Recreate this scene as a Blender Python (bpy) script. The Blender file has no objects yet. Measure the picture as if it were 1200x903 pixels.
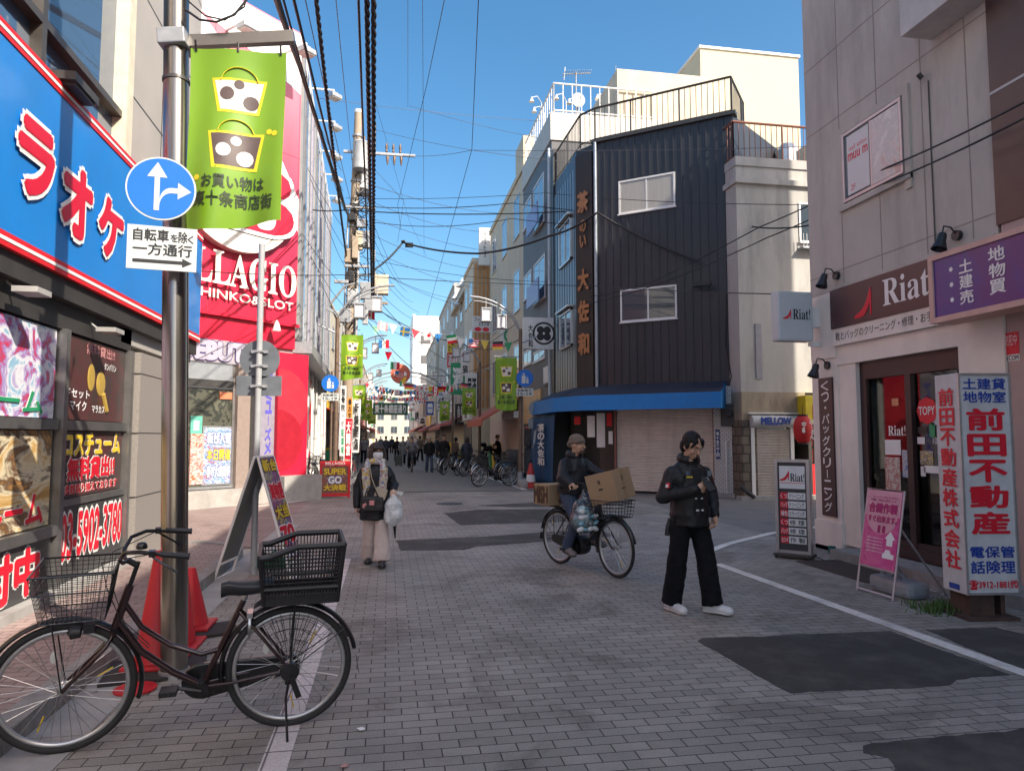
import bpy, bmesh, math, random
import numpy as np
from mathutils import Vector, Matrix, noise as mnoise
R = math.radians
random.seed(7)
scene = bpy.context.scene
col = scene.collection

# ---------------------------------------------------------------- camera
FPX, CAMH, YAW, PIT = 830.0, 1.65, R(9.9), R(4.15)
cam_d = bpy.data.cameras.new('camera')
cam_d.sensor_fit = 'HORIZONTAL'; cam_d.sensor_width = 36.0
cam_d.lens = 36.0*FPX/1200.0
cam_d.clip_start = 0.05; cam_d.clip_end = 3000
cam = bpy.data.objects.new('camera', cam_d); col.objects.link(cam)
cam.location = (0, 0, CAMH); cam.rotation_euler = (R(90)+PIT, 0, -YAW)
scene.camera = cam

# ---------------------------------------------------------------- sky, sun, exposure
SUN = Vector((1.0, -1.2, 1.25)).normalized()
world = bpy.data.worlds.new('World'); scene.world = world; world.use_nodes = True
wn = world.node_tree; wn.nodes.clear()
sky = wn.nodes.new('ShaderNodeTexSky'); sky.sky_type = 'NISHITA'; sky.sun_disc = False
sky.sun_elevation = math.asin(SUN.z); sky.sun_rotation = math.atan2(SUN.x, SUN.y)
sky.air_density = 0.9; sky.dust_density = 2.5; sky.ozone_density = 0.7; sky.altitude = 0
bg = wn.nodes.new('ShaderNodeBackground'); bg.inputs['Strength'].default_value = 0.15
wo = wn.nodes.new('ShaderNodeOutputWorld')
hs = wn.nodes.new('ShaderNodeHueSaturation'); hs.inputs['Saturation'].default_value = 1.36; hs.inputs['Hue'].default_value = .491
wn.links.new(sky.outputs[0], hs.inputs['Color']); wn.links.new(hs.outputs[0], bg.inputs['Color']); wn.links.new(bg.outputs[0], wo.inputs['Surface'])
sun_d = bpy.data.lights.new('sun', 'SUN'); sun_d.energy = 4.8; sun_d.angle = R(0.55); sun_d.color = (1.0, .915, .78)
sun = bpy.data.objects.new('sun', sun_d); col.objects.link(sun)
sun.rotation_euler = SUN.to_track_quat('Z', 'Y').to_euler(); sun.location = (20, -24, 30)
scene.view_settings.view_transform = 'Standard'
scene.view_settings.look = 'None'
scene.view_settings.gamma = 1.0
scene.view_settings.use_curve_mapping = False
scene.cycles.diffuse_bounces = 6
scene.view_settings.exposure = 0.78

# ---------------------------------------------------------------- measuring helpers
_cf = Vector((math.sin(YAW)*math.cos(PIT), math.cos(YAW)*math.cos(PIT), math.sin(PIT)))
_cr = Vector((math.cos(YAW), -math.sin(YAW), 0)); _cu = _cr.cross(_cf)
_cc = Vector((0, 0, CAMH))
def ray(px, py): return _cf + (px-600)/FPX*_cr + (451.5-py)/FPX*_cu
def on_ground(px, py, z=0.0):
    d = ray(px, py); return _cc + d*((z-CAMH)/d.z)
def at_y(px, py, y):
    d = ray(px, py); return _cc + d*(y/d.y)
def at_x(px, py, x):
    d = ray(px, py); return _cc + d*(x/d.x)
class Frame:
    """upright plane: local x runs to the viewer's right, -y is the outward normal"""
    def __init__(s, x, y, phi, z=0.0):
        s.p = Vector((x, y, z)); s.phi = R(phi)
        s.M = Matrix.Translation(s.p) @ Matrix.Rotation(s.phi, 4, 'Z'); s.I = s.M.inverted()
    def at(s, px, py, off=0.0):
        n = s.M.to_3x3() @ Vector((0, -1, 0)); p = s.p + n*off
        d = ray(px, py); t = (p-_cc).dot(n)/d.dot(n)
        q = s.I @ (_cc + d*t); return q.x, q.z
    def rect(s, pts, off=0.0):
        q = [s.at(a, b, off) for a, b in pts]
        xs = sorted(a for a, _ in q); zs = sorted(b for _, b in q); k = len(q)//2
        return (sum(xs[:k])/k, sum(xs[-k:])/k, sum(zs[:k])/k, sum(zs[-k:])/k)

# ---------------------------------------------------------------- materials
MATS = {}
def _nodes(name):
    m = bpy.data.materials.new(name); m.use_nodes = True
    nt = m.node_tree; b = nt.nodes['Principled BSDF']
    return m, nt, b
def N(nt, t, **kw):
    n = nt.nodes.new(t)
    for k, v in kw.items():
        if k in n.inputs: n.inputs[k].default_value = v
        else: setattr(n, k, v)
    return n
def ramp(nt, fac, stops):
    r = nt.nodes.new('ShaderNodeValToRGB'); e = r.color_ramp.elements
    while len(e) < len(stops): e.new(0.5)
    for i, (p, c) in enumerate(stops):
        e[i].position = p; e[i].color = (*c, 1) if len(c) == 3 else c
    nt.links.new(fac, r.inputs[0]); return r.outputs[0]
def sc3(c, k): return tuple(min(1, max(0, x*k)) for x in c)
def objco(nt, s=(1, 1, 1), rot=(0, 0, 0), loc=(0, 0, 0)):
    t = nt.nodes.new('ShaderNodeTexCoord'); mp = nt.nodes.new('ShaderNodeMapping')
    mp.inputs['Scale'].default_value = s; mp.inputs['Rotation'].default_value = rot; mp.inputs['Location'].default_value = loc
    nt.links.new(t.outputs['Object'], mp.inputs[0]); return mp.outputs[0]
def mat(name, c, rough=.6, metal=0.0, var=.12, scale=6.0, stretch=1.0, bump=0.0, bscale=40.0, spec=.5, coat=0.0, emit=0.0, sss=0.0, dirt=0.0, dirtcol=(.08, .07, .06)):
    if name in MATS: return MATS[name]
    m, nt, b = _nodes(name)
    L = nt.links.new
    b.inputs['Roughness'].default_value = rough; b.inputs['Metallic'].default_value = metal
    b.inputs['Specular IOR Level'].default_value = spec
    if coat: b.inputs['Coat Weight'].default_value = coat; b.inputs['Coat Roughness'].default_value = .08
    co = objco(nt, (scale, scale, scale*stretch))
    n = N(nt, 'ShaderNodeTexNoise', Scale=1.0, Detail=5.0, Roughness=.6); L(co, n.inputs['Vector'])
    out = ramp(nt, n.outputs[0], [(.3, sc3(c, 1-var)), (.7, sc3(c, 1+var))])
    if dirt:
        n2 = N(nt, 'ShaderNodeTexNoise', Scale=1.0, Detail=6.0, Roughness=.65); L(objco(nt, (1.7, 1.7, .35)), n2.inputs['Vector'])
        f = ramp(nt, n2.outputs[0], [(.48, (0, 0, 0)), (.72, (dirt, dirt, dirt))])
        mx = N(nt, 'ShaderNodeMix', data_type='RGBA'); L(f, mx.inputs[0]); L(out, mx.inputs[6]); mx.inputs[7].default_value = (*dirtcol, 1); out = mx.outputs[2]
    L(out, b.inputs['Base Color'])
    if rough < .9 and rough > .08:
        rr = ramp(nt, n.outputs[0], [(.25, (rough*.85,)*3), (.75, (min(1, rough*1.15),)*3)]); L(rr, b.inputs['Roughness'])
    if bump:
        n3 = N(nt, 'ShaderNodeTexNoise', Scale=bscale, Detail=4.0); L(objco(nt), n3.inputs['Vector'])
        bp = N(nt, 'ShaderNodeBump', Strength=bump, Distance=.01); L(n3.outputs[0], bp.inputs['Height']); L(bp.outputs[0], b.inputs['Normal'])
    if emit:
        b.inputs['Emission Color'].default_value = (*c, 1); b.inputs['Emission Strength'].default_value = emit
    if sss:
        b.inputs['Subsurface Weight'].default_value = sss; b.inputs['Subsurface Radius'].default_value = (.02, .008, .005)
    MATS[name] = m; return m
def glass(name, tint=(.75, .8, .8), refl=.12, rough=.02):
    """clear pane: see-through with a fresnel reflection"""
    if name in MATS: return MATS[name]
    m, nt, b = _nodes(name); L = nt.links.new
    tr = N(nt, 'ShaderNodeBsdfTransparent'); tr.inputs[0].default_value = (*tint, 1)
    gl = N(nt, 'ShaderNodeBsdfGlossy', Roughness=rough)
    fr = N(nt, 'ShaderNodeFresnel', IOR=1.5)
    ad = N(nt, 'ShaderNodeMath', operation='ADD'); ad.inputs[1].default_value = refl-.04; ad.use_clamp = True
    L(fr.outputs[0], ad.inputs[0])
    mx = N(nt, 'ShaderNodeMixShader'); L(ad.outputs[0], mx.inputs[0]); L(tr.outputs[0], mx.inputs[1]); L(gl.outputs[0], mx.inputs[2])
    L(mx.outputs[0], nt.nodes['Material Output'].inputs['Surface'])
    MATS[name] = m; return m
def mirrorglass(name, c=(.05, .07, .09), rough=.04, wav=.02):
    """dark window pane that mostly mirrors the street"""
    if name in MATS: return MATS[name]
    m, nt, b = _nodes(name); L = nt.links.new
    b.inputs['Base Color'].default_value = (*c, 1); b.inputs['Roughness'].default_value = rough; b.inputs['Specular IOR Level'].default_value = .9
    b.inputs['IOR'].default_value = 1.7
    n = N(nt, 'ShaderNodeTexNoise', Scale=1.3, Detail=1.0); L(objco(nt), n.inputs['Vector'])
    bp = N(nt, 'ShaderNodeBump', Strength=wav*5, Distance=.02); L(n.outputs[0], bp.inputs['Height']); L(bp.outputs[0], b.inputs['Normal'])
    MATS[name] = m; return m
def brickmat(name, c1, c2, mortar, bw, bh, off=.5, msize=.006, rough=.75, axis='xy', bump=.4, var=.25, bias=0.0, rot=0.0, stains=0.0):
    if name in MATS: return MATS[name]
    m, nt, b = _nodes(name); L = nt.links.new
    t = nt.nodes.new('ShaderNodeTexCoord')
    v = t.outputs['Object']
    if axis == 'xz':
        sp = nt.nodes.new('ShaderNodeSeparateXYZ'); L(v, sp.inputs[0])
        ad = N(nt, 'ShaderNodeMath', operation='ADD'); L(sp.outputs[0], ad.inputs[0]); L(sp.outputs[1], ad.inputs[1])
        cb = nt.nodes.new('ShaderNodeCombineXYZ'); L(ad.outputs[0], cb.inputs[0]); L(sp.outputs[2], cb.inputs[1]); v = cb.outputs[0]
    mp = nt.nodes.new('ShaderNodeMapping'); mp.inputs['Rotation'].default_value = (0, 0, rot); L(v, mp.inputs[0]); v = mp.outputs[0]
    br = N(nt, 'ShaderNodeTexBrick', Scale=1.0); br.offset = off
    br.inputs['Brick Width'].default_value = bw; br.inputs['Row Height'].default_value = bh
    br.inputs['Mortar Size'].default_value = msize; br.inputs['Mortar Smooth'].default_value = .15; br.inputs['Bias'].default_value = bias
    br.inputs['Color1'].default_value = (*c1, 1); br.inputs['Color2'].default_value = (*c2, 1); br.inputs['Mortar'].default_value = (*mortar, 1)
    L(v, br.inputs['Vector'])
    n = N(nt, 'ShaderNodeTexNoise', Scale=.55, Detail=8.0, Roughness=.65); L(v, n.inputs['Vector'])
    f = ramp(nt, n.outputs[0], [(.3, (1-var,)*3), (.7, (1+var*.5,)*3)])
    n2 = N(nt, 'ShaderNodeTexNoise', Scale=90.0, Detail=3.0); L(v, n2.inputs['Vector'])
    f2 = ramp(nt, n2.outputs[0], [(.3, (.82,)*3), (.7, (1.12,)*3)])
    mx = N(nt, 'ShaderNodeMix', data_type='RGBA', blend_type='MULTIPLY'); mx.inputs[0].default_value = 1; L(br.outputs[0], mx.inputs[6]); L(f, mx.inputs[7])
    m2 = N(nt, 'ShaderNodeMix', data_type='RGBA', blend_type='MULTIPLY'); m2.inputs[0].default_value = 1; L(mx.outputs[2], m2.inputs[6]); L(f2, m2.inputs[7])
    cur = m2.outputs[2]
    if stains:
        n4 = N(nt, 'ShaderNodeTexNoise', Scale=.9, Detail=9.0, Roughness=.7, Distortion=.6); L(v, n4.inputs['Vector'])
        f4 = ramp(nt, n4.outputs[0], [(.36, (.55, .53, .52)), (.47, (1, 1, 1)), (.60, (1, 1, 1)), (.72, (1.25, 1.22, 1.18))])
        m4 = N(nt, 'ShaderNodeMix', data_type='RGBA', blend_type='MULTIPLY'); m4.inputs[0].default_value = stains; L(cur, m4.inputs[6]); L(f4, m4.inputs[7]); cur = m4.outputs[2]
        vo = N(nt, 'ShaderNodeTexVoronoi', Scale=1.5); vo.feature = 'F1'; L(v, vo.inputs['Vector'])
        f5 = ramp(nt, vo.outputs['Distance'], [(.028, (.35, .34, .34)), (.04, (1, 1, 1))])
        m5 = N(nt, 'ShaderNodeMix', data_type='RGBA', blend_type='MULTIPLY'); m5.inputs[0].default_value = stains; L(cur, m5.inputs[6]); L(f5, m5.inputs[7]); cur = m5.outputs[2]
    L(cur, b.inputs['Base Color']); b.inputs['Roughness'].default_value = rough
    inv = N(nt, 'ShaderNodeMath', operation='SUBTRACT'); inv.inputs[0].default_value = 1; L(br.outputs['Fac'], inv.inputs[1])
    sm = N(nt, 'ShaderNodeMath', operation='MULTIPLY_ADD'); L(n2.outputs[0], sm.inputs[0]); sm.inputs[1].default_value = .18; L(inv.outputs[0], sm.inputs[2])
    bp = N(nt, 'ShaderNodeBump', Strength=bump, Distance=.006); L(sm.outputs[0], bp.inputs['Height']); L(bp.outputs[0], b.inputs['Normal'])
    MATS[name] = m; return m
def artmat(name, cols, scale=6.0, kind='noise', rough=.35, stretch=(1, 1, 1), dist=1.5, coat=0.0):
    """printed picture: an abstract patchwork of the given inks"""
    if name in MATS: return MATS[name]
    m, nt, b = _nodes(name); L = nt.links.new
    co = objco(nt, tuple(scale*s for s in stretch))
    if kind == 'voronoi':
        n = N(nt, 'ShaderNodeTexVoronoi', Scale=1.0); L(co, n.inputs['Vector']); sp = nt.nodes.new('ShaderNodeSeparateXYZ'); L(n.outputs['Color'], sp.inputs[0]); fac = sp.outputs[0]
    elif kind == 'wave':
        n = N(nt, 'ShaderNodeTexWave', Scale=1.0, Distortion=dist*4, Detail=2.0); L(co, n.inputs['Vector']); fac = n.outputs['Fac']
    else:
        n = N(nt, 'ShaderNodeTexNoise', Scale=1.0, Detail=3.0 if kind == 'hard' else 7.0, Roughness=.62, Distortion=dist); L(co, n.inputs['Vector']); fac = n.outputs[0]
    k = len(cols); lo, hi = (.0, 1.0) if kind == 'voronoi' else ((.05, .95) if kind == 'wave' else (.3, .68))
    o = ramp(nt, fac, [(lo+(hi-lo)*i/max(1, k), c) for i, c in enumerate(cols)])
    nt.nodes[-1].color_ramp.interpolation = 'CONSTANT' if kind in ('voronoi', 'hard') else 'LINEAR'
    L(o, b.inputs['Base Color']); b.inputs['Roughness'].default_value = rough
    if coat: b.inputs['Coat Weight'].default_value = coat
    MATS[name] = m; return m

# ---------------------------------------------------------------- mesh builder
class MB:
    def __init__(s): s.v = []; s.f = []; s.m = []; s.T = None
    def add(s, vs, fs, m=0):
        o = len(s.v)
        if s.T is not None: vs = [s.T @ Vector(v) for v in vs]
        s.v.extend(tuple(v) for v in vs); s.f.extend(tuple(i+o for i in f) for f in fs); s.m.extend([m]*len(fs)); return s
    def box(s, x0, x1, y0, y1, z0, z1, m=0):
        x0, x1 = min(x0, x1), max(x0, x1); y0, y1 = min(y0, y1), max(y0, y1); z0, z1 = min(z0, z1), max(z0, z1)
        return s.add([(x0,y0,z0),(x1,y0,z0),(x1,y1,z0),(x0,y1,z0),(x0,y0,z1),(x1,y0,z1),(x1,y1,z1),(x0,y1,z1)],
                     [(0,3,2,1),(4,5,6,7),(0,1,5,4),(1,2,6,5),(2,3,7,6),(3,0,4,7)], m)
    def cbox(s, c, d, rot=None, m=0):
        T = Matrix.Translation(Vector(c)) @ (rot.to_4x4() if rot is not None else Matrix.Identity(4))
        old = s.T; s.T = T if old is None else old @ T
        s.box(-d[0]/2, d[0]/2, -d[1]/2, d[1]/2, -d[2]/2, d[2]/2, m); s.T = old; return s
    def quad(s, *p, m=0): return s.add(p, [tuple(range(len(p)))], m)
    def prism(s, pts, y0, y1, m=0, plane='xz'):
        """extrude a polygon drawn in plane xz (depth y), xy (depth z) or yz (depth x)"""
        n = len(pts)
        f = {'xz': lambda a, b, d: (a, d, b), 'xy': lambda a, b, d: (a, b, d), 'yz': lambda a, b, d: (d, a, b)}[plane]
        vs = [f(a, b, y0) for a, b in pts]+[f(a, b, y1) for a, b in pts]
        return s.add(vs, [tuple(range(n)), tuple(range(2*n-1, n-1, -1))]+[(i, i+n, (i+1) % n+n, (i+1) % n) for i in range(n)], m)
    def tube(s, pts, r, n=8, closed=False, caps=True, m=0, sy=1.0):
        P = [Vector(p) for p in pts]; k = len(P)
        rs = r if isinstance(r, (list, tuple)) else [r]*k
        vs = []; fs = []; up = None
        for i in range(k):
            if closed: t = P[(i+1) % k]-P[i-1]
            else: t = P[min(i+1, k-1)]-P[max(i-1, 0)]
            if t.length < 1e-9: t = Vector((0, 0, 1))
            t.normalize()
            if up is None:
                up = Vector((0, 0, 1)) if abs(t.z) < .9 else Vector((1, 0, 0))
            a = t.cross(up)
            if a.length < 1e-6: a = t.orthogonal()
            a.normalize(); b = a.cross(t); up = b
            for j in range(n):
                w = 2*math.pi*j/n; vs.append(P[i]+a*(rs[i]*math.cos(w))+b*(rs[i]*sy*math.sin(w)))
        for i in range(k if closed else k-1):
            i2 = (i+1) % k
            for j in range(n): fs.append((i*n+j, i*n+(j+1) % n, i2*n+(j+1) % n, i2*n+j))
        if caps and not closed: fs += [tuple(range(n-1, -1, -1)), tuple(range((k-1)*n, k*n))]
        return s.add(vs, fs, m)
    def lathe(s, prof, n=24, c=(0, 0, 0), m=0, axis='z', capb=True):
        vs = []; fs = []; k = len(prof)
        for r, h in prof:
            for j in range(n):
                w = 2*math.pi*j/n; a, b = r*math.cos(w), r*math.sin(w)
                p = {'z': (a, b, h), 'y': (a, h, b), 'x': (h, a, b)}[axis]
                vs.append((p[0]+c[0], p[1]+c[1], p[2]+c[2]))
        for i in range(k-1):
            for j in range(n): fs.append((i*n+j, i*n+(j+1) % n, (i+1)*n+(j+1) % n, (i+1)*n+j))
        if capb: fs += [tuple(range(n-1, -1, -1)), tuple(range((k-1)*n, k*n))]
        return s.add(vs, fs, m)
    def ell(s, c, r, n=16, k=10, m=0, rot=None):
        if not isinstance(r, (list, tuple)): r = (r, r, r)
        vs = []; fs = []
        for i in range(k+1):
            th = math.pi*i/k
            for j in range(n):
                w = 2*math.pi*j/n; p = Vector((r[0]*math.sin(th)*math.cos(w), r[1]*math.sin(th)*math.sin(w), r[2]*math.cos(th)))
                if rot is not None: p = rot @ p
                vs.append(p+Vector(c))
        for i in range(k):
            for j in range(n): fs.append((i*n+j, (i+1)*n+j, (i+1)*n+(j+1) % n, i*n+(j+1) % n))
        return s.add(vs, fs, m)
    def cone(s, a, b, ra, rb, n=12, m=0): return s.tube([a, b], [ra, rb], n, m=m)
    def torus(s, c, R0, r, axis='y', n=48, k=8, m=0, a0=0, a1=360, sy=1.0):
        full = abs(a1-a0) >= 360; cnt = n if full else n+1; pts = []
        for i in range(cnt):
            w = R(a0+(a1-a0)*i/n); a, b = R0*math.cos(w), R0*math.sin(w)
            p = {'y': (a, 0, b), 'z': (a, b, 0), 'x': (0, a, b)}[axis]; pts.append(Vector(p)+Vector(c))
        return s.tube(pts, r, k, closed=full, m=m, sy=sy)
    def mesh(s, name, mats, smooth=None, bevel=0.0):
        me = bpy.data.meshes.new(name); me.from_pydata(s.v, [], s.f)
        for q in (mats if isinstance(mats, (list, tuple)) else [mats]): me.materials.append(q)
        if any(s.m): me.polygons.foreach_set('material_index', s.m)
        if bevel:
            bm = bmesh.new(); bm.from_mesh(me); bmesh.ops.remove_doubles(bm, verts=bm.verts, dist=1e-5)
            es = [e for e in bm.edges if len(e.link_faces) == 2 and e.calc_face_angle(0) > .5]
            bmesh.ops.bevel(bm, geom=es, offset=bevel, segments=2, profile=.6, affect='EDGES', clamp_overlap=True)
            bm.to_mesh(me); bm.free()
        bm = bmesh.new(); bm.from_mesh(me); bmesh.ops.recalc_face_normals(bm, faces=bm.faces); bm.to_mesh(me); bm.free()
        if smooth is not None:
            me.polygons.foreach_set('use_smooth', [True]*len(me.polygons)); me.set_sharp_from_angle(angle=R(smooth))
        me.update(); return me

# ---------------------------------------------------------------- scene graph
def tag(o, label=None, cat=None, group=None, kind=None):
    if label: o['label'] = label
    if cat: o['category'] = cat
    if group: o['group'] = group
    if kind: o['kind'] = kind
    return o
def thing(name, label, cat, loc=(0, 0, 0), rotz=0.0, group=None):
    o = bpy.data.objects.new(name, None); col.objects.link(o); o.empty_display_size = .1
    o.location = loc; o.rotation_euler = (0, 0, rotz); return tag(o, label, cat, group)
def thing_at(name, label, cat, fr, group=None):
    return thing(name, label, cat, tuple(fr.p), fr.phi, group)
def part(name, mb, mats, parent=None, smooth=None, bevel=0.0, label=None):
    me = mb.mesh(name, mats, smooth, bevel) if isinstance(mb, MB) else mb
    o = bpy.data.objects.new(name, me); col.objects.link(o)
    if parent is not None: o.parent = parent
    if label: o['label'] = label
    return o
def struct(name, mb, mats, smooth=None):
    return tag(part(name, mb, mats, None, smooth), kind='structure')
def solo(name, mb, mats, label, cat, loc=(0, 0, 0), rotz=0.0, group=None, smooth=None, bevel=0.0):
    o = part(name, mb, mats, None, smooth, bevel); o.location = loc; o.rotation_euler = (0, 0, rotz)
    return tag(o, label, cat, group)
KIDS = {}
def copy_tree(o, parent=None):
    c = o.copy(); col.objects.link(c)
    if parent is not None: c.parent = parent
    for ch in list(o.children): copy_tree(ch, c)
    return c

# ---------------------------------------------------------------- lettering
_tc = {}
def text_mesh(s, extrude=.05):
    key = (s, extrude)
    if key not in _tc:
        cu = bpy.data.curves.new('t', 'FONT'); cu.body = s; cu.size = 1.0; cu.extrude = extrude; cu.resolution_u = 3
        o = bpy.data.objects.new('t', cu); me = bpy.data.meshes.new_from_object(o)
        v = np.zeros(len(me.vertices)*3); me.vertices.foreach_get('co', v); v = v.reshape(-1, 3)
        f = [tuple(p.vertices) for p in me.polygons]
        bpy.data.objects.remove(o); bpy.data.curves.remove(cu); bpy.data.meshes.remove(me)
        _tc[key] = (v, f)
    return _tc[key]
def put_text(mb, s, x0, x1, z0, z1, y=0.0, d=.004, bold=.02, keep=False, m=0, warp=None):
    """letters filling the box x0..x1, z0..z1 on a plane facing -y; bold strokes come from stacked shifted layers"""
    v, f = text_mesh(s, 0.0)
    if len(v) == 0: return
    lo = v.min(0); hi = v.max(0); w = hi-lo; w[w == 0] = 1
    kx = (x1-x0)/w[0]; kz = (z1-z0)/w[1]
    if keep:
        k = min(kx, kz); cx = (x0+x1)/2; cz = (z0+z1)/2
        x0 = cx-k*w[0]/2; z0 = cz-k*w[1]/2; kx = kz = k
    layers = [(0, 0)]
    if bold:
        q = .7; B = bold
        layers += [(B, 0), (-B, 0), (0, B), (0, -B)]
        if bold > .03: layers += [(B*q, B*q), (-B*q, B*q), (B*q, -B*q), (-B*q, -B*q)]
    for i, (sx, sz) in enumerate(layers):
        yy = y-d-.0004*i
        vs = [(x0+(a[0]-lo[0]+sx)*kx, yy, z0+(a[1]-lo[1]+sz)*kz) for a in v]
        if warp: vs = [warp(p) for p in vs]
        mb.add(vs, f, m)
def put_vtext(mb, s, x0, x1, z0, z1, y=0.0, d=.004, bold=.02, fill=.86, m=0):
    """characters stacked from the top down"""
    n = len(s); h = (z1-z0)/n
    for i, ch in enumerate(s):
        if ch == ' ': continue
        c = z1-h*(i+.5); wx = (x1-x0)/2; cx = (x0+x1)/2; hh = h*fill/2
        if ch in '・.': wx *= .25; hh *= .25
        if ch == 'ー': mb.box(cx-wx*.1, cx+wx*.1, y-d-.001, y-d, c-hh*.85, c+hh*.85, m); continue
        if ch == 'ッ': wx *= .75; hh *= .7
        put_text(mb, ch, cx-wx, cx+wx, c-hh, c+hh, y, d, bold, m=m)
def lettering(parent, s, rect, mt, y=0.0, d=.004, bold=.02, keep=False, vertical=False, name='lettering', fill=.86, outline=None, ob=.06):
    """outline: a second material drawn as a wider letter behind the first"""
    mb = MB(); fn = put_vtext if vertical else put_text; kw = dict(fill=fill) if vertical else dict(keep=keep)
    if outline is not None:
        fn(mb, s, *rect, y=y, d=d, bold=ob, m=1, **kw); fn(mb, s, *rect, y=y, d=d+.006, bold=bold, m=0, **kw)
        return part(name, mb, [mt, outline], parent)
    fn(mb, s, *rect, y=y, d=d, bold=bold, **kw)
    return part(name, mb, mt, parent)
SERIF = lambda s: ''.join(chr(0x1D400+ord(c)-65) if 'A' <= c <= 'Z' else (chr(0x1D41A+ord(c)-97) if 'a' <= c <= 'z' else c) for c in s)
# ================================================================ ground
M_paver = brickmat('paver_grey', (.285, .26, .228), (.375, .34, .30), (.05, .045, .04), .2, .1, msize=.004, var=.3, stains=.75)
M_paver_red = brickmat('paver_red', (.29, .215, .195), (.36, .275, .25), (.10, .07, .065), .2, .1, msize=.005, var=.25, stains=.7)
M_paver_side = brickmat('paver_side', (.21, .195, .185), (.25, .235, .22), (.045, .042, .04), .2, .1, msize=.004, var=.3, rot=R(90))
M_asphalt = mat('asphalt_new', (.062, .058, .054), .88, var=.3, scale=70, bump=.9, bscale=240, dirt=.85, dirtcol=(.15, .138, .125))
M_asphalt_old = mat('asphalt_old', (.205, .19, .175), .9, var=.18, scale=30, bump=.4, bscale=180, dirt=.5, dirtcol=(.09, .088, .09))
M_earth = mat('ground_far', (.36, .34, .30), .95, var=.2, scale=.5)
M_kerb = mat('kerb_stone', (.27, .26, .25), .85, var=.2, scale=8, bump=.3, dirt=.6, dirtcol=(.09, .085, .08))
M_concrete = mat('concrete', (.34, .33, .315), .85, var=.14, scale=5, bump=.25, dirt=.5, dirtcol=(.15, .14, .13))
M_line = mat('road_paint', (.72, .68, .62), .75, var=.16, scale=25, bump=.2, dirt=.65, dirtcol=(.28, .27, .26))
M_whiteblock = brickmat('white_block', (.66, .58, .55), (.72, .64, .61), (.2, .18, .18), .3, .25, msize=.006, var=.25, off=0)

b = MB(); b.box(-400, 400, -300, 600, -.6, -.03); struct('ground', b, M_earth)
b = MB(); b.box(-1.95, 6.35, -8, 21.6, -.03, 0); struct('road_paving', b, M_paver)
b = MB(); b.box(-3.4, 6.6, 21.6, 260, -.03, 0); struct('road_asphalt', b, M_asphalt_old)
b = MB(); b.box(-30, -1.95, 11.35, 21.6, -.03, 0); struct('side_street_paving', b, M_paver_red)
b = MB(); b.box(6.35, 40, 9.95, 21.6, -.03, 0); struct('side_street_asphalt', b, M_asphalt_old)
def rounded_corner(x, y, r, n=8): return [(x-r+r*math.cos(R(a)), y-r+r*math.sin(R(a))) for a in [90*i/n for i in range(n+1)]]
b = MB(); b.prism([(-2.1, -8)] + rounded_corner(-2.1, 11.2, .9) + [(-6, 11.2), (-6, -8)], -.03, .1, plane='xy'); struct('sidewalk', b, M_paver_red)
b = MB()
outer = [(-1.95, -8)] + rounded_corner(-1.95, 11.35, 1.05) + [(-6, 11.35)]
inner = [(-2.1, -8)] + rounded_corner(-2.1, 11.2, .9) + [(-6, 11.2)]
for i in range(len(outer)-1):
    o0, o1, i0, i1 = outer[i], outer[i+1], inner[i], inner[i+1]
    if (Vector(o1)-Vector(o0)).length > 3:
        k = 18
        for j in range(k):
            f = lambda p, q, t: (p[0]+(q[0]-p[0])*t, p[1]+(q[1]-p[1])*t)
            a0, a1 = j/k+.0006, (j+1)/k-.0006
            b.prism([f(o0, o1, a0), f(o0, o1, a1), f(i0, i1, a1), f(i0, i1, a0)], -.03, .115, plane='xy')
    else: b.prism([o0, o1, i1, i0], -.03, .115, plane='xy')
struct('kerb', b, M_kerb, None)
b = MB()
for k in range(30): b.box(-1.945, -1.62, -4+k*.6+.004, -4+k*.6+.596, 0, .005)
struct('gutter_strip', b, M_concrete)
def flat(name, px, m, z=.004, pts=None):
    pts = pts or [tuple(on_ground(*p).xy) for p in px]
    out = []; rg = random.Random(len(pts)*7+int(abs(pts[0][0])*100))
    for i in range(len(pts)):
        a, c = Vector(pts[i]), Vector(pts[(i+1) % len(pts)]); k = max(1, int((c-a).length/.07)); nn = Vector((-(c-a).y, (c-a).x)).normalized()
        for j in range(k): q = a+(c-a)*j/k+nn*(rg.gauss(0, .006)+.007*math.sin(j*.5+i)); out.append((q.x, q.y))
    b = MB(); b.prism(out, z-.003, z, plane='xy'); return struct(name, b, m)
b = MB()
for k in range(34): b.box(-.615, -.475, 1.5+k*.25+.004, 1.5+k*.25+.246, .001, .005)
struct('paved_white_line', b, M_whiteblock)
flat('asphalt_patch', [(818, 751), (824, 748), (1042, 739), (1182, 790), (1120, 796), (1112, 803), (925, 812)], M_asphalt)
flat('asphalt_patch', [(1085, 738), (1165, 735), (1260, 758), (1290, 790), (1212, 790)], M_asphalt)
flat('asphalt_patch', [(1010, 873), (1200, 854), (1320, 850), (1340, 960), (1100, 960), (1040, 888), (1012, 882)], M_asphalt)
flat('asphalt_patch', [(464, 633), (560, 629), (700, 619), (720, 628), (560, 640), (545, 644), (470, 645)], M_asphalt)
flat('asphalt_patch', [(520, 601), (560, 597), (700, 596), (700, 610), (600, 613), (540, 615)], M_asphalt)
flat('asphalt_patch', [(560, 592), (640, 588), (740, 587), (740, 591), (600, 594)], M_asphalt)
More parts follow.
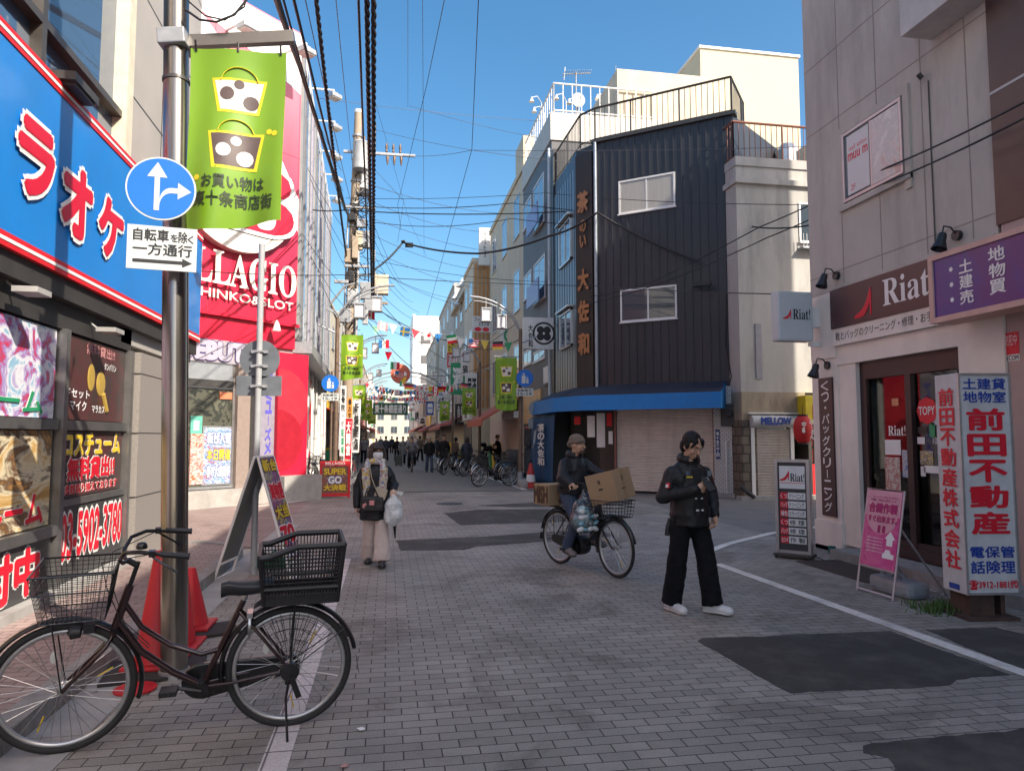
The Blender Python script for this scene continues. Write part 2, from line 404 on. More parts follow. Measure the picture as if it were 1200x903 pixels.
def line(name, pts, w, z=.009, m=None):
    b = MB(); P = [Vector(p) for p in pts]; L = []; Rr = []
    for i in range(len(P)):
        t = (P[min(i+1, len(P)-1)]-P[max(i-1, 0)]).normalized(); n = Vector((-t.y, t.x)); L.append(P[i]+n*w/2); Rr.append(P[i]-n*w/2)
    for i in range(len(P)-1): b.prism([tuple(L[i]), tuple(L[i+1]), tuple(Rr[i+1]), tuple(Rr[i])], z-.004, z, plane='xy')
    return struct(name, b, m or M_line)
line('edge_line', [(4.53, 1), (4.4, 4.4), (4.23, 8.75)], .13)
c0 = [(4.3, 9.45), (5.2, 10.35), (6.5, 11.35), (8.2, 12.2), (11, 13.0), (16, 13.6)]
line('edge_line', c0, .13)
line('edge_line', [(4.25, 21.9), (4.05, 28), (3.75, 40), (3.7, 90)], .14)
line('edge_line', [(-3.4, 17.2), (-2.2, 19.1), (-1.45, 21.2), (-1.3, 24), (-1.3, 90)], .12)
line('seam_strip', [(-1.9, 21.65), (4.6, 21.65)], .22, z=.006, m=M_asphalt)
b = MB(); b.lathe([(.0, .0), (.33, .0), (.33, .007), (.0, .007)], 28, capb=False)
mh = struct('manhole_cover', b, mat('iron', (.07, .065, .06), .6, .6, bump=.5)); mh.location = (on_ground(527, 590).x, on_ground(527, 590).y, 0)
b = MB(); b.box(6.35, 9.2, 9.2, 9.95, -.03, .06); struct('pavement_slab', b, M_concrete)
# raised concrete apron in front of the right-hand shops
b = MB(); b.box(5.95, 6.4, -6, 8.9, 0, .13); struct('kerb', b, M_kerb)

# ================================================================ shared paint
M_white = mat('white_paint', (.72, .71, .69), .5, var=.06, scale=3, dirt=.25, dirtcol=(.4, .38, .35))
M_steel = mat('stainless', (.32, .29, .255), .24, 1.0, var=.12, scale=3, stretch=.2)
M_alu = mat('aluminium', (.55, .55, .55), .38, .9, var=.08)
M_galv = mat('galvanised', (.36, .37, .385), .5, .55, var=.15, scale=14)
M_black = mat('black_plastic', (.018, .018, .02), .42, var=.2)
M_blackmetal = mat('black_metal', (.02, .02, .022), .4, .3, var=.2)
M_rubber = mat('rubber', (.022, .022, .022), .8, var=.2)
M_dark = mat('dark_frame', (.045, .042, .04), .45, var=.2)
M_red = mat('red_paint', (.62, .012, .02), .4, var=.08)
M_cream = mat('cream_paint', (.52, .465, .335), .75, var=.08, scale=1.2, dirt=.25, dirtcol=(.45, .41, .32), bump=.15)
M_beige = mat('beige_render', (.60, .51, .38), .8, var=.1, scale=1.5, dirt=.3, dirtcol=(.3, .27, .22), bump=.15)
M_greywall = mat('grey_render', (.44, .42, .39), .85, var=.12, scale=1.2, stretch=.4, dirt=.7, dirtcol=(.2, .195, .19), bump=.2)
M_slate = mat('slate_cladding', (.11, .108, .115), .6, var=.08, scale=2, dirt=.2)
M_blackclad = mat('black_cladding', (.037, .0385, .044), .42, .2, var=.2, scale=2, stretch=.3, dirt=.6, dirtcol=(.06, .055, .06))
M_bluegrey = mat('bluegrey_cladding', (.13, .15, .17), .35, .35, var=.12, scale=2, stretch=.3)
M_pane = mirrorglass('window_pane')
M_pane_blue = mirrorglass('window_pane_sky', (.10, .14, .2))
M_curtain = mat('curtain', (.36, .335, .30), .35, var=.1, scale=18, stretch=.05, spec=.8)
M_shutter = mat('shutter_paint', (.66, .56, .48), .5, var=.08, scale=3, dirt=.35, dirtcol=(.25, .21, .19))
M_ink_w = mat('ink_white', (.78, .77, .75), .5, var=.03)
M_ink_k = mat('ink_black', (.015, .015, .016), .5, var=.03)
M_ink_r = mat('ink_red', (.66, .01, .03), .45, var=.04)
M_ink_b = mat('ink_blue', (.012, .05, .30), .45, var=.04)
M_ink_y = mat('ink_yellow', (.75, .52, .04), .45, var=.05)
M_ink_g = mat('ink_green', (.02, .28, .12), .45, var=.05)
M_glass = glass('shop_glass', refl=.05)

def window(parent, x0, x1, z0, z1, y=0.0, fr=.05, mull=1, paneM=None, frM=None, dep=.06, sill=True, curtain=False, proud=.03, hinge=0):
    """a framed window set a little proud of the wall at y; frame is the part, panes its sub-part"""
    f = MB(); w = fr
    f.box(x0, x1, y-proud, y+dep, z0, z0+w); f.box(x0, x1, y-proud, y+dep, z1-w, z1)
    f.box(x0, x0+w, y-proud+.001, y+dep, z0+w, z1-w); f.box(x1-w, x1, y-proud+.001, y+dep, z0+w, z1-w)
    for k in range(1, mull+1):
        c = x0+(x1-x0)*k/(mull+1); f.box(c-w*.45, c+w*.45, y-proud*.6, y+dep, z0+w, z1-w)
    if sill: f.box(x0-.03, x1+.03, y-proud-.04, y, z0-.035, z0-.002)
    o = part('window', f, frM or M_alu, parent)
    g = MB(); g.box(x0+w, x1-w, y-.012, y+.004, z0+w, z1-w); part('pane', g, paneM or M_pane, o)
    if curtain:
        pass
    return o
def seams(mb, x0, x1, z0, z1, xs, zs, y, w=.012, d=.004):
    """thin dark joints laid on a panelled wall"""
    for x in xs: mb.box(x-w/2, x+w/2, y-d, y-.001, z0, z1)
    for z in zs: mb.box(x0, x1, y-d*.8, y-.0008, z-w/2, z+w/2)
def shutter(parent, x0, x1, z0, z1, y, m=None, pitch=.075, name='shutter'):
    s = MB(); n = int((z1-z0)/pitch); p = (z1-z0)/n; prof = []
    for i in range(n):
        z = z0+i*p; prof += [(y, z), (y-.016, z+p*.25), (y-.016, z+p*.75), (y, z+p*.92)]
    prof.append((y, z1))
    pts = [(a, c) for a, c in prof] + [(y+.03, z1), (y+.03, z0)]
    s.prism(pts, x0, x1, plane='yz'); o = part(name, s, m or M_shutter, parent)
    return o

# ================================================================ karaoke building, left
KF = Frame(-3.2, 0, 90)
kar = thing_at('karaoke_building', 'karaoke building with bright blue sign board and glass storefront full of posters', 'building', KF)
M_kwall = mat('grey_tile_panel', (.37, .345, .32), .6, var=.07, scale=1.5, dirt=.25, dirtcol=(.3, .28, .26))
M_granite = mat('granite', (.24, .215, .195), .6, var=.35, scale=120, bump=.1)
b = MB()
b.box(9.2, 12.25, .0, 8, 2.8, 12); b.box(-6, 9.2, .0, 8, 8.4, 12); b.box(-6, 9.2, .003, 8, 3.0, 5.02); b.box(-6, 9.2, .35, 8, 5.02, 8.4)
b.box(-6, 12.25, 3.5, 8, 0, 3.0)
part('wall', b, M_kwall, kar)
b = MB(); seams(b, 9.2, 12.25, 5, 12, [10.4, 11.5], [5.9, 7.4, 8.9, 10.4], 0.0, .02); part('wall_joint', b, M_dark, kar)
# upper window
f = MB(); xa, xb = -6, 9.0
f.box(xa, xb+.08, .0, .3, 5.02, 5.1); f.box(xa, xb+.08, .0, .3, 8.3, 8.4); f.box(xa, xb, .02, .2, 5.50, 5.58)
for x in (-3, -.5, 2, 4.4, 7.05): f.box(x-.045, x+.045, .02, .2, 5.1, 8.3)
o = part('window', f, mat('bronze_frame', (.10, .09, .08), .4, .5), kar)
g = MB(); g.box(xa, xb, .13, .14, 5.1, 8.3); part('pane', g, mirrorglass('upper_pane', (.06, .10, .16), .02, .004), o)
b = MB(); b.box(9.0, 9.2, -.03, .36, 5.0, 8.42); part('window_jamb', b, mat('cream_trim', (.62, .56, .44), .6), kar)
# vertical pipe rail and lamp housing under the window
b = MB(); b.box(7.0, 7.55, -.28, .02, 4.98, 5.06); b.box(7.06, 7.5, -.26, -.02, 4.95, 4.98); part('sign_lamp', b, M_dark, kar)
# blue board
M_kblue = mat('sign_blue', (.008, .19, .58), .35, var=.10, scale=1.5, stretch=.4, coat=.3, dirt=.25, dirtcol=(.03, .15, .36))
b = MB(); b.box(-6, 12.2, -.14, 0, 3.3, 4.84); sb = part('sign_board', b, M_kblue, kar)
for (z0, z1) in ((4.84, 4.96), (3.18, 3.3)):
    b = MB(); b.box(-6, 12.2, -.15, 0, z0, z1, 0); b.box(-6, 12.2, -.155, -.15, z0+.045, z0+.075, 1); part('sign_trim', b, [M_red, M_ink_w], sb)
def kx(px, py, off=.14): return KF.at(px, py, off)[0]
def kz(px, py, off=.14): return KF.at(px, py, off)[1]
for ch, l, r, t, bt in (('ラ', (19, 190), (59, 190), (38, 147), (38, 229)), ('オ', (71, 238), (104, 238), (87, 198), (87, 275)), ('ケ', (114, 265), (141, 265), (127, 236), (127, 300))):
    lettering(sb, ch, (kx(*l), kx(*r), kz(*bt), kz(*t)), mat('sign_red', (.58, .006, .03), .4, var=.05), y=-.14, d=.02, bold=.05, outline=M_ink_w, ob=.105)
lettering(sb, 'カ', (4.3, 5.75, 3.62, 4.5), MATS['sign_red'], y=-.14, d=.02, bold=.05, outline=M_ink_w, ob=.105)
# soffit, posts, pillar, storefront
b = MB(); b.box(-6, 9.55, .0, 3.5, 2.72, 3.0); b.box(-6, 12.2, -.1, .0, 2.98, 3.18); part('soffit', b, mat('soffit_dark', (.03, .028, .027), .6, dirt=.2), kar)
b = MB(); b.box(9.62, 10.9, -.10, 3.5, .1, 2.72); b.box(10.9, 12.25, .1, 3.5, .1, 2.8); part('granite_pillar', b, M_granite, kar)
b = MB()
for z in (.9, 1.7, 2.45): b.box(9.61, 10.91, -.103, .1, z-.006, z+.006)
part('pillar_joint', b, M_dark, kar)
b = MB()
for x in (2.2, 7.68, 9.5): b.box(x-.045, x+.045, -.05, .12, .16, 2.72)
b.box(-6, 7.6, -.02, .1, 1.72, 1.82); b.box(7.75, 9.45, -.02, .1, 1.72, 1.82); b.box(-6, 7.63, -.05, .1, .70, .80); b.box(7.75, 9.45, -.02, .1, .95, 1.02)
sf = part('storefront_frame', b, mat('brushed_frame', (.28, .275, .27), .35, .8, var=.15), kar)
b = MB(); b.box(-6, 9.6, -.12, .2, .1, .18); part('storefront_sill', b, M_concrete, kar)
def poster(x0, x1, z0, z1, m, y=.03, par=None, name='poster'):
    b = MB(); b.box(x0, x1, y, y+.012, z0, z1); return part(name, b, m, par or kar)
A_pink = artmat('poster_fantasy', [(.10, .07, .10), (.35, .10, .22), (.55, .03, .08), (.30, .22, .50), (.62, .60, .68), (.75, .72, .75), (.25, .45, .60)], 2.3, dist=2.2)
A_seat = artmat('poster_lounge', [(.25, .42, .40), (.38, .20, .04), (.55, .34, .12), (.72, .62, .42), (.10, .05, .03), (.45, .24, .07)], 2.2, 'noise', stretch=(.6, .6, 1.4), dist=1.0)
A_brown = artmat('poster_brown', [(.035, .028, .026), (.05, .035, .032), (.09, .03, .03), (.05, .038, .036)], 1.2, dist=.4)
M_board = mat('charcoal_board', (.05, .05, .052), .35, var=.15)
p = poster(4.0, 7.6, 1.83, 2.7, A_pink); lettering(p, '映像ルーム', (5.35, 7.35, 1.86, 2.08), M_ink_g, y=.03, bold=.03, outline=M_ink_w, ob=.05)
p = poster(4.0, 7.6, .81, 1.71, A_seat); lettering(p, 'ールーム', (6.05, 7.45, .85, 1.12), M_ink_r, y=.03, bold=.03, outline=M_ink_w, ob=.05)
p = poster(4.0, 7.6, .19, .69, M_board, y=.0); lettering(p, '受付中', (5.9, 7.35, .24, .64), M_ink_r, y=.0, bold=.05, outline=M_ink_w, ob=.09)
p = poster(2.3, 4.0, .81, 2.7, A_pink); p = poster(-6, 2.2, .19, 2.7, A_brown)
p = poster(7.76, 9.44, 1.83, 2.7, A_brown)
lettering(p, 'ドセット', (7.85, 8.42, 2.06, 2.15), M_ink_w, y=.03); lettering(p, 'マイク', (7.95, 8.35, 1.93, 2.03), M_ink_w, y=.03)
lettering(p, 'マラカス', (8.5, 8.85, 1.92, 2.0), M_ink_w, y=.03); lettering(p, 'タンバリン', (8.8, 9.15, 2.42, 2.5), M_ink_w, y=.03); lettering(p, '無料貸出!!', (8.3, 9.1, 2.55, 2.67), mat('ink_pink', (.55, .25, .25), .5), y=.03)
b = MB(); b.ell((8.72, .026, 2.25), (.13, .008, .14)); b.tube([(8.78, .026, 2.14), (8.9, .026, 1.95)], .03); b.ell((8.45, .026, 2.3), (.10, .008, .15)); part('maraca_print', b, mat('ink_gold', (.42, .28, .06), .5), p)
p = poster(7.76, 9.44, 1.03, 1.71, A_brown)
lettering(p, 'コスチューム', (7.85, 9.35, 1.46, 1.68), M_ink_y, y=.03, bold=.05, outline=M_ink_w, ob=.07)
lettering(p, '無料貸出!!', (7.95, 9.2, 1.2, 1.43), M_ink_r, y=.03, bold=.04, outline=M_ink_w, ob=.08)
lettering(p, '多数取り揃えております', (7.9, 9.3, 1.06, 1.16), M_ink_r, y=.03, outline=M_ink_w, ob=.05)
p = poster(7.76, 9.44, .19, .94, M_board, y=.0)
lettering(p, '03-5902-3780', (7.79, 9.42, .42, .86), M_ink_r, y=0.0, bold=.03, outline=M_ink_w, ob=.08)
b = MB(); b.box(9.48, 9.62, .0, .06, .19, 2.7, 0)
for k in range(6): b.box(9.485, 9.615, -.004, .0, .75+k*.14, .82+k*.14, 1)
part('striped_strip', b, [M_white, M_black], kar)
for px, py in ((45, 342), (135, 388)):
    x, z = KF.at(px, py, .25); b = MB(); b.box(x-.13, x+.13, -.30, -.1, z-.025, z+.025); b.tube([(x, -.1, z), (x, .02, z+.1)], .012); part('spot_lamp', b, mat('lamp_grey', (.33, .32, .31), .5), kar, bevel=.012)
b = MB(); b.box(-6, 9.5, 1.4, 1.45, .1, 2.72); part('back_partition', b, M_dark, kar)

# ================================================================ pachinko parlour
BF = Frame(-2.55, 19.6, 45)
pac = thing_at('pachinko_parlour', 'red and pink amusement hall with raised white serif letters over its corner entrance', 'building', BF)
def printgrad(name, stops, z0, z1, rough=.45, nz=.06):
    m, nt, p = _nodes(name); L = nt.links.new
    t = nt.nodes.new('ShaderNodeTexCoord'); s = nt.nodes.new('ShaderNodeSeparateXYZ'); L(t.outputs['Object'], s.inputs[0])
    mr = N(nt, 'ShaderNodeMapRange'); mr.inputs[1].default_value = z0; mr.inputs[2].default_value = z1; L(s.outputs[2], mr.inputs[0])
    n = N(nt, 'ShaderNodeTexNoise', Scale=1.1, Detail=4.0); L(objco(nt, (3, 3, .5)), n.inputs['Vector'])
    o = ramp(nt, mr.outputs[0], stops)
    f = ramp(nt, n.outputs[0], [(.3, (.82,)*3), (.65, (1.05,)*3)])
    mx = N(nt, 'ShaderNodeMix', data_type='RGBA', blend_type='MULTIPLY'); mx.inputs[0].default_value = 1; L(o, mx.inputs[6]); L(f, mx.inputs[7])
    L(mx.outputs[2], p.inputs['Base Color']); p.inputs['Roughness'].default_value = rough; return m
M_pred = mat('parlour_red', (.60, .006, .035), .45, var=.1, scale=1.5, stretch=.3)
M_ppink = printgrad('parlour_print', [(0, (.54, .010, .045)), (.4, (.56, .03, .085)), (1, (.60, .19, .24))], 4.9, 11.5)
def in_bf(x, y): q = BF.I @ Vector((x, y, 0)); return (q.x, q.y)
H1 = 12.6
plan = [(-10.5, 0.0), (0, 0.0), in_bf(-3.0, 36.0), in_bf(-14, 36), in_bf(-14, 17)]
b = MB(); b.prism(plan, .3, H1, plane='xy'); part('wall', b, mat('parlour_grey', (.27, .265, .265), .6, var=.1, scale=1.5, stretch=.3, dirt=.4, dirtcol=(.3, .28, .28)), pac)
zl = 4.62
b = MB(); b.box(-10.5, .02, -.1, -.002, zl, H1+.15); fp = part('fascia', b, M_ppink, pac)
b = MB()
for k in range(12): b.box(-.02-k*.85, -.008-k*.85, -.104, -.1, zl, H1+.1)
for z in (6.9, 9.2, 11.4): b.box(-10.5, .02, -.1035, -.1, z-.006, z+.006)
part('panel_joint', b, mat('joint_pink', (.30, .03, .08), .6), fp)
# swooping white band on the upper fascia
def swoosh(pts_top, pts_bot, y0, y1, m, parent, name='swoosh'):
    b = MB(); n = len(pts_top)
    for i in range(n-1):
        b.prism([pts_top[i], pts_top[i+1], pts_bot[i+1], pts_bot[i]], y0, y1)
    return part(name, b, m, parent)
T = [i/16 for i in range(17)]
swoosh([(-6+6*t, 12.2-4.2*t+1.8*math.sin(t*3.1)) for t in T], [(-6+6*t, 9.7-3.3*t+1.5*math.sin(t*2.6)) for t in T], -.108, -.1, M_ink_w, fp)
swoosh([(-8+8*t, 12.7) for t in T], [(-8+8*t, 12.5-1.5*t*t) for t in T], -.108, -.1, M_ink_w, fp)
# emblem: white disc with a red letter in it
ex, ez = BF.at(282, 232, .3)
b = MB(); b.lathe([(0, -.34), (1.0, -.34), (1.0, -.1), (0, -.1)], 48, axis='y', capb=False); b.v = [(v[0]*1.55+ex, v[1], v[2]*1.35+ez) for v in b.v]
em = part('emblem_disc', b, mat('sign_cream', (.74, .70, .62), .45), fp, smooth=40)
lettering(em, SERIF('B'), (ex-.35, ex+1.55, ez-.75, ez+1.0), M_pred, y=-.34, d=.03, bold=.0, outline=M_ink_w, ob=.04)
# raised lettering
x1, _ = BF.at(346, 330, .2); xL, _ = BF.at(236, 330, .2); u = (x1-xL)
def put_raised(s, x0, x1, z0, z1, dep, mt, serif, bold=.0):
    b = MB(); put_text(b, SERIF(s) if serif else s, x0, x1, z0, z1, y=-.1, d=dep, bold=bold); return part('raised_letters', b, mt, fp)
zb = (BF.at(300, 341.5, .2)[1]); zt = BF.at(300, 303.5, .2)[1]
put_raised('BELLAGIO', xL-u*.46, x1, zb, zt, .14, MATS['sign_cream'], True, .008)
xs0, zq = BF.at(231, 340, .15); xs1, _ = BF.at(343, 355, .15)
zh = BF.at(290, 355.5, .15)[1]; zk = BF.at(290, 345.5, .15)[1]
put_raised('PACHINKO&SLOT', xs1-(xs1-xs0)*1.27, xs1, zh, zk, .08, MATS['sign_cream'], False, .012)
b = MB(); b.box(-10.5, .05, -.2, -.1, zl-.06, zl+.02); part('fascia_ledge', b, M_pred, pac)
zd = BF.at(330, 408)[1]
b = MB(); b.box(-10.5, .0, -.09, -.002, zd, zl-.06); part('lower_fascia', b, M_pred, pac)
# entrance range under the fascia
x0, _ = BF.at(222, 430); xj0, _ = BF.at(272, 500); xj1, _ = BF.at(287, 500); xd, _ = BF.at(296, 500); xp, _ = BF.at(317, 500); xr1, _ = BF.at(352, 500)
zdb = BF.at(270, 427)[1]
b = MB(); b.box(-10.5, xp, -.12, -.002, zdb, zd-.003); db = part('sign_band', b, artmat('brushed_print', [(.30, .27, .30), (.40, .37, .40), (.34, .30, .34)], 14, 'noise', stretch=(.2, .2, 2)), pac)
lettering(db, 'DEBUT', (x0-.35, BF.at(282, 415)[0], zdb+.08, zd-.07), mat('ink_lilac', (.42, .38, .46), .4), y=-.12, d=.02, bold=.07, outline=mat('ink_purple', (.06, .04, .14), .4), ob=.11)
zw0 = BF.at(250, 569)[1]; zw1 = BF.at(250, 455)[1]
A_swirl = artmat('swirl_film', [(.022, .025, .021), (.085, .085, .062), (.035, .038, .03), (.12, .12, .085)], .75, 'hard', dist=3.0)
b = MB(); b.box(-10.5, xj0, -.03, -.004, zw0, zw1); wn_ = part('window', b, A_swirl, pac)
b = MB(); b.box(-10.5, xj0, -.07, -.004, zw1, zdb); b.box(xj0-.06, xj0, -.09, -.004, zw0, zw1); b.box(-10.5, xj0, -.12, -.004, zw0-.06, zw0); part('frame', b, M_alu, wn_)
b = MB(); b.box(-10.5, xj0-.06, -.10, -.07, zw1+.02, zw1+.2); part('shutter_box', b, M_dark, wn_)
def bposter(a, c, m, nm='poster'):
    xa, za = BF.at(*a); xb, zb_ = BF.at(*c); b = MB(); b.box(xa, xb, -.06, -.031, zb_, za); return part(nm, b, m, wn_), (xa, xb, zb_, za)
A_ev1 = artmat('event_print_a', [(.08, .07, .07), (.55, .52, .5), (.55, .05, .03), (.7, .65, .6), (.5, .12, .05)], 5, dist=1.2, stretch=(1, 1, 2))
A_ev2 = artmat('event_print_b', [(.03, .10, .36), (.25, .5, .75), (.02, .07, .25), (.7, .72, .75), (.05, .2, .5), (.5, .15, .1)], 6, dist=1.0, stretch=(1, 1, 2.4))
bposter((222, 508), (236, 567), A_ev1); q, rc = bposter((238, 501), (270, 565), A_ev2)
for i, (s_, ik) in enumerate((('新台入替', M_ink_w), ('本日開催', M_ink_y), ('春の大感謝祭', M_ink_w))): w_ = rc[1]-rc[0]; h_ = rc[3]-rc[2]; lettering(q, s_, (rc[0]+w_*.1, rc[1]-w_*.1, rc[2]+h_*(.72-.3*i), rc[2]+h_*(.92-.3*i)), ik, y=-.06, bold=.03, outline=M_ink_b, ob=.08)
b = MB(); b.box(rc[0]-.04, rc[1]+.04, -.055, -.032, rc[2]-.04, rc[3]+.04); part('poster_frame', b, M_alu, q)
q, rc = bposter((222, 487), (235, 508), mat('notice_teal', (.12, .42, .33), .5)); b = MB(); b.box(rc[0]+.08, rc[1]-.08, -.064, -.0602, rc[2]+.08, rc[3]-.12); part('notice_text', b, M_ink_w, q)
bposter((256, 459), (270, 468), mat('sticker_orange', (.6, .2, .1), .5), 'sticker')
b = MB(); b.box(xj0+.003, xj1, -.2, .1, .3, zdb); part('stone_jamb', b, mat('brown_stone', (.26, .20, .17), .6, var=.12, scale=10), pac)
b = MB(); b.box(xj1+.003, xd, -.03, -.004, .3, zdb); part('door_slot', b, M_dark, pac)
b = MB(); b.box(xd+.003, xp-.003, -.16, .1, .3, zdb); pp = part('side_panel', b, mat('lilac_panel', (.27, .245, .30), .4, var=.15, scale=6), pac)
lettering(pp, 'アミューズメント', (xd+.25, xp-.1, .5, zdb-.15), mat('ink_violet', (.10, .09, .45), .4), y=-.16, bold=.04, vertical=True)
zc = BF.at(335, 415)[1]; zpb = BF.at(335, 556)[1]
b = MB(); b.box(xp, xr1, -.28, .1, zpb, zc); rp = part('red_pillar', b, M_pred, pac)
M_pred2 = mat('parlour_dark_red', (.34, .006, .02), .45); M_pred3 = mat('parlour_bright_red', (.66, .02, .04), .45)
def disc_on(cx, cz, r, x0, x1, z0, z1, y, m):
    n = 40; pts = []
    for i in range(n):
        w = 2*math.pi*i/n; pts.append((min(x1, max(x0, cx+r*math.cos(w))), min(z1, max(z0, cz+r*math.sin(w)))))
    b = MB(); b.prism(pts, y-.003, y); return part('painted_disc', b, m, rp)
pm = (xp+xr1)/2; disc_on(xp+.1, zpb+1.9, .85, xp+.01, xr1-.01, zpb+.02, zc-.05, -.281, M_pred3); disc_on(xp, zpb+.9, .8, xp+.01, xr1-.01, zpb+.02, zc-.05, -.285, M_pred2)
b = MB(); b.box(-10.5, xp-.01, -.35, .2, 0, BF.at(250, 573)[1]); b.box(xp, xr1+.25, -.62, .3, 0, zpb-.003); part('stone_plinth', b, mat('plinth_stone', (.36, .34, .315), .7, var=.12, scale=6, dirt=.4), pac)
lx, lz = BF.at(322, 383, .3); b = MB(); b.lathe([(.03, .14), (.06, .08), (.12, -.12), (.11, -.12)], 14, c=(lx, -.38, lz)); b.tube([(lx, -.1, lz+.1), (lx, -.38, lz+.16)], .015); part('bell_lamp', b, M_white, pac, smooth=40)
def floodlight(parent, base, tip, dirv):
    b = MB(); b.tube([base, tip], .035, 8); t = Vector(tip); o = part('floodlight', b, M_white, parent)
    h = MB(); h.cbox(t+Vector((0, 0, -.22)), (.42, .34, .14)); h.cbox(t+Vector((0, 0, -.12)), (.2, .16, .1)); part('lamp_head', h, M_galv, o, bevel=.02)
    l = MB(); l.cbox(t+Vector((0, 0, -.3)), (.36, .28, .02)); part('lens', l, mat('lamp_lens', (.6, .55, .5), .2), o)
for px, py in ((288, 30), (356, 58)):
    x, z = BF.at(px, py, .9); floodlight(pac, (x, -.1, z+.15), (x, -1.0, z+.12), None)
for px, py, Y in ((392, 106, 24), (393, 143, 26.5), (394, 178, 29), (395, 205, 31.5), (395, 230, 34)):
    t = at_y(px, py, Y); q = BF.I @ t; base = BF.I @ Vector((-2.7-(Y-19.6)*.0274, Y, t.z)); floodlight(pac, tuple(base), tuple(q), None)
# flank along the shopping street
SF = Frame(-2.55, 19.6, 90+1.57)
fl = bpy.data.objects.new('flank', None)
SM = BF.I @ SF.M
def flank(name, mb, m, par=pac):
    mb.v = [tuple(SM @ Vector(v)) for v in mb.v]; return part(name, mb, m, par)
M_lil = mat('lilac_strip', (.33, .31, .37), .5, var=.1)
for k in range(14):
    x = .3+k*1.15
    b = MB(); b.box(x, x+.42, -.12, -.003, 4.3, 12.5); flank('fin', b, [mat('fin_pale', (.27, .27, .275), .45, var=.15, stretch=.2), M_lil, M_galv, mat('fin_mirror', (.45, .45, .47), .18, .7)][(k*7) % 4])
b = MB(); b.box(.06, 16.3, -.1, -.004, 12.3, 12.75); flank('coping', b, M_white)
b = MB(); b.box(.05, 16.3, -.5, -.003, 3.9, 4.2); flank('canopy', b, M_galv)
for k in range(8):
    b = MB(); x = .8+k*1.9
    b.box(x, x+1.5, -.03, -.003, .5, 3.6); flank('window', b, [M_pane, M_white, M_pred, M_pane][k % 4])
    b = MB(); b.box(x-.16, x-.05, -.1, -.003, .3, 3.9); flank('post', b, M_white)
b = MB(); b.box(4.6, 6.1, -.05, -.031, .5, 3.6); flank('red_panel', b, M_pred)
b = MB(); b.prism([(4.65, 2.4), (6.05, 3.0), (6.05, 3.5), (4.65, 3.1)], -.056, -.05); b.prism([(4.65, .9), (6.05, 1.3), (6.05, 1.9), (4.65, 1.2)], -.056, -.05); flank('swoosh', b, [M_white])

# ================================================================ dark tea-shop building on the right corner
DF = Frame(9.1, 18.3, -38)
dk = thing_at('corner_shop_building', 'three storey corner building clad in ribbed black metal with a blue awning', 'building', DF)
def in_f(F, x, y): q = F.I @ Vector((x, y, 0)); return (q.x, q.y)
c1 = in_f(DF, 6.15, 20.6); c2 = in_f(DF, 5.78, 21.25); c3 = in_f(DF, 5.78, 24.2)
HD = 10.7
b = MB(); b.prism([(.46, 0), (c1[0], 0.0), c2, c3, in_f(DF, 12, 24.2), in_f(DF, 12, 20)], 2.9, HD, plane='xy')
part('wall', b, M_blackclad, dk)
xl = c1[0]
b = MB()
n = 17
for k in range(n+1):
    x = xl+.12+(0.42-xl-.12)*k/n
    zz = [(2.95, HD-.02)] if not (-2.98 < x < -1.18) else [(2.95, 4.98), (6.10, 8.24), (9.42, HD-.02)]
    for (z0, z1) in zz: b.box(x-.018, x+.018, -.028, -.001, z0, z1)
b.box(xl, .46, -.03, -.0012, 2.95, 3.05)
part('cladding_rib', b, M_blackclad, dk)
b = MB(); b.box(xl-.05, .55, -.1, .25, HD, HD+.1); part('roof_coping', b, M_dark, dk)
b = MB(); b.tube([(xl+.08, -.07, 2.9), (xl+.08, -.07, HD)], .05, 10); part('drainpipe', b, mat('pipe_grey', (.33, .36, .40), .4, .4), dk, smooth=40)
for (a, c_, paneM) in (((725, 213, 725, 252), (791, 203, 791, 243), None), ((727, 340, 727, 378), (793, 333, 793, 373), M_pane)):
    xa, za1 = DF.at(a[0], a[1]); _, za0 = DF.at(a[2], a[3]); xb, _ = DF.at(c_[0], c_[1])
    window(dk, xa, xb, za0, za1, 0.0, .05, 1, paneM or M_curtain, M_white)
# lower storey: pillars, shutters, entrance
z_aw = 2.42
b = MB(); b.prism([(.46, .45), (xl, .45), (c2[0]+.3, c2[1]+.45), in_f(DF, 6.3, 24.2), in_f(DF, 12, 24.2), in_f(DF, 12, 20)], 0, 2.9, plane='xy'); part('ground_wall', b, M_dark, dk)
xs0 = DF.at(720, 520)[0]; xs1 = DF.at(834, 520)[0]; xd0 = DF.at(690, 520)[0]
shutter(dk, xs0, xs1, .06, 2.75, .25)
for x in (xs0-.06, xs1+.0):
    b = MB(); b.box(x, x+.06, .15, .3, 0, 2.9); part('shutter_rail', b, mat('rail_red', (.22, .09, .07), .5), dk)
b = MB(); b.box(xl, xs0-.07, .3, .44, 0, 2.8); part('entrance_door', b, mat('dark_wood', (.045, .03, .022), .5, var=.3, scale=8, stretch=.15), dk)
for (a, c_, mm) in (((673, 488), (680, 497), M_red), ((688, 487), (697, 512), M_ink_w), ((699, 484), (709, 524), M_white), ((711, 484), (717, 499), M_red), ((713, 505), (718, 520), M_ink_w)):
    xa, za = DF.at(*a, -.28); xb, zb_ = DF.at(*c_, -.28); b = MB(); b.box(xa, xb, .285, .298, zb_, za); part('notice', b, mm, dk)
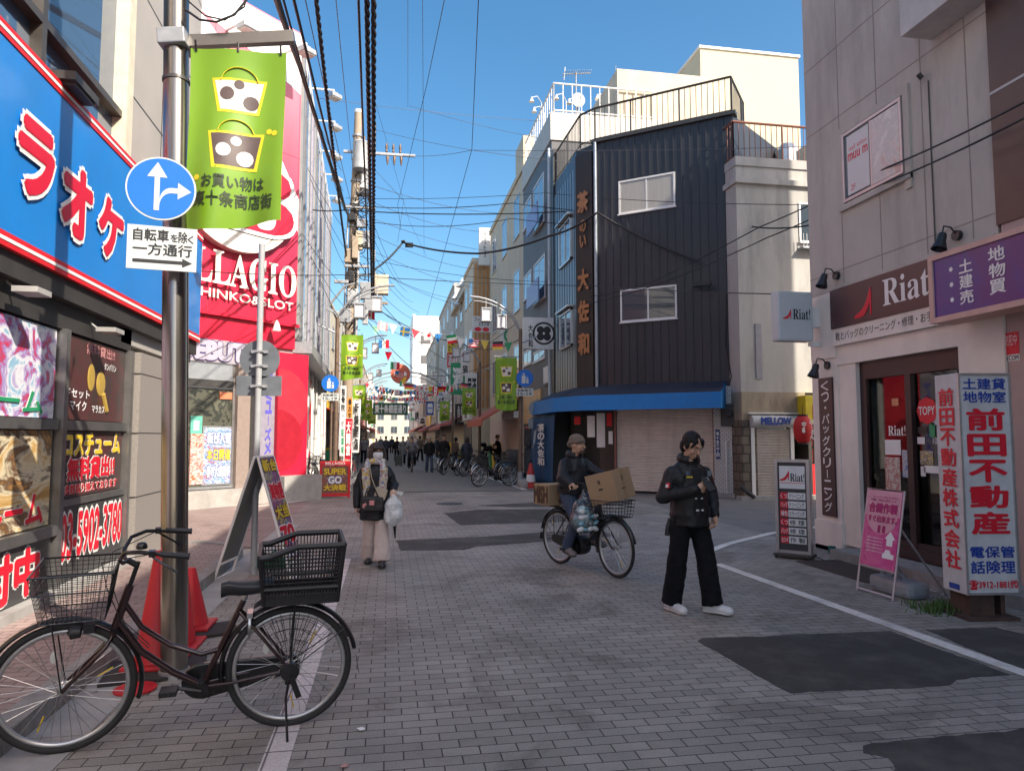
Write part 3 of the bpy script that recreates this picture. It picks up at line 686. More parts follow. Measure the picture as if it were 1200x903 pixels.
# tiled pier
M_tile = brickmat('white_tile', (.62, .60, .56), (.68, .66, .62), (.16, .16, .16), .11, .06, msize=.006, axis='xz', var=.2, rough=.35)
xt0 = xs1+.07
b = MB(); b.box(xt0, .62, -.05, .6, .12, 3.05); part('tiled_pier', b, M_tile, dk)
b = MB(); b.box(xt0-.02, .66, -.12, .6, 0, .12); part('pier_base', b, M_concrete, dk)
b = MB(); xm = xt0+.42; b.box(xm-.2, xm+.2, -.16, -.051, 1.95, 2.55); mb_ = part('meter_box', b, M_dark, dk, bevel=.01)
b = MB(); b.lathe([(.0, -.28), (.09, -.28), (.1, -.2), (.1, -.16)], 18, c=(xm+.03, 0, 2.28), axis='y'); part('meter_dial', b, M_black, mb_, smooth=40)
b = MB(); b.box(xt0+.05, xt0+.17, -.062, -.051, 1.05, 1.85); q = part('address_plate', b, mat('plate_navy', (.02, .05, .16), .35), dk); lettering(q, '東十条三丁目', (xt0+.07, xt0+.15, 1.1, 1.8), M_ink_w, y=-.062, d=.001, vertical=True)
b = MB(); b.tube([(xm-.08, -.1, .1), (xm-.08, -.1, 1.5), (xm+.05, -.1, 1.6)], .022, 8); b.tube([(xm+.06, -.1, 1.1), (xm+.06, -.1, 1.6)], .02, 8); part('gas_pipe', b, M_white, dk, smooth=50)
b = MB(); b.tube([(xm, -.05, 3.05), (xm+.1, -.1, 3.3), (xm-.05, -.06, 4.2), (xm, -.05, 5.6)], .016, 6); b.tube([(xm+.1, -.07, 2.5), (xm+.2, -.1, 3.0), (xm+.12, -.1, 3.2)], .014, 6); part('service_cable', b, M_black, dk)
# awning
M_awn = mat('awning_blue', (.015, .19, .52), .65, var=.08, scale=5)
M_awn2 = mat('awning_top', (.022, .028, .05), .7, var=.15, scale=4, dirt=.4, dirtcol=(.05, .05, .055))
pr = .75
e = [(.12, 0.0), (xl, 0.0), c2, (c3[0], c3[1])]
f2 = [(.12, -pr), (xl-.15, -pr), (c2[0]-.72, c2[1]-.30), (in_f(DF, 5.1, 24.9))]
b = MB()
for i in range(3):
    p0, p1, q0, q1 = e[i], e[i+1], f2[i], f2[i+1]
    b.quad((p0[0], p0[1], 3.2), (p1[0], p1[1], 3.2), (q1[0], q1[1], 2.86), (q0[0], q0[1], 2.86), m=1)
    b.quad((q0[0], q0[1], 2.86), (q1[0], q1[1], 2.86), (q1[0]*1.003, q1[1]-.03, z_aw), (q0[0]*1.003, q0[1]-.03, z_aw), m=0)
b.quad((.12, 0, 3.2), (.12, -pr, 2.86), (.12, -pr-.03, z_aw), (.12, 0, z_aw), m=0)
b.quad((c3[0], c3[1], 3.2), (f2[3][0], f2[3][1], 2.86), (f2[3][0], f2[3][1]-.03, z_aw), (c3[0], c3[1], z_aw), m=0)
aw = part('awning', b, [M_awn, M_awn2], dk)
md = aw.modifiers.new('thick', 'SOLIDIFY'); md.thickness = .012
# cant strip with carved gilt characters
GF = Frame(5.78, 21.25, math.degrees(math.atan2(20.6-21.25, 6.15-5.78)))
gw = math.hypot(.37, .65)
GM = DF.I @ GF.M
b = MB(); b.box(.02, gw-.02, -.06, -.002, 3.1, HD-.2); b.v = [tuple(GM @ Vector(v)) for v in b.v]; cs = part('sign_plank', b, mat('burnt_wood', (.03, .022, .02), .55, var=.3, scale=8, stretch=.1), dk)
M_gilt = mat('gilt_letters', (.38, .17, .075), .4, .3, var=.25, scale=12)
for ch, py in (('茶', 237), ('の', 265), ('い', 283), ('大', 328), ('佐', 365), ('和', 403)):
    s = .74 if ch not in 'のい' else .42; z = GF.at(687, py)[1]; h = .42*s
    b = MB(); put_text(b, ch, gw*.5-gw*.40*s, gw*.5+gw*.40*s, z-h, z+h, y=-.06, d=.05, bold=.05); b.v = [tuple(GM @ Vector(v)) for v in b.v]; part('carved_letter', b, M_gilt, cs)
# street face
WF = Frame(5.78, 24.2, -90); WM = DF.I @ WF.M
def wpart(name, mb, m, par=dk): mb.v = [tuple(WM @ Vector(v)) for v in mb.v]; return part(name, mb, m, par)
b = MB(); b.box(.02, 2.93, -.03, -.002, 3.1, HD-.5); wpart('street_cladding', b, M_bluegrey)
b = MB()
for k in range(9): b.box(.15+k*.33, .165+k*.33, -.042, -.03, 3.1, HD-.5)
wpart('cladding_seam', b, mat('seam_dark', (.05, .06, .08), .4), dk)
for (z0, z1) in ((7.35, 8.75), (4.55, 5.75)):
    f = MB(); f.box(.9, 2.5, -.1, -.03, z0, z0+.06); f.box(.9, 2.5, -.1, -.03, z1-.06, z1); f.box(.9, .96, -.1, -.03, z0, z1); f.box(2.44, 2.5, -.1, -.03, z0, z1); f.box(1.67, 1.73, -.09, -.03, z0, z1); f.box(.85, 2.55, -.22, -.03, z1+.05, z1+.1)
    o = wpart('window', f, M_alu); g = MB(); g.box(.96, 2.44, -.06, -.05, z0+.06, z1-.06); wpart('pane', g, M_pane_blue, o)
b = MB(); b.box(-.35, .0, -.06, .4, 2.6, 12); wpart('pipe_bay', b, M_black)
b = MB(); b.tube([(-.5, -.1, 0), (-.5, -.1, 12.2)], .05, 8); wpart('downpipe', b, mat('pipe_white', (.55, .6, .66), .4))
# roof railing
def railing(parent, pts, z0, h, m, step=.16, r=.016, name='roof_railing', top=.035, conv=None):
    b = MB()
    for i in range(len(pts)-1):
        p, q = Vector(pts[i]), Vector(pts[i+1]); L = (q-p).length; k = max(1, int(L/step))
        b.tube([(p.x, p.y, z0+h), (q.x, q.y, z0+h)], top, 6); b.tube([(p.x, p.y, z0+.12), (q.x, q.y, z0+.12)], r, 6)
        for j in range(k+1):
            a = p+(q-p)*j/k; rr = top*.8 if j in (0, k) or j % 9 == 0 else r*.7; b.tube([(a.x, a.y, z0), (a.x, a.y, z0+h)], rr, 5)
    return part(name, b, m, parent)
railing(dk, [(.4, .15), (xl, .15), (c2[0]+.1, c2[1]+.1), (c3[0]+.1, c3[1])], HD+.1, 1.1, M_dark)
railing(dk, [(.4, .15), (.42, 2.0)], HD+.1, 1.1, M_dark)
b = MB(); b.tube([(xm-.9, -.03, 5.95), (xm-.6, -.3, 5.9)], .03); b.cbox((xm-.6, -.3, 5.9), (.5, .12, .1)); part('cable_bracket', b, M_black, dk)

# ================================================================ slate building with white windows
EF = Frame(5.8, 30.3, -90)
sl = thing_at('slate_building', 'slate grey building with white framed windows beside the black corner building', 'building', EF)
b = MB(); b.box(0, 5.55, 0, 7, 0, 12.55); part('wall', b, M_slate, sl)
b = MB(); b.box(-.02, 5.6, -.05, .4, 12.55, 13.6); b.box(5.45, 5.6, .4, 4.2, 12.55, 13.6); part('parapet', b, mat('parapet_paint', (.52, .49, .44), .6, dirt=.4, dirtcol=(.3, .28, .25)), sl)
for r_ in ((613.6, 623, 233, 272), (625.5, 638, 209, 273), (614, 623, 318, 356), (625.5, 639, 302, 360), (613.5, 623, 408, 434), (625, 638.5, 408, 429)):
    xa = EF.at(r_[0], 300)[0]; xb = EF.at(r_[1], 300)[0]; xm_ = (r_[0]+r_[1])/2; z1 = EF.at(xm_, r_[2]+2)[1]; z0 = EF.at(xm_, r_[3]-6)[1]
    window(sl, xa, xb, z0, z1, 0, .08, 1 if xb-xa > 1.3 else 0, M_pane_blue, M_white)
    if r_[0] > 624 and r_[2] < 400:
        b = MB(); b.box(xa-.05, xb+.05, -.3, -.26, z0-.1, z0+.75); part('balcony_screen', b, mat('lilac_screen', (.22, .25, .48), .4), sl)
railing(sl, [(.05, .1), (5.5, .1), (5.5, 4)], 13.6, 1.15, M_white, .35, .03)
b = MB(); b.box(1.2, 5.4, 2.6, 7, 12.55, 15.6); part('penthouse', b, M_beige, sl)
b = MB(); b.box(.4, 3.8, -.08, -.002, 2.2, 3.5); part('lit_panel', b, mat('orange_panel', (.62, .38, .18), .5, var=.2), sl)
b = MB(); b.box(.3, 5.2, -.02, -.002, .1, 2.1); part('shopfront', b, M_pane, sl)
# ================================================================ cream stair tower behind
b = MB(); ct = thing('stair_tower', 'tall plain cream block rising behind the black corner building', 'building', (12.3, 26, 0))
b.box(0, 4.35, 0, 6, 0, 17.4); part('wall', b, M_cream, ct)
b = MB(); b.box(-.06, 4.41, -.06, 6.06, 17.4, 17.5); part('coping', b, M_white, ct)
window(ct, -1.9, -1.0, 12.3, 13.4, .0, .06, 1, M_pane, M_white)
b = MB(); b.box(-2.6, -.004, .02, 6, 0, 12.9); part('annex', b, M_cream, ct)
# ================================================================ grey rendered building with rust railing
AF = Frame(9.27, 17.55, 0)
gb = thing_at('rendered_building', 'stained grey rendered building with a rust red roof railing and small shuttered bar', 'building', AF)
b = MB(); b.box(0, 4.4, 0, 2.2, 2.85, 9.05); b.box(0, 4.4, 2.2, 9, 2.85, 9.05); part('wall', b, M_greywall, gb)
b = MB(); b.box(-.06, 4.45, -.1, 2.3, 8.55, 8.7); b.box(-.02, 4.4, -.04, 2.2, 9.05, 9.3); part('cornice', b, M_greywall, gb)
M_stone = brickmat('rubble_stone', (.14, .115, .09), (.21, .17, .13), (.07, .06, .05), .34, .24, msize=.02, axis='xz', var=.4, bump=1.0)
b = MB(); b.box(0, .42, -.02, 2, 0, 2.1); part('stone_pier', b, M_stone, gb)
b = MB(); b.box(0, 1.85, -.03, 2, 2.1, 2.85); part('stained_band', b, mat('stained_render', (.33, .27, .19), .85, var=.25, scale=3, stretch=.3, dirt=.7, dirtcol=(.08, .07, .055)), gb)
xa = AF.at(884, 530)[0]; xb = AF.at(926, 530)[0]
shutter(gb, xa, xb, .05, 1.86, .0, mat('shutter_old', (.40, .36, .33), .55, dirt=.5, dirtcol=(.22, .18, .15)), .07)
for x in (xa-.1, xb):
    b = MB(); b.box(x, x+.1, -.04, .2, 0, 1.95); part('shutter_rail', b, M_white, gb)
b = MB(); n_ = 14; prof = [(-.02-.2*math.sin(math.pi*i/n_), 1.9+.34*(1-math.cos(math.pi*i/n_))/2) for i in range(n_+1)]
b.prism(prof, xa-.12, xb+.16, plane='yz'); bx = part('bar_sign', b, mat('sign_greywhite', (.5, .5, .5), .5, dirt=.5, dirtcol=(.3, .28, .26)), gb, smooth=40)
lettering(bx, 'MELLOW', (xa+.1, xb-.08, 1.98, 2.16), mat('ink_navy', (.02, .06, .28), .4), y=-.222, d=.006, bold=.07)
b = MB(); b.box(xa-.2, xb+.2, -.14, 0, 2.26, 2.3); part('sign_ledge', b, M_white, gb)
window(gb, AF.at(936, 260)[0], AF.at(958, 260)[0], AF.at(940, 284)[1], AF.at(940, 238)[1], 0, .05, 0, M_pane, M_alu)
b = MB(); xw = AF.at(936, 260)[0]
for k in range(6): b.tube([(xw+.1*k, -.2, AF.at(940, 291)[1]), (xw+.1*k, -.2, AF.at(940, 276)[1])], .012, 5)
b.box(xw-.05, xw+.7, -.24, 0, AF.at(940, 293)[1], AF.at(940, 291)[1]); part('window_rail', b, M_galv, gb)
railing(gb, [(.0, 1.6), (.02, .15), (4.3, .15)], 9.25, 1.1, mat('rust_rail', (.20, .07, .045), .6), .16)
b = MB(); b.box(.45, .62, -.03, -.001, 3.2, 4.7); part('old_plate', b, mat('old_plate', (.30, .29, .31), .6, dirt=.6, dirtcol=(.2, .17, .16)), gb)
b = MB(); b.cbox((3.2, 1.0, 9.6), (1.0, .8, 1.2)); b.lathe([(.4, 0), (.4, .5), (.2, .75), (0, .8)], 16, c=(2.9, 2.2, 10)); part('roof_tank', b, M_alu, gb)
b = MB(); b.tube([(-.1, -.1, .35), (.0, -.25, .2), (.15, -.3, .08)], .06, 8); part('gap_pipe', b, M_black, gb)
b = MB(); b.box(-.2, 4.4, -.3, 0, 0, .1); part('step', b, M_concrete, gb)
# ramen shop
rm = thing_at('ramen_shop', 'narrow ramen shop with a yellow box sign in the shaded side street', 'shop', Frame(11.3, 17.53, 0))
b = MB(); b.box(-.08, 3, .9, 1.0, 0, 2.75); b.box(-.1, .0, .02, 1, 0, 2.7); b.box(2.3, 2.4, -.0, 1, 0, 2.7); part('wall', b, mat('ramen_dark', (.03, .022, .018), .6), rm)
b = MB(); b.box(-.42, 1.9, -.4, -.02, 2.0, 2.75); ys = part('box_sign', b, mat('sign_yellow', (.62, .50, .02), .4), rm, bevel=.01)
b = MB(); b.box(-.22, .12, -.408, -.4, 2.13, 2.5); part('red_stamp', b, M_ink_r, ys, bevel=.0)
lettering(ys, '日高', (.3, .95, 2.32, 2.58), M_ink_k, y=-.4, bold=.05); lettering(ys, 'ラーメン', (.3, 1.2, 2.08, 2.28), M_ink_k, y=-.4, bold=.04)
b = MB()
for k in range(9): b.box(.1+(k % 3)*.28, .3+(k % 3)*.28, .88, .899, .5+(k//3)*.45, .85+(k//3)*.45, k % 3)
part('menu_sheet', b, [M_ink_w, M_red, M_ink_y], rm)
b = MB(); b.box(.0, 2.3, .4, .6, 0, .9); part('counter', b, M_red, rm)

# ================================================================ shoe repair building on the right
RF = Frame(6.4, 9.85, -90)
rb = thing_at('repair_shop_building', 'grey panelled building with white framed shoe repair shop at street level', 'building', RF)
M_rwall = mat('grey_panel', (.47, .435, .39), .75, var=.1, scale=2, stretch=.5, dirt=.85, dirtcol=(.29, .26, .23), bump=.2)
b = MB(); b.box(0, 3.42, 0, 6, 3.78, 11.5); b.box(0, .62, .02, 6, 2.95, 3.78); b.box(.62, 3.42, .02, 6, 2.95, 3.78); part('wall', b, M_rwall, rb)
b = MB(); b.box(0, 3.4, -.03, .2, 3.76, 3.82); part('string_course', b, M_rwall, rb)
b = MB(); seams(b, 0, 3.42, 3.85, 10.6, [.82, 1.62, 2.42, 3.1], [4.05, 6.3, 7.35, 8.9], 0, .014); part('panel_joint', b, mat('joint_grey', (.30, .255, .225), .8), rb)
b = MB(); b.box(0.02, .62, -.04, 6, 2.8, 3.76); b.box(.62, 2.95, -.02, 3.0, 2.68, 2.95); b.box(2.84, 3.45, -.03, 3, .13, 2.95); b.box(0, .17, -.02, 6, .42, 2.8); b.box(.17, .62, -.02, .5, .42, 2.8); b.box(0, .64, -.05, 6, 0, .42); b.box(.62, 1.0, .0, .35, .13, 2.68)
part('white_surround', b, mat('white_render', (.78, .71, .64), .65, var=.06, scale=3, dirt=.3, dirtcol=(.42, .39, .37)), rb)
# sign board over the shop
x0, x1_ = .62, 3.3
b = MB(); b.box(x0, x1_, -.1, -.02, 3.20, 3.76); rs = part('sign_board', b, artmat('sign_maroon', [(.045, .022, .024), (.055, .025, .028), (.065, .026, .03)], .7), rb)
lettering(rs, SERIF('Riat')+'!', (RF.at(1034, 330, .1)[0], RF.at(1096, 330, .1)[0], 3.33, 3.68), M_ink_w, y=-.1, bold=0)
def shoe(parent, x, z, k, y, m):
    p = [(0, .0), (.02, .07), (.16, .13), (.32, .20), (.46, .32), (.58, .50), (.66, .66), (.74, .82), (.76, .6), (.75, .0), (.70, .0), (.69, .36), (.63, .27), (.52, .10), (.42, .02), (.2, -.02)]
    b = MB(); b.prism([(x+a*k, z+c*k) for a, c in p], y-.006, y); return part('shoe_logo', b, m, parent)
shoe(rs, RF.at(1001, 350, .1)[0], 3.27, .46, -.1, M_ink_r)
b = MB(); b.box(x0, x1_, -.08, -.02, 2.955, 3.197); r2 = part('sign_strip', b, MATS['white_render'], rb)
lettering(r2, '靴とバッグのクリーニング・修理・お手入れ', (.70, 2.75, 3.02, 3.14), M_ink_k, y=-.08, bold=0)
# doors: two glazed leaves in a dark maroon frame, room behind
M_maroon = mat('maroon_frame', (.035, .016, .018), .4, var=.15)
b = MB(); b.box(1.0, 2.84, .06, .16, 2.44, 2.68); b.box(1.0, 1.12, .06, .16, .2, 2.44); b.box(2.74, 2.84, .06, .16, .2, 2.44); b.box(1.86, 1.96, .06, .16, .2, 2.44); b.box(1.0, 2.84, .04, .2, .13, .26); b.box(1.12, 1.86, .07, .15, .26, .34); b.box(1.96, 2.74, .07, .15, .26, .34)
dr = part('door_frame', b, M_maroon, rb)
b = MB(); b.box(1.12, 1.86, .1, .106, .34, 2.44); part('pane', b, M_glass, dr)
b = MB(); b.box(1.96, 2.74, .115, .121, .34, 2.44); part('pane', b, M_glass, dr)
b = MB(); b.box(.98, 2.9, 3.0, 3.05, .1, 2.7); b.box(.9, .98, .36, 3.0, .1, 2.7); b.box(2.9, 2.98, .2, 3.0, .1, 2.7); b.box(.98, 2.9, .2, 3.0, .1, .13); part('shop_room', b, mat('shop_wall', (.62, .58, .46), .8), rb)
b = MB(); b.box(.98, 2.9, 1.5, 2.0, .13, 1.0, 0); b.box(.98, 2.9, 1.4, 2.05, 1.0, 1.06, 1); part('counter', b, [M_dark, M_white], rb)
b = MB(); b.box(1.2, 2.7, 1.2, 1.35, 2.62, 2.66); part('ceiling_light', b, mat('tube_light', (1.0, .93, .8), .5, emit=5.0), rb)
b = MB()
for i in range(3):
    b.box(.98, 2.9, 2.7, 3.0, 1.25+i*.42, 1.28+i*.42, 0)
part('shelf', b, M_white, rb)
rnd = random.Random(3)
for i in range(3):
    for k in range(9):
        b = MB(); x = 1.05+k*.2; b.box(x, x+.12+.05*rnd.random(), 2.72, 2.9, 1.285+i*.42, 1.285+i*.42+.12+.2*rnd.random()); part('stock_box', b, [M_red, M_ink_w, M_beige, M_ink_y, M_black, M_pane][rnd.randrange(6)], rb)
def sticker(a, c_, m, y=.095, nm='sticker'):
    xa, za = RF.at(*a, -y); xb, zb_ = RF.at(*c_, -y); b = MB(); b.box(xa, xb, y-.002, y, zb_, za); return part(nm, b, m, rb), (xa, xb, zb_, za)
sticker((1045, 467), (1053, 475), mat('lit_square_orange', (.6, .25, .12), .5)); sticker((1037, 515), (1056, 533), M_ink_w)  # first one paints an orange lit square inside the shop as flat colour
sticker((1057, 527), (1072, 560), artmat('photo_blue', [(.05, .1, .25), (.3, .4, .55), (.5, .5, .5), (.1, .2, .4)], 16, dist=1), nm='leaflet'); sticker((1037, 535), (1056, 575), artmat('photo_red', [(.45, .4, .38), (.4, .12, .1), (.55, .5, .45)], 16, dist=1), nm='leaflet')
for a, c_, m in (((1075, 500), (1087, 508), M_black), ((1075, 512), (1084, 520), M_ink_w), ((1089, 495), (1096, 512), M_ink_g), ((1078, 528), (1094, 545), artmat('photo_gold', [(.45, .3, .05), (.6, .5, .2), (.05, .05, .05), (.5, .45, .4)], 18, dist=1)), ((1083, 545), (1106, 555), M_ink_w), ((1079, 546), (1085, 558), M_white)):
    sticker(a, c_, m, .11)
q, rc = sticker((1091, 473), (1118, 497), mat('topy_panel', (.55, .58, .6), .5), .11); lettering(q, 'SHOE', (rc[0]+.12, rc[1]-.02, (rc[2]+rc[3])/2+.02, rc[3]-.06), M_ink_k, y=.108, d=.001); lettering(q, 'REPAIR', (rc[0]+.12, rc[1]-.0, rc[2]+.05, (rc[2]+rc[3])/2-.02), M_ink_k, y=.108, d=.001)
tx, tz = RF.at(1086, 481, -.1); b = MB(); b.lathe([(0, .1), (.17, .1), (.17, .105), (0, .105)], 8, c=(tx, 0, tz), axis='y', capb=False)
q = part('octagon_sticker', b, M_ink_r, rb); lettering(q, 'TOPY', (tx-.13, tx+.13, tz-.05, tz+.05), M_ink_w, y=.1, d=.002)
xa, za = RF.at(1041, 505, -.1); b = MB(); put_text(b, SERIF('Riat')+'!', xa, xa+.32, za-.06, za+.07, y=.098, d=.001, bold=0); part('window_letters', b, M_ink_w, rb)
xa, za = RF.at(1100, 520, -.1); b = MB(); put_text(b, '10:00-19:00', xa-.1, xa+.3, za, za+.08, y=.11, d=.001, bold=0); part('window_letters', b, M_ink_w, rb)
# vertical brown board on the white pier
xa, xb = .2, .52
b = MB(); b.box(xa, xb, -.05, -.02, .5, 2.52); q = part('vertical_board', b, MATS['sign_maroon'], rb); lettering(q, 'くつ・バッグクリーニング', (xa+.07, xb-.07, .55, 2.48), M_ink_w, y=-.05, vertical=True, bold=.015)
# nail salon window
rc = RF.rect([(990, 155), (1060, 113), (990, 238), (1062, 208)])
b = MB()
f_ = .1; x0, x1, z0, z1 = rc
b.box(x0-f_, x1+f_, -.03, .0, z1, z1+.1); b.box(x0-f_, x1+f_, -.05, .0, z0-.08, z0); b.box(x0-f_, x0, -.03, .0, z0, z1); b.box(x1, x1+f_, -.03, .0, z0-.2, z1)
part('window_surround', b, M_rwall, rb)
wd = window(rb, x0+.01, x1-.01, z0+.02, z1-.02, -.02, .04, 1, M_pane, mat('pinkish_alu', (.50, .42, .42), .4, .5), sill=False)
xmid = (x0+x1)/2
b = MB(); b.box(x0+.12, xmid-.03, -.045, -.034, z0+.09, z1-.1); p1 = part('poster', b, mat('salon_print', (.62, .60, .60), .4, var=.05, scale=2), wd)
lettering(p1, 'nail salon', (x0+.17, xmid-.06, z1-.32, z1-.25), M_ink_r, y=-.045, d=.001, bold=0); lettering(p1, 'muu m', (x0+.14, xmid-.05, z1-.46, z1-.36), M_ink_r, y=-.045, d=.001, bold=.02); lettering(p1, '2F', (x0+.18, x0+.28, z0+.14, z0+.22), M_ink_r, y=-.045, d=.001, bold=0)
b = MB(); b.box(xmid+.03, x1-.06, -.045, -.034, z0+.07, z1-.08); part('poster', b, artmat('salon_photo', [(.50, .30, .27), (.62, .45, .40), (.66, .58, .55), (.55, .50, .48), (.70, .64, .6)], 2.6, dist=1.4), wd)
b = MB(); b.box(2.62, 3.42, -.42, -.002, RF.at(1120, 22)[1]-.05, RF.at(1120, 22)[1]+.55); part('lamp_box', b, mat('lamp_casing', (.50, .48, .46), .5), rb, bevel=.01)
b = MB(); b.tube([(2.5, -.05, 6.0), (2.5, -.1, 6.05)], .03); b.tube([(2.55, -.01, 3.9), (2.55, -.01, 5.95)], .008, 5); part('cable_clip', b, M_dark, rb)
# estate agent building, nearer
ra = thing_at('agency_building', 'estate agency building with dark brown metal panels on its upper floor', 'building', RF)
b = MB(); b.box(3.42, 26, -.02, 6, 3.9, 11.5); part('upper_cladding', b, mat('brown_panel', (.075, .045, .040), .4, .3, var=.12), ra)
b = MB(); seams(b, 3.42, 14, 3.9, 10.6, [5.3, 7.2], [5.35, 6.7], -.02, .03, .006); part('panel_joint', b, M_galv, ra)
b = MB(); b.box(3.46, 26, .0, 6, .1, 3.9); part('wall', b, mat('pinkish_wall', (.46, .33, .30), .7, var=.08, scale=2), ra)
b = MB(); b.box(3.9, 14, -.06, -.002, .12, 2.35); part('metal_shutter', b, mat('grey_metal_door', (.16, .145, .14), .45, .5, var=.15, stretch=.2), ra)
xa, za = RF.at(1176, 391); xb, zb_ = RF.at(1195, 414); b = MB(); b.box(xa, xb, -.006, -.001, zb_, za); q = part('sticker', b, M_ink_r, ra); b = MB(); b.box(xa, xb, -.0065, -.001, zb_-.07, zb_-.002); q2 = part('sticker_strip', b, M_ink_w, q); lettering(q2, 'SECOM', (xa+.01, xb-.01, zb_-.06, zb_-.012), M_ink_k, y=-.0065, d=.001)
lettering(q, '防犯中', (xa+.02, xb-.02, (za+zb_)/2-.02, za-.02), M_ink_w, y=-.006, d=.001, bold=0)
b = MB(); b.box(3.45, 14, -.25, .0, 0, .14); part('step', b, M_kerb, ra)
# unseen tall block behind the repair shop, added to shade the corner
tb = thing('unseen_shade_block', 'unseen tall block added behind the repair shop to shade the corner', 'building', (13, -2, 0))
b = MB(); b.box(0, 4.3, 0, 11.85, 0, 18.3); part('wall', b, M_greywall, tb)
for i in range(4):
    for k in range(3): window(tb, .3+.9*k, .9+.9*k, 3+3.6*i, 4.6+3.6*i, 0)
# ================================================================ buildings farther down the street
def far_building(name, label, side, X, Y0, Y1, H, wallM, floors=3, wins=3, front=M_dark, awn=None, awnz=2.6, sign=None, cat='building', winM=None, frM=None, cornice=None, depth=9, base=3.1, wh=1.3):
    F = Frame(X, Y1, -90) if side > 0 else Frame(X, Y0, 90)
    L = Y1-Y0; t = thing_at(name, label, cat, F)
    b = MB(); b.box(0, L, 0, depth, 0, H); part('wall', b, wallM, t)
    b = MB(); b.box(-.03, L+.03, -.08, .4, H, H+.25); part('parapet', b, cornice or wallM, t)
    fh = (H-base)/floors
    for i in range(floors):
        for k in range(wins):
            c = L*(k+.5)/wins; w = min(1.5, L/wins*.6)
            window(t, c-w/2, c+w/2, base+fh*i+fh*.25, base+fh*i+fh*.25+min(wh, fh*.55), 0, .06, 1, winM or M_pane, frM or M_alu)
    b = MB(); b.box(.3, L-.3, -.03, -.002, .1, 2.5); sf = part('shopfront', b, front, t)
    rr = random.Random(int(Y0*7))
    for k in range(int(L/1.1)):
        b = MB(); x = .4+k*1.1; h = .5+.9*rr.random(); b.box(x, x+.5+.3*rr.random(), -.3-.3*rr.random(), -.04, .02, h); part('goods', b, [M_white, M_red, M_beige, M_ink_y, M_slate, M_ink_g, M_board][rr.randrange(7)], sf)
    if awn is not None:
        b = MB(); b.prism([(0, awnz+.6), (-1.15, awnz), (-1.15, awnz-.22), (-1.12, awnz-.22), (-1.12, awnz-.02), (0, awnz+.55)], .2, L-.2, plane='yz'); part('awning', b, awn, t)
    if sign:
        txt, x0, x1, z0, z1, bm_, ink = sign
        b = MB(); b.box(x0, x1, -.14, -.004, z0, z1); s = part('fascia_sign', b, bm_, t); lettering(s, txt, (x0+.2, x1-.2, z0+.1, z1-.1), ink, y=-.14, keep=True, bold=.03)
    return t, F
M_awnred = mat('awning_salmon', (.50, .12, .07), .7, var=.1)
M_awnstripe = mat('awning_burgundy', (.35, .05, .05), .7)
M_tan = mat('tan_tile', (.40, .33, .26), .7, var=.1, dirt=.3)
M_pinkwall = mat('pale_pink_wall', (.60, .45, .38), .7, var=.06)
M_orange = mat('orange_louvre', (.52, .25, .08), .5, var=.1, stretch=.2)
M_sandw = mat('sand_tile', (.50, .46, .38), .7, var=.1, dirt=.3)
t3, F3 = far_building('beige_building', 'beige rendered building with a salmon awning, past the slate building', 1, 5.85, 30.4, 41.0, 13.6, M_beige, 3, 3, M_pinkwall, None, 2.9, winM=M_pane_blue, wh=2.0)
b = MB(); b.prism([(0, 3.5), (-1.85, 2.42), (-1.85, 2.14), (-1.81, 2.14), (-1.81, 2.34), (0, 3.42)], 4.6, 10.35, plane='yz'); part('awning', b, M_awnred, t3)
b = MB(); b.box(8.6, 10.55, -.02, .5, 13.6, 15.2); part('stair_head', b, M_beige, t3)
b = MB(); b.box(6.5, 10, -.35, -.004, 2.5, 2.8); part('blind_box', b, M_white, t3)
t4, F4 = far_building('louvre_building', 'narrow building with orange vertical louvres facing up the street', 1, 4.95, 42.0, 47.0, 12.2, M_beige, 3, 2, M_dark, None, sign=('珈琲', .4, 4.6, 2.7, 3.5, M_white, M_ink_k))
b = MB()
for k in range(4): b.box(-.02+5.0, 5.06, .08+k*.24, .22+k*.24, 3.4, 12.1)
part('louvre', b, M_orange, t4)
t5, F5 = far_building('cornice_building', 'tan building with a heavy cornice beyond the orange louvres', 1, 5.3, 47.1, 58, 12.6, M_tan, 3, 3, M_beige, M_awnstripe, 2.7, cornice=M_sandw)
b = MB(); b.box(-.1, 11, -.35, 0, 11.6, 11.9); part('cornice', b, M_sandw, t5)
t6, F6 = far_building('grey_flats', 'bare grey flats with antennas on the roof, halfway down the street', 1, 5.3, 58.2, 76, 14.2, M_greywall, 4, 4, M_dark, M_awnred, 2.5, sign=('薬', 1, 5, 3.0, 4.2, M_ink_w, M_ink_g))
t7, F7 = far_building('ochre_building', 'ochre and grey building beyond the bare grey flats', 1, 5.0, 76.2, 96, 12.5, M_sandw, 4, 4, M_board, M_awnstripe, 2.5, frM=M_orange, sign=('クリニック', 2, 12, 3.0, 4.2, M_ink_y, M_ink_r))
t8, F8 = far_building('white_flats', 'tall white flats closing the view at the street end', 1, 4.2, 128, 146, 23.5, M_white, 6, 3, M_dark, None, depth=14)
for i in range(5):
    for k in range(2): b = MB(); b.box(18.003, 18.02, 1.4+k*3.2, 3.2+k*3.2, 4+3.6*i, 5.5+3.6*i); part('window', b, M_slate, t8)
far_building('brick_shop', 'low tan shop in front of the tall white flats', 1, 4.6, 96.2, 127.5, 8.5, M_tan, 2, 5, M_board, M_awnred, 2.6, sign=('うなぎ', 3, 14, 3.0, 4.2, M_ink_w, M_ink_k))
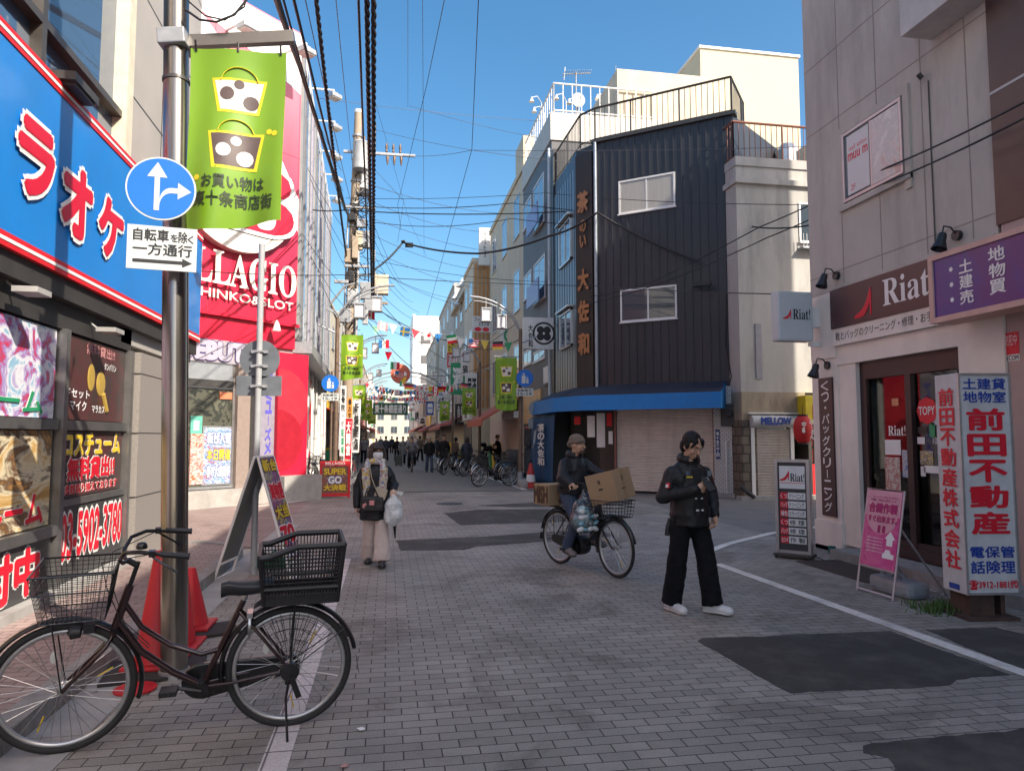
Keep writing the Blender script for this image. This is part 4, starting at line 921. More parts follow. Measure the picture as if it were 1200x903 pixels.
lw = [('pale_shop_building', 'pale two storey shop building next past the amusement hall', 36.2, 47, 8.8, M_sandw, 2, 3, M_red, ('本', 1, 4, 2.9, 4.0, M_ink_y, M_ink_k)),
      ('grey_shop_building', 'grey shop building behind the crossing wires on the shaded side', 47.2, 62, 9.6, M_greywall, 2, 4, M_awnstripe, ('生花', 1, 6, 2.9, 4.0, M_ink_w, M_ink_g)),
      ('cream_shop_building', 'cream shop building beyond the grey shop, green board over its front', 62.2, 82, 9.0, M_cream, 2, 4, M_awnred, ('東十条', 2, 9, 2.9, 4.1, M_ink_g, M_ink_w)),
      ('brown_shop_building', 'brown shop building far along, beside the lamp arch', 82.2, 110, 10.5, M_tan, 3, 5, M_awnstripe, ('弁当', 2, 10, 2.9, 4.2, M_red, M_ink_w))]
for nm, lb, y0, y1, h, m, fl_, wi, aw_, sg in lw:
    far_building(nm, lb, -1, -3.2, y0, y1, h, m, fl_, wi, M_dark, aw_, 2.6, sg)
far_building('pale_flats', 'pale flats at the far end on the side of the amusement hall', -1, -2.8, 110.2, 160, 11, M_white, 3, 7, M_dark, M_awnred)
tE = thing('end_building', 'broad pale building across the very end of the street', 'building', (-10, 175, 0))
b = MB(); b.box(0, 30, 0, 8, 0, 12.5); part('wall', b, M_sandw, tE)
for i in range(3):
    for k in range(9): window(tE, 1+3.2*k, 2.6+3.2*k, 2.5+3.3*i, 4.2+3.3*i, 0, .1)
# penthouse clutter: antenna, dishes, roof lamps
an = thing('tv_antenna', 'roof antenna with many short bars on a mast above the slate building', 'antenna', tuple(at_y(675, 112, 27)))
b = MB(); b.tube([(0, 0, -2.5), (0, 0, 1.0)], .03, 6); part('mast', b, M_galv, an)
b = MB(); b.tube([(-.55, 0, .85), (.65, .1, 1.05)], .02, 6)
for k in range(12): x = -.5+k*.1; b.tube([(x, -.3+.012*k, .86+.017*k), (x, .3-.012*k, .86+.017*k)], .011, 4)
b.tube([(-.5, .0, .6), (-.45, 0, 1.15)], .02, 5); part('aerial', b, M_galv, an)
dp = at_y(678, 117, 26.5); ds = thing('satellite_dish', 'white satellite dish on the white roof railing', 'satellite dish', tuple(dp))
b = MB(); b.lathe([(0, .05), (.16, .038), (.26, .0), (.27, .012), (.16, .055), (0, .07)], 24, axis='y', capb=False); b.v = [(v[0], v[1], v[2]*1.1) for v in b.v]; part('dish', b, M_white, ds, smooth=40)
b = MB(); b.tube([(0, .08, 0), (0, .2, -.1), (0, .2, -.9)], .03, 6); b.tube([(0, .0, -.3), (0, -.3, 0)], .012, 5); part('bracket', b, M_galv, ds)
md_ = thing('roof_mast', 'thin bare lightning mast on the white penthouse', 'mast', tuple(at_y(722, 118, 29)))
b = MB(); b.tube([(0, 0, -1), (0, 0, 1.6)], [.03, .012], 6); part('rod', b, M_galv, md_)
for i, (px, py, Y) in enumerate(((623, 116, 29), (626, 128, 29), (652, 113, 28.5), (667, 118, 28), (700, 113, 28), (734, 118, 28), (748, 120, 28))):
    p = at_y(px, py, Y); o = thing('roof_lamp', 'small roof lamp on a thin arm along the white penthouse edge', 'lamp', tuple(p), group='roof lamps on the penthouse')
    b = MB(); b.lathe([(.03, .08), (.05, .0), (.12, -.14), (.1, -.14)], 10); part('lamp_shade', b, M_white, o, smooth=40)
    b = MB(); b.tube([(0, 0, .06), (.25, 0, .14), (.5, .3, .0), (.5, .3, -.9)], .02, 5); part('arm', b, M_white, o)
for i, (px, py, Y) in enumerate(((537, 354, 52), (534, 347, 56), (541, 332, 50))):
    p = at_y(px, py, Y); o = thing('bell_lamp', 'white bell shaped lamp on the cornice of the tan building', 'lamp', tuple(p), group='bell lamps on the cornice')
    b = MB(); b.lathe([(.05, .3), (.15, .1), (.4, -.25), (.36, -.25)], 14); part('lamp_shade', b, M_white, o, smooth=40)
    b = MB(); b.tube([(0, 0, .25), (.3, 0, .55), (1.2, 0, .3)], .04, 6); part('arm', b, M_white, o)

# ================================================================ projecting signs down the right side
def proj_sign(name, label, X0, X1, Y, z0, z1, m, rows, ink, dep=.16, bold=.03, vertical=False, cat='sign', group=None):
    F = Frame(X0, Y, 0); t = thing(name, label, cat, (X0, Y, (z0+z1)/2), group=group)
    w = X1-X0; h = z1-z0
    b = MB(); b.box(0, w, -dep/2, dep/2, -h/2, h/2); c = part('panel', b, m, t, bevel=.01)
    for r_, ink_ in zip(rows, ink if isinstance(ink, list) else [ink]*len(rows)):
        s, a0, a1, b0, b1 = r_
        lettering(c, s, (w*a0, w*a1, -h/2+h*b0, -h/2+h*b1), ink_, y=-dep/2, vertical=vertical, bold=bold)
    b = MB(); b.box(w, w+.35, -.02, .02, h*.25, h*.25+.05); b.box(w, w+.35, -.02, .02, -h*.25, -h*.25+.05); part('bracket', b, M_galv, t)
    return t, c
p0 = at_y(613, 409, 24.0); p1 = at_y(648, 373, 24.0)
s, c = proj_sign('shop_emblem_sign', 'white projecting box sign with a round black flower crest', p0.x, p1.x, 24.0, p0.z, p1.z, M_white, [('大佐和', .16, .30, .04, .78), ], M_ink_k, vertical=True, dep=.2)
w = p1.x-p0.x; h = p1.z-p0.z; cx = w*.67; k = h*.36
b = MB(); b.torus((cx, -.104, 0), k*.92, k*.1, 'y', 36, 6, sy=1); b.v = [(v[0], -.104+(v[1]+.104)*.1, v[2]) for v in b.v]
for a in range(4): b.ell((cx+k*.42*math.cos(R(45+90*a)), -.104, k*.42*math.sin(R(45+90*a))), (k*.34, .006, k*.34), 16, 6)
part('crest', b, M_ink_k, c)
p0 = at_y(561, 311, 41.6); p1 = at_y(575, 268, 41.6)
proj_sign('tall_white_sign', 'tall narrow white sign standing proud above the orange louvres', p0.x, p1.x, 41.6, p0.z, p1.z, M_white, [('フィットネス', .4, .6, .2, .85)], M_ink_k, dep=.3, vertical=True)
p0 = at_y(554, 389, 37); p1 = at_y(575, 371, 37)
proj_sign('fitness_sign', 'white sign of a fitness studio hanging under the arched lamp', p0.x, p1.x, 37, p0.z, p1.z, M_white, [('フィットネ', .1, .9, .66, .92), ('スタジオ', .3, .9, .38, .62), ('●●', .1, .9, .05, .3)], [M_ink_k, M_ink_k, M_ink_r])
p0 = at_y(587, 404, 35); p1 = at_y(604, 370, 35)
proj_sign('letter_sign', 'white sign with a bold green letter and red top, behind the lamp pole', p0.x, p1.x, 35, p0.z, p1.z, M_white, [('C', .2, .8, .08, .55), ('■', .0, 1, .85, 1)], [M_ink_g, M_ink_r])
p0 = at_y(545, 477, 40); p1 = at_y(562, 437, 40)
proj_sign('monochrome_sign', 'big black and white shop sign between the green banners', p0.x, p1.x, 40, p0.z, p1.z, M_white, [('居酒', .15, .75, .15, .85), ('■', .82, 1.0, 0, 1)], [M_ink_k, M_ink_k])
p0 = at_y(533, 497, 48); p1 = at_y(546, 473, 48)
proj_sign('black_sign', 'small black sign with white brush writing above burgundy awning', p0.x, p1.x, 48, p0.z, p1.z, M_board, [('魚屋', .2, .8, .1, .9)], M_ink_w)
p0 = at_y(524, 413, 55); p1 = at_y(536, 397, 55)
proj_sign('amber_sign', 'amber projecting sign above a red one down the street', p0.x, p1.x, 55, p0.z, p1.z, M_ink_y, [('さくら', .1, .9, .1, .5), ('●', .35, .65, .55, .95)], M_ink_k)
p0 = at_y(524, 430, 55.5); p1 = at_y(535, 413.5, 55.5)
proj_sign('red_sign', 'red projecting sign hung below the amber one', p0.x, p1.x, 55.5, p0.z, p1.z, M_ink_r, [('酒場', .1, .9, .1, .9)], M_ink_w)
p0 = at_y(540, 440, 44); p1 = at_y(550, 410, 44)
proj_sign('cat_sign', 'white upright sign with small dark drawing beside the orange louvres', p0.x, p1.x, 44, p0.z, p1.z, M_white, [('猫', .2, .8, .1, .4), ('カフェ', .1, .9, .7, .9)], [M_ink_k, M_ink_r])
rr = random.Random(11)
cols_ = [M_ink_w, M_ink_r, M_ink_y, M_ink_g, M_white, M_ink_b, M_awnred]
words = ['酒', '薬局', 'パン', '寿司', '美容', '花', '食堂', '時計', '肉', '茶', '魚', '靴']
desc = ['white', 'red', 'yellow', 'green', 'plain white', 'blue', 'salmon']
for i in range(12):
    side = 1 if i % 2 == 0 else -1; Y = 46+i*8; ci = rr.randrange(7)
    if side > 0: X1 = 4.9; X0 = X1-rr.uniform(.5, 1.0)
    else: X0 = -3.0; X1 = X0+rr.uniform(.5, 1.0)
    z0 = rr.uniform(3.2, 4.6); z1 = z0+rr.uniform(.9, 2.4)
    proj_sign('shop_sign', '%s sign reading %s projecting from a shop far down the street' % (desc[ci], words[i]), X0, X1, Y, z0, z1, cols_[ci], [(words[i], .15, .85, .12, .88)], M_ink_k if ci in (0, 2, 4) else M_ink_w, vertical=True, bold=.05, group='shop signs far down the street')

# ================================================================ lamps, banners, poles
M_cloth = mat('banner_green', (.165, .31, .012), .45, var=.05, scale=2, coat=.15)
M_by = mat('banner_yellow', (.68, .56, .02), .45); M_bw = mat('banner_white', (.62, .60, .56), .45); M_bd = mat('banner_dark', (.09, .06, .055), .45); M_bt = mat('banner_text', (.03, .05, .015), .5)
def banner(label, loc, rotz, w, h, seed=0, group='green shopping street banners'):
    t = thing('street_banner', label, 'banner', loc, rotz, group)
    rnd = random.Random(seed); ph = rnd.random()*6
    def Y(x, z): u = -z/h; return .035*math.sin(x/w*9+ph+u*1.5)*(.4+u)+.025*math.sin(u*5+ph)+.02*u
    b = MB(); nx, nz = 28, 40
    vs = []
    for side in (0, .004):
        for j in range(nz+1):
            for i in range(nx+1):
                x = w*i/nx; z = -h*j/nz*(1+.03*math.sin(x/w*4+ph)*(j/nz)); vs.append((x, Y(x, z)+side, z))
    n0 = (nx+1)*(nz+1); fs = []
    for j in range(nz):
        for i in range(nx):
            a = j*(nx+1)+i; fs.append((a, a+1, a+nx+2, a+nx+1)); fs.append((a+n0, a+nx+1+n0, a+nx+2+n0, a+1+n0))
    for i in range(nx):
        a = i; fs.append((a, a+n0, a+1+n0, a+1)); a = nz*(nx+1)+i; fs.append((a, a+1, a+1+n0, a+n0))
    for j in range(nz):
        a = j*(nx+1); c = a+nx+1; fs.append((a, c, c+n0, a+n0)); a += nx; c = a+nx+1; fs.append((a, a+n0, c+n0, c))
    b.add(vs, fs, 0)
    warp = lambda p: (p[0], p[1]+Y(p[0], p[2]), p[2])
    def fillpoly(pts, m, d):
        # fan of small strips that follow the ripples
        P = [(a*w, -c*h) for a, c in pts]; cx = sum(p[0] for p in P)/len(P); cz = sum(p[1] for p in P)/len(P)
        rings = 8; vv = []; ff = []; D = []
        for i in range(len(P)):
            a, c = P[i], P[(i+1) % len(P)]
            for q in range(6): D.append((a[0]+(c[0]-a[0])*q/6, a[1]+(c[1]-a[1])*q/6))
        k = len(D)
        for r_ in range(rings+1):
            for (x, z) in D: xx = cx+(x-cx)*r_/rings; zz = cz+(z-cz)*r_/rings; vv.append((xx, Y(xx, zz)-d, zz))
        for r_ in range(rings):
            for i in range(k): ff.append((r_*k+i, (r_+1)*k+i, (r_+1)*k+(i+1) % k, r_*k+(i+1) % k))
        b.add(vv, ff, m)
    def circ(cx, cz, r, m, d): fillpoly([(cx+r*math.cos(R(a)), cz+r*w/h*math.sin(R(a))) for a in range(0, 360, 30)], m, d)
    def handle(cx, cz, r): 
        pts = [(w*(cx+r*math.cos(R(a))), 0, -h*(cz-r*.9*w/h*math.sin(R(a)))) for a in range(10, 171, 10)]
        pts = [(p[0], Y(p[0], p[2])-.003, p[2]) for p in pts]; b.tube(pts, .012, 5, m=1, sy=.3)
    handle(.52, .19, .19); fillpoly([(.23, .165), (.80, .165), (.72, .365), (.31, .365)], 1, .002); fillpoly([(.265, .18), (.765, .18), (.695, .35), (.34, .35)], 2, .004)
    circ(.40, .255, .075, 3, .006); circ(.52, .20, .052, 3, .006); circ(.64, .30, .08, 3, .006)
    handle(.50, .49, .18); fillpoly([(.22, .475), (.79, .475), (.72, .69), (.28, .69)], 1, .002); fillpoly([(.255, .49), (.755, .49), (.69, .672), (.315, .672)], 3, .004)
    circ(.39, .585, .075, 2, .006); circ(.51, .53, .052, 2, .006); circ(.60, .625, .085, 2, .006)
    for (x, z) in ((.12, .74), (.84, .46), (.9, .47)):
        circ(x, z, .032, 1, .003)
    put_text(b, 'お買い物は', w*.18, w*.80, -h*.80, -h*.725, y=0, d=.003, bold=.03, m=4, warp=warp)
    put_text(b, '東十条商店街', w*.10, w*.90, -h*.90, -h*.82, y=0, d=.003, bold=.03, m=4, warp=warp)
    part('cloth', b, [M_cloth, M_by, M_bw, M_bd, M_bt], t, smooth=60)
    b = MB()
    for x in (.04, w*.5, w-.04): b.tube([(x, Y(x, 0), -.02), (x, 0, .05)], .008, 6)
    part('eyelet_tie', b, M_black, t)
    return t
# the big stainless pole in front
pb_ = on_ground(204, 792); ptop = at_y(207, -60, 5.5)
sp = thing('lamp_pole', 'thick polished stainless steel pole on the kerb beside red cones', 'pole', (pb_.x, pb_.y, 0))
lean = (ptop-pb_); lean = lean/lean.z
b = MB(); b.tube([(0, 0, 0), tuple(lean*8.0)], .088, 24); part('shaft', b, M_steel, sp, smooth=50)
b = MB(); b.tube([tuple(lean*-.02), tuple(lean*.05)], .1, 24); part('base_collar', b, M_galv, sp, smooth=50)
for z in (4.3, 5.62):
    b = MB(); b.tube([tuple(lean*(z-.012)), tuple(lean*(z+.012))], .096, 24); part('clamp_band', b, M_dark, sp, smooth=50)
def on_pole(z): return pb_+lean*z
q0 = at_y(222, 40, pb_.y-.02); q1 = at_y(345, 44, pb_.y+.05)
b = MB(); d0 = q0-pb_; d1 = q1-pb_; a0 = Vector((lean.x*d0.z, lean.y*d0.z, d0.z))
dr_ = (d1-a0).normalized(); ctr = (a0+d1)/2; ln = (d1-a0).length
rot = Matrix((dr_, Vector((0, 0, 1)).cross(dr_), dr_.cross(Vector((0, 0, 1)).cross(dr_)))).transposed()
b.cbox(tuple(ctr), (ln, .06, .09), rot); part('banner_arm', b, M_steel, sp)
b = MB(); b.cbox(tuple(a0), (.2, .24, .12), rot); part('arm_clamp', b, M_galv, sp, bevel=.01)
q = at_y(222, 54, pb_.y+.02); q2 = at_y(335, 62, pb_.y-.02)
banner('large green banner on the stainless pole, printed with two shopping bags', tuple(q), math.atan2(q2.y-q.y, q2.x-q.x)+.0, (q2-q).length, 1.34, 1)
# small strap of cables and a pale box at the pole top
b = MB(); b.tube([(0, 0, 0), (.1, -.01, -.07), (.22, -.02, -.08), (.34, .0, .0), (.42, .02, .14), (.46, .05, .4)], .009, 8); b.tube([(0, .05, .1), (.12, .05, .0), (.26, .05, -.02), (.4, .05, .1), (.44, .05, .4)], .006, 6)
q = at_y(218, 12, pb_.y); solo('cable_loop', b, M_blackmetal, 'loose black cable loop tied to the stainless pole top', 'cable', tuple(q))
# traffic signs on it
SFR = Frame(0, 0, 8.5)
q = at_y(189, 221, pb_.y-.16); rs_ = thing('road_sign', 'round blue sign with white straight and right arrows on the stainless pole', 'road sign', tuple(q), R(8.5), 'road signs on the stainless pole')
rd = .285
M_sblue = mat('traffic_blue', (.004, .13, .52), .3, var=.03, coat=.3); M_swhite = mat('traffic_white', (.50, .52, .51), .35, var=.03, coat=.2)
rs_.scale = (.79,)*3; b = MB(); b.lathe([(0, 0), (rd, 0), (rd, .012), (0, .012)], 48, axis='y', capb=False); dsk = part('disc', b, M_swhite, rs_)
b = MB(); b.lathe([(0, -.003), (rd*.95, -.003), (rd*.95, 0), (0, 0)], 48, axis='y', capb=False); part('blue_field', b, M_sblue, dsk)
b = MB(); b.box(-.055, -.012, -.006, -.003, -.2, .11); b.prism([(-.115, .1), (.048, .1), (-.033, .235)], -.0062, -.003)
b.prism([(-.012, -.16)] + [(.02+.075-.075*math.cos(R(a))-.032, -.16+.13*math.sin(R(a))) for a in (0,)] , -.0061, -.003) if False else None
arc = [(-.0115+.13*(1-math.cos(R(a)))*.75, -.16+.125*math.sin(R(a))) for a in range(0, 91, 15)]; arc2 = [(-.0115+.13*(1-math.cos(R(a)))*.75, -.112+.125*math.sin(R(a))) for a in range(90, -1, -15)]
b.prism(arc+arc2, -.0058, -.003); b.box(.085, .14, -.0057, -.003, -.0345, .0125); b.prism([(.135, -.085), (.135, .065), (.245, -.01)], -.0059, -.003); part('arrows', b, M_swhite, dsk)
b = MB(); b.cbox((.1, .1, 0), (.16, .05, .06)); b.tube([(.08, .02, -.25), (.08, .02, .25)], .02, 8); part('bracket', b, M_galv, rs_)
q = at_y(190, 291, pb_.y-.17); rp_ = thing('text_plate', 'white plate with black writing and a long arrow under the round sign', 'road sign', tuple(q), R(8.5), 'road signs on the stainless pole')
rp_.scale = (.79,)*3; b = MB(); b.box(-.28, .28, 0, .012, -.195, .195); pl = part('plate', b, M_swhite, rp_, bevel=.004)
lettering(pl, '自転車', (-.23, .05, .06, .165), M_ink_k, d=.001, bold=.025); lettering(pl, 'を', (.065, .125, .065, .13), M_ink_k, d=.001, bold=.025); lettering(pl, '除', (.13, .2, .06, .16), M_ink_k, d=.001, bold=.025); lettering(pl, 'く', (.205, .25, .06, .13), M_ink_k, d=.001, bold=.025)
lettering(pl, '一方通行', (-.23, .24, -.065, .04), M_ink_k, d=.001, bold=.025)
b = MB(); b.box(-.23, .17, -.003, 0, -.135, -.105); b.prism([(.165, -.16), (.165, -.08), (.245, -.12)], -.0032, 0); part('arrow', b, M_ink_k, pl)
b = MB(); b.cbox((.09, .07, 0), (.14, .08, .05)); part('bracket', b, M_galv, rp_)
# grey sign pole seen from behind
gp = on_ground(297, 672); sg = thing('sign_pole', 'slim pale grey pole carrying a round sign seen from behind', 'sign pole', (gp.x, gp.y, 0))
zt_ = 4.05
b = MB(); b.tube([(0, 0, 0), (.0, .0, zt_)], .038, 14); part('shaft', b, mat('pole_paint', (.34, .35, .36), .45, var=.06), sg, smooth=50)
zc_ = at_y(297, 420, gp.y).z; zp_ = at_y(297, 452, gp.y).z
b = MB(); b.lathe([(0, .05), (.24, .05), (.24, .062), (0, .062)], 36, axis='y', c=(-.0, 0, zc_), capb=False); part('disc', b, mat('sign_back', (.135, .15, .17), .5, .3, var=.15), sg)
b = MB(); b.box(-.27, .27, .05, .062, zp_-.12, zp_+.13); part('plate', b, MATS['sign_back'], sg, bevel=.003)
for z in (zc_-.09, zc_+.09, zp_): 
    b = MB(); b.box(-.1, .1, .02, .05, z-.018, z+.018); b.box(-.05, .05, -.05, .045, z-.012, z+.012); part('clamp', b, M_alu, sg)
# brown lamp posts with an arched arm and two lanterns
M_brownpole = mat('brown_pole', (.16, .105, .075), .5, .3, var=.2)
M_lant = mat('lantern_glass', (.62, .60, .62), .25, var=.05)
def street_lamp(label, loc, side, rotz=0.0, up=0.0, lk=.82):
    t = thing('street_lamp', label, 'street lamp', loc, rotz, 'arched lamp posts along the street'); o5 = .28
    b = MB(); b.tube([(0, 0, 0), (0, 0, 5.0+o5)], [.075, .06], 12); part('post', b, M_brownpole, t, smooth=50)
    b = MB(); b.tube([(0, 0, 0), (0, 0, .5)], .1, 12); part('post_base', b, M_galv, t, smooth=50)
    pts = [(side*1.75*math.sin(R(a)), 0, 4.6+1.45*(1-math.cos(R(a)))*.0+1.4*math.sin(R(a))**.9*1.0) for a in range(0, 91, 9)]
    pts = [(side*1.7*(1-math.cos(R(a))), 0, 4.7+o5+1.35*math.sin(R(a))) for a in range(0, 91, 9)]
    b = MB(); b.tube(pts, .035, 8); b.tube([(p[0]*.93, 0, p[2]-.14) for p in pts], .02, 8); b.tube([(0, 0, 4.5+o5), (side*-.55, 0, 4.75+o5)], .03, 6); part('arched_arm', b, M_galv, t, smooth=50)
    for k, a in ((0, 52), (1, 72)):
        x = side*1.7*(1-math.cos(R(a))); z = 4.7+o5+1.35*math.sin(R(a))
        b = MB(); b.tube([(x, 0, z), (x, 0, z-.3)], .02, 6); b.box(x-.165, x+.165, -.165, .165, z-.36, z-.31)
        for sx in (-.148, .148):
            for sy in (-.148, .148): b.box(x+sx-.014, x+sx+.014, sy-.014, sy+.014, z-.74, z-.36)
        b.box(x-.165, x+.165, -.165, .165, z-.775, z-.74); l = part('lantern', b, M_galv, t)
        b = MB(); b.box(x-.13, x+.13, -.13, .13, z-.738, z-.362); part('shade_glass', b, M_lant, l)
    b = MB(); b.tube([(0, 0, 4.33 if 22.5 < loc[1] < 25 else 4.04), (side*.12+side*.78, 0, 4.33 if 22.5 < loc[1] < 25 else 4.04)], .02, 6); part('banner_rod', b, M_galv, t)
    return t
rl = at_y(610, 560, 23.3); RLX = rl.x
lamp_info = [('brown arched lamp post by the blue curtain of the corner shop', (RLX, 23.3, 0), -1, .0, 'green banner hanging beside the salmon awning'),
             ('second arched lamp post, just past the parked bicycles', (4.35, 34, 0), -1, 0, 'green banner by the black and white sign'),
             ('third arched lamp post, in front of the tan cornice building', (4.2, 47, 0), -1, 0, 'smaller green banner in front of the tan building'),
             ('arched lamp post before the amusement hall flank and signs', (-1.75, 22.0, 0), 1, 0, 'lime green banner next to the utility pole'),
             ('arched lamp post beyond the utility pole', (-1.8, 33, 0), 1, 0, 'green banner behind the utility pole, half hidden by signs'),
             ('arched lamp post deep in the street by the grey shop', (-1.8, 46, 0), 1, 0, 'tiny green banner by the grey shop building'),
             ('arched lamp post in front of the cream shop', (-1.8, 60, 0), 1, 0, 'farthest green banner, in front of the cream shop')]
for lb, loc, sd, rz, bl in lamp_info:
    if loc == (-1.75, 22.0, 0):
        q = at_y(400, 392, 22.0); w_ = .66
        t = street_lamp(lb, (q.x-.12, 22.0, 0), sd); banner(bl, (q.x, 21.97, q.z), 0, w_, 1.36, 4)
        continue
    street_lamp(lb, loc, sd)
    x = loc[0]+(-.85 if sd < 0 else .12); banner(bl, (x, loc[1]-.0, 4.0 if loc[1] > 25 else 4.28), R(-14 if sd < 0 else 0), .72 if loc[1] < 30 else .66, 1.72 if loc[1] < 30 else 1.3, int(loc[1]))
# round planter foot and red guard at the first lamp post, blue pedestrian signs
q = on_ground(617, 571); b = MB(); b.lathe([(.0, 0), (.28, 0), (.31, .05), (.30, .24), (.22, .27), (0, .27)], 20); solo('pole_weight', b, M_concrete, 'round concrete weight at the foot of the brown lamp post', 'weight', (q.x, q.y, 0), smooth=40)
gpr = on_ground(619, 566); sg2 = thing('sign_pole', 'grey pole with a round sign back by the blue curtain', 'sign pole', (gpr.x+.25, gpr.y-.4, 0))
b = MB(); b.tube([(0, 0, 0), (0, 0, 3.0)], .04, 12); part('shaft', b, MATS['pole_paint'], sg2, smooth=50)
b = MB(); b.lathe([(0, .05), (.3, .05), (.3, .065), (0, .065)], 30, axis='y', c=(0, 0, 2.65), capb=False); part('disc', b, M_galv, sg2)
b = MB(); b.box(-.3, .3, .05, .065, 1.95, 2.3); part('plate', b, M_galv, sg2)
b = MB(); b.cbox((0, 0.03, 2.65), (.2, .04, .05)); part('clamp', b, M_alu, sg2)
q = on_ground(622, 571.5); b = MB(); b.lathe([(.15, 0), (.15, .25), (.13, .45), (.06, .75), (.045, .8)], 16, m=0)
o = solo('traffic_cone', b, mat('cone_dullred', (.45, .03, .03), .5), 'worn red guard cone with white bands at the grey sign pole', 'cone', tuple(q), smooth=50)
b = MB(); b.lathe([(.151, .2), (.151, .27), (.14, .4), (.125, .46)], 16, capb=False); part('band', b, M_white, o, smooth=50)
def ped_sign(label, q, k=.3):
    t = thing('pedestrian_sign', label, 'road sign', tuple(q), 0, 'blue pedestrian signs'); b = MB(); b.lathe([(0, 0), (k, 0), (k, .015), (0, .015)], 32, axis='y', capb=False); d = part('disc', b, M_sblue, t)
    b = MB(); b.ell((-.04*k/.3, -.005, .14*k/.3), (.035, .004, .035), 12, 6); b.prism([(-.11*k/.3, -.18*k/.3), (.02*k/.3, -.18*k/.3), (.03*k/.3, .09*k/.3), (-.11*k/.3, .09*k/.3)], -.006, 0); b.ell((.09*k/.3, -.005, .01), (.028, .004, .028), 12, 6); b.prism([(.05*k/.3, -.18*k/.3), (.13*k/.3, -.18*k/.3), (.13*k/.3, -.03), (.05*k/.3, -.03)], -.0062, 0); part('figures', b, M_swhite, d)
    b = MB(); b.box(-k, k, 0, .012, -k*2.05, -k*1.15); p = part('plate', b, M_swhite, t); lettering(p, '自転車可', (-k*.8, k*.8, -k*1.55, -k*1.25), M_ink_k, d=.001); lettering(p, '15-19', (-k*.8, k*.8, -k*1.95, -k*1.65), M_ink_k, d=.001)
    return t
ped_sign('blue pedestrian sign on the brown lamp post by the slate building', at_y(615, 443, 23.1), .29)
ped_sign('blue pedestrian sign in front of the amusement hall flank', at_y(387, 449, 21.5), .25)
b = MB(); b.tube([(0, 0, 0), (0, 0, 3.6)], .035, 10); q = at_y(389, 449, 21.6); solo('sign_post', b, M_brownpole, 'thin brown post holding the pedestrian sign by the hall flank', 'post', (q.x, 21.6, 0), smooth=50)

# ================================================================ utility pole
u0 = at_y(403, 560, 26); u1 = at_y(420, 133, 26)
up = thing('utility_pole', 'weathered utility pole crowded with transformers and cable boxes', 'utility pole', (u0.x, 26, 0))
M_upole = mat('utility_pole_grey', (.34, .27, .20), .8, var=.2, scale=2, stretch=.2, dirt=.6, dirtcol=(.12, .09, .07))
lu = (u1-Vector((u0.x, 26, 0))); lu = lu/lu.z; UH = u1.z
def U(z, dx=0, dy=0): return tuple(lu*z+Vector((dx, dy, 0)))
b = MB(); b.tube([U(0), U(UH)], [.2, .14], 18); part('shaft', b, M_upole, up, smooth=50)
b = MB(); b.tube([U(UH), U(UH+.12)], .15, 18); part('cap', b, M_white, up, smooth=50)
M_trans = mat('transformer_grey', (.42, .43, .44), .45, .2, var=.1)
for (px, y0, y1, r_, dy) in ((423, 171, 203, .28, -.35), (423, 196, 219, .26, .3)):
    z1 = at_y(px, y0, 26).z; z0 = at_y(px, y1, 26).z; x = at_y(px, (y0+y1)/2, 26).x-u0.x
    b = MB(); b.lathe([(.0, z0), (r_, z0), (r_*1.02, z0+.05), (r_, z0+.1), (r_, z1-.1), (r_*1.06, z1-.06), (r_*.9, z1), (0, z1+.05)], 24, c=(x, dy, 0)); tr_ = part('transformer', b, M_trans, up, smooth=40)
    b = MB()
    for a in (-.12, .12): b.lathe([(.03, 0), (.05, .06), (.03, .1), (.045, .16), (.02, .24)], 10, c=(x+a, dy, z1))
    part('bushing', b, M_brownpole, tr_, smooth=40)
za_ = at_y(440, 181, 26).z
b = MB(); b.cbox((at_y(445, 181, 26).x-u0.x, -.1, za_), (2.6, .09, .09)); arm = part('crossarm', b, M_galv, up)
for px in (453, 461, 469):
    x = at_y(px, 176, 26).x-u0.x; b = MB(); b.lathe([(.02, za_+.05), (.05, za_+.1), (.03, za_+.18), (.055, za_+.24), (.02, za_+.42)], 10, c=(x, -.1, 0)); b.lathe([(.03, za_-.05), (.06, za_-.1), (.045, za_-.25), (.02, za_-.4)], 10, c=(x+.04, -.1, 0)); part('insulator', b, M_brownpole, arm, smooth=40)
rr = random.Random(5)
for (px, py, w, h, d, m) in ((421, 282, .25, .7, .2, M_beige), (431, 281, .4, .62, .25, M_galv), (447, 334, .5, .7, .4, M_beige), (430, 341, .5, .62, .35, M_galv), (413, 348, .35, .55, .3, M_trans), (432, 352, .28, .8, .3, M_galv), (416, 290, .2, .8, .2, M_upole), (412, 255, .3, .25, .3, M_black), (425, 228, .5, .12, .2, M_black), (437, 318, .2, .2, .2, M_galv), (405, 370, .4, .5, .3, M_galv), (428, 372, .2, .5, .2, M_trans), (408, 300, .25, .5, .3, M_upole), (424, 262, .35, .3, .2, M_galv), (410, 325, .3, .35, .3, M_black), (437, 300, .18, .4, .2, M_galv), (400, 330, .5, .12, .12, M_galv), (418, 312, .9, .1, .1, M_galv), (422, 243, 1.1, .1, .1, M_galv), (440, 355, .9, .1, .1, M_upole)):
    c = at_y(px, py, 26-.25+rr.uniform(-.1, .2)); b = MB(); b.cbox(tuple(c-Vector((u0.x, 26, 0))), (w, d, h)); part('equipment_box', b, m, up, bevel=.02)
for i in range(9):
    z = UH-.9-i*.85; b = MB(); b.tube([U(z), U(z+.05)], .19, 14); part('band', b, M_galv, up, smooth=40)
b = MB()
for i in range(16):
    z = 2+i*.5; s = 1 if i % 2 else -1; b.tube([U(z, s*.17), U(z, s*.36)], .012, 5)
part('step_bolt', b, M_galv, up)
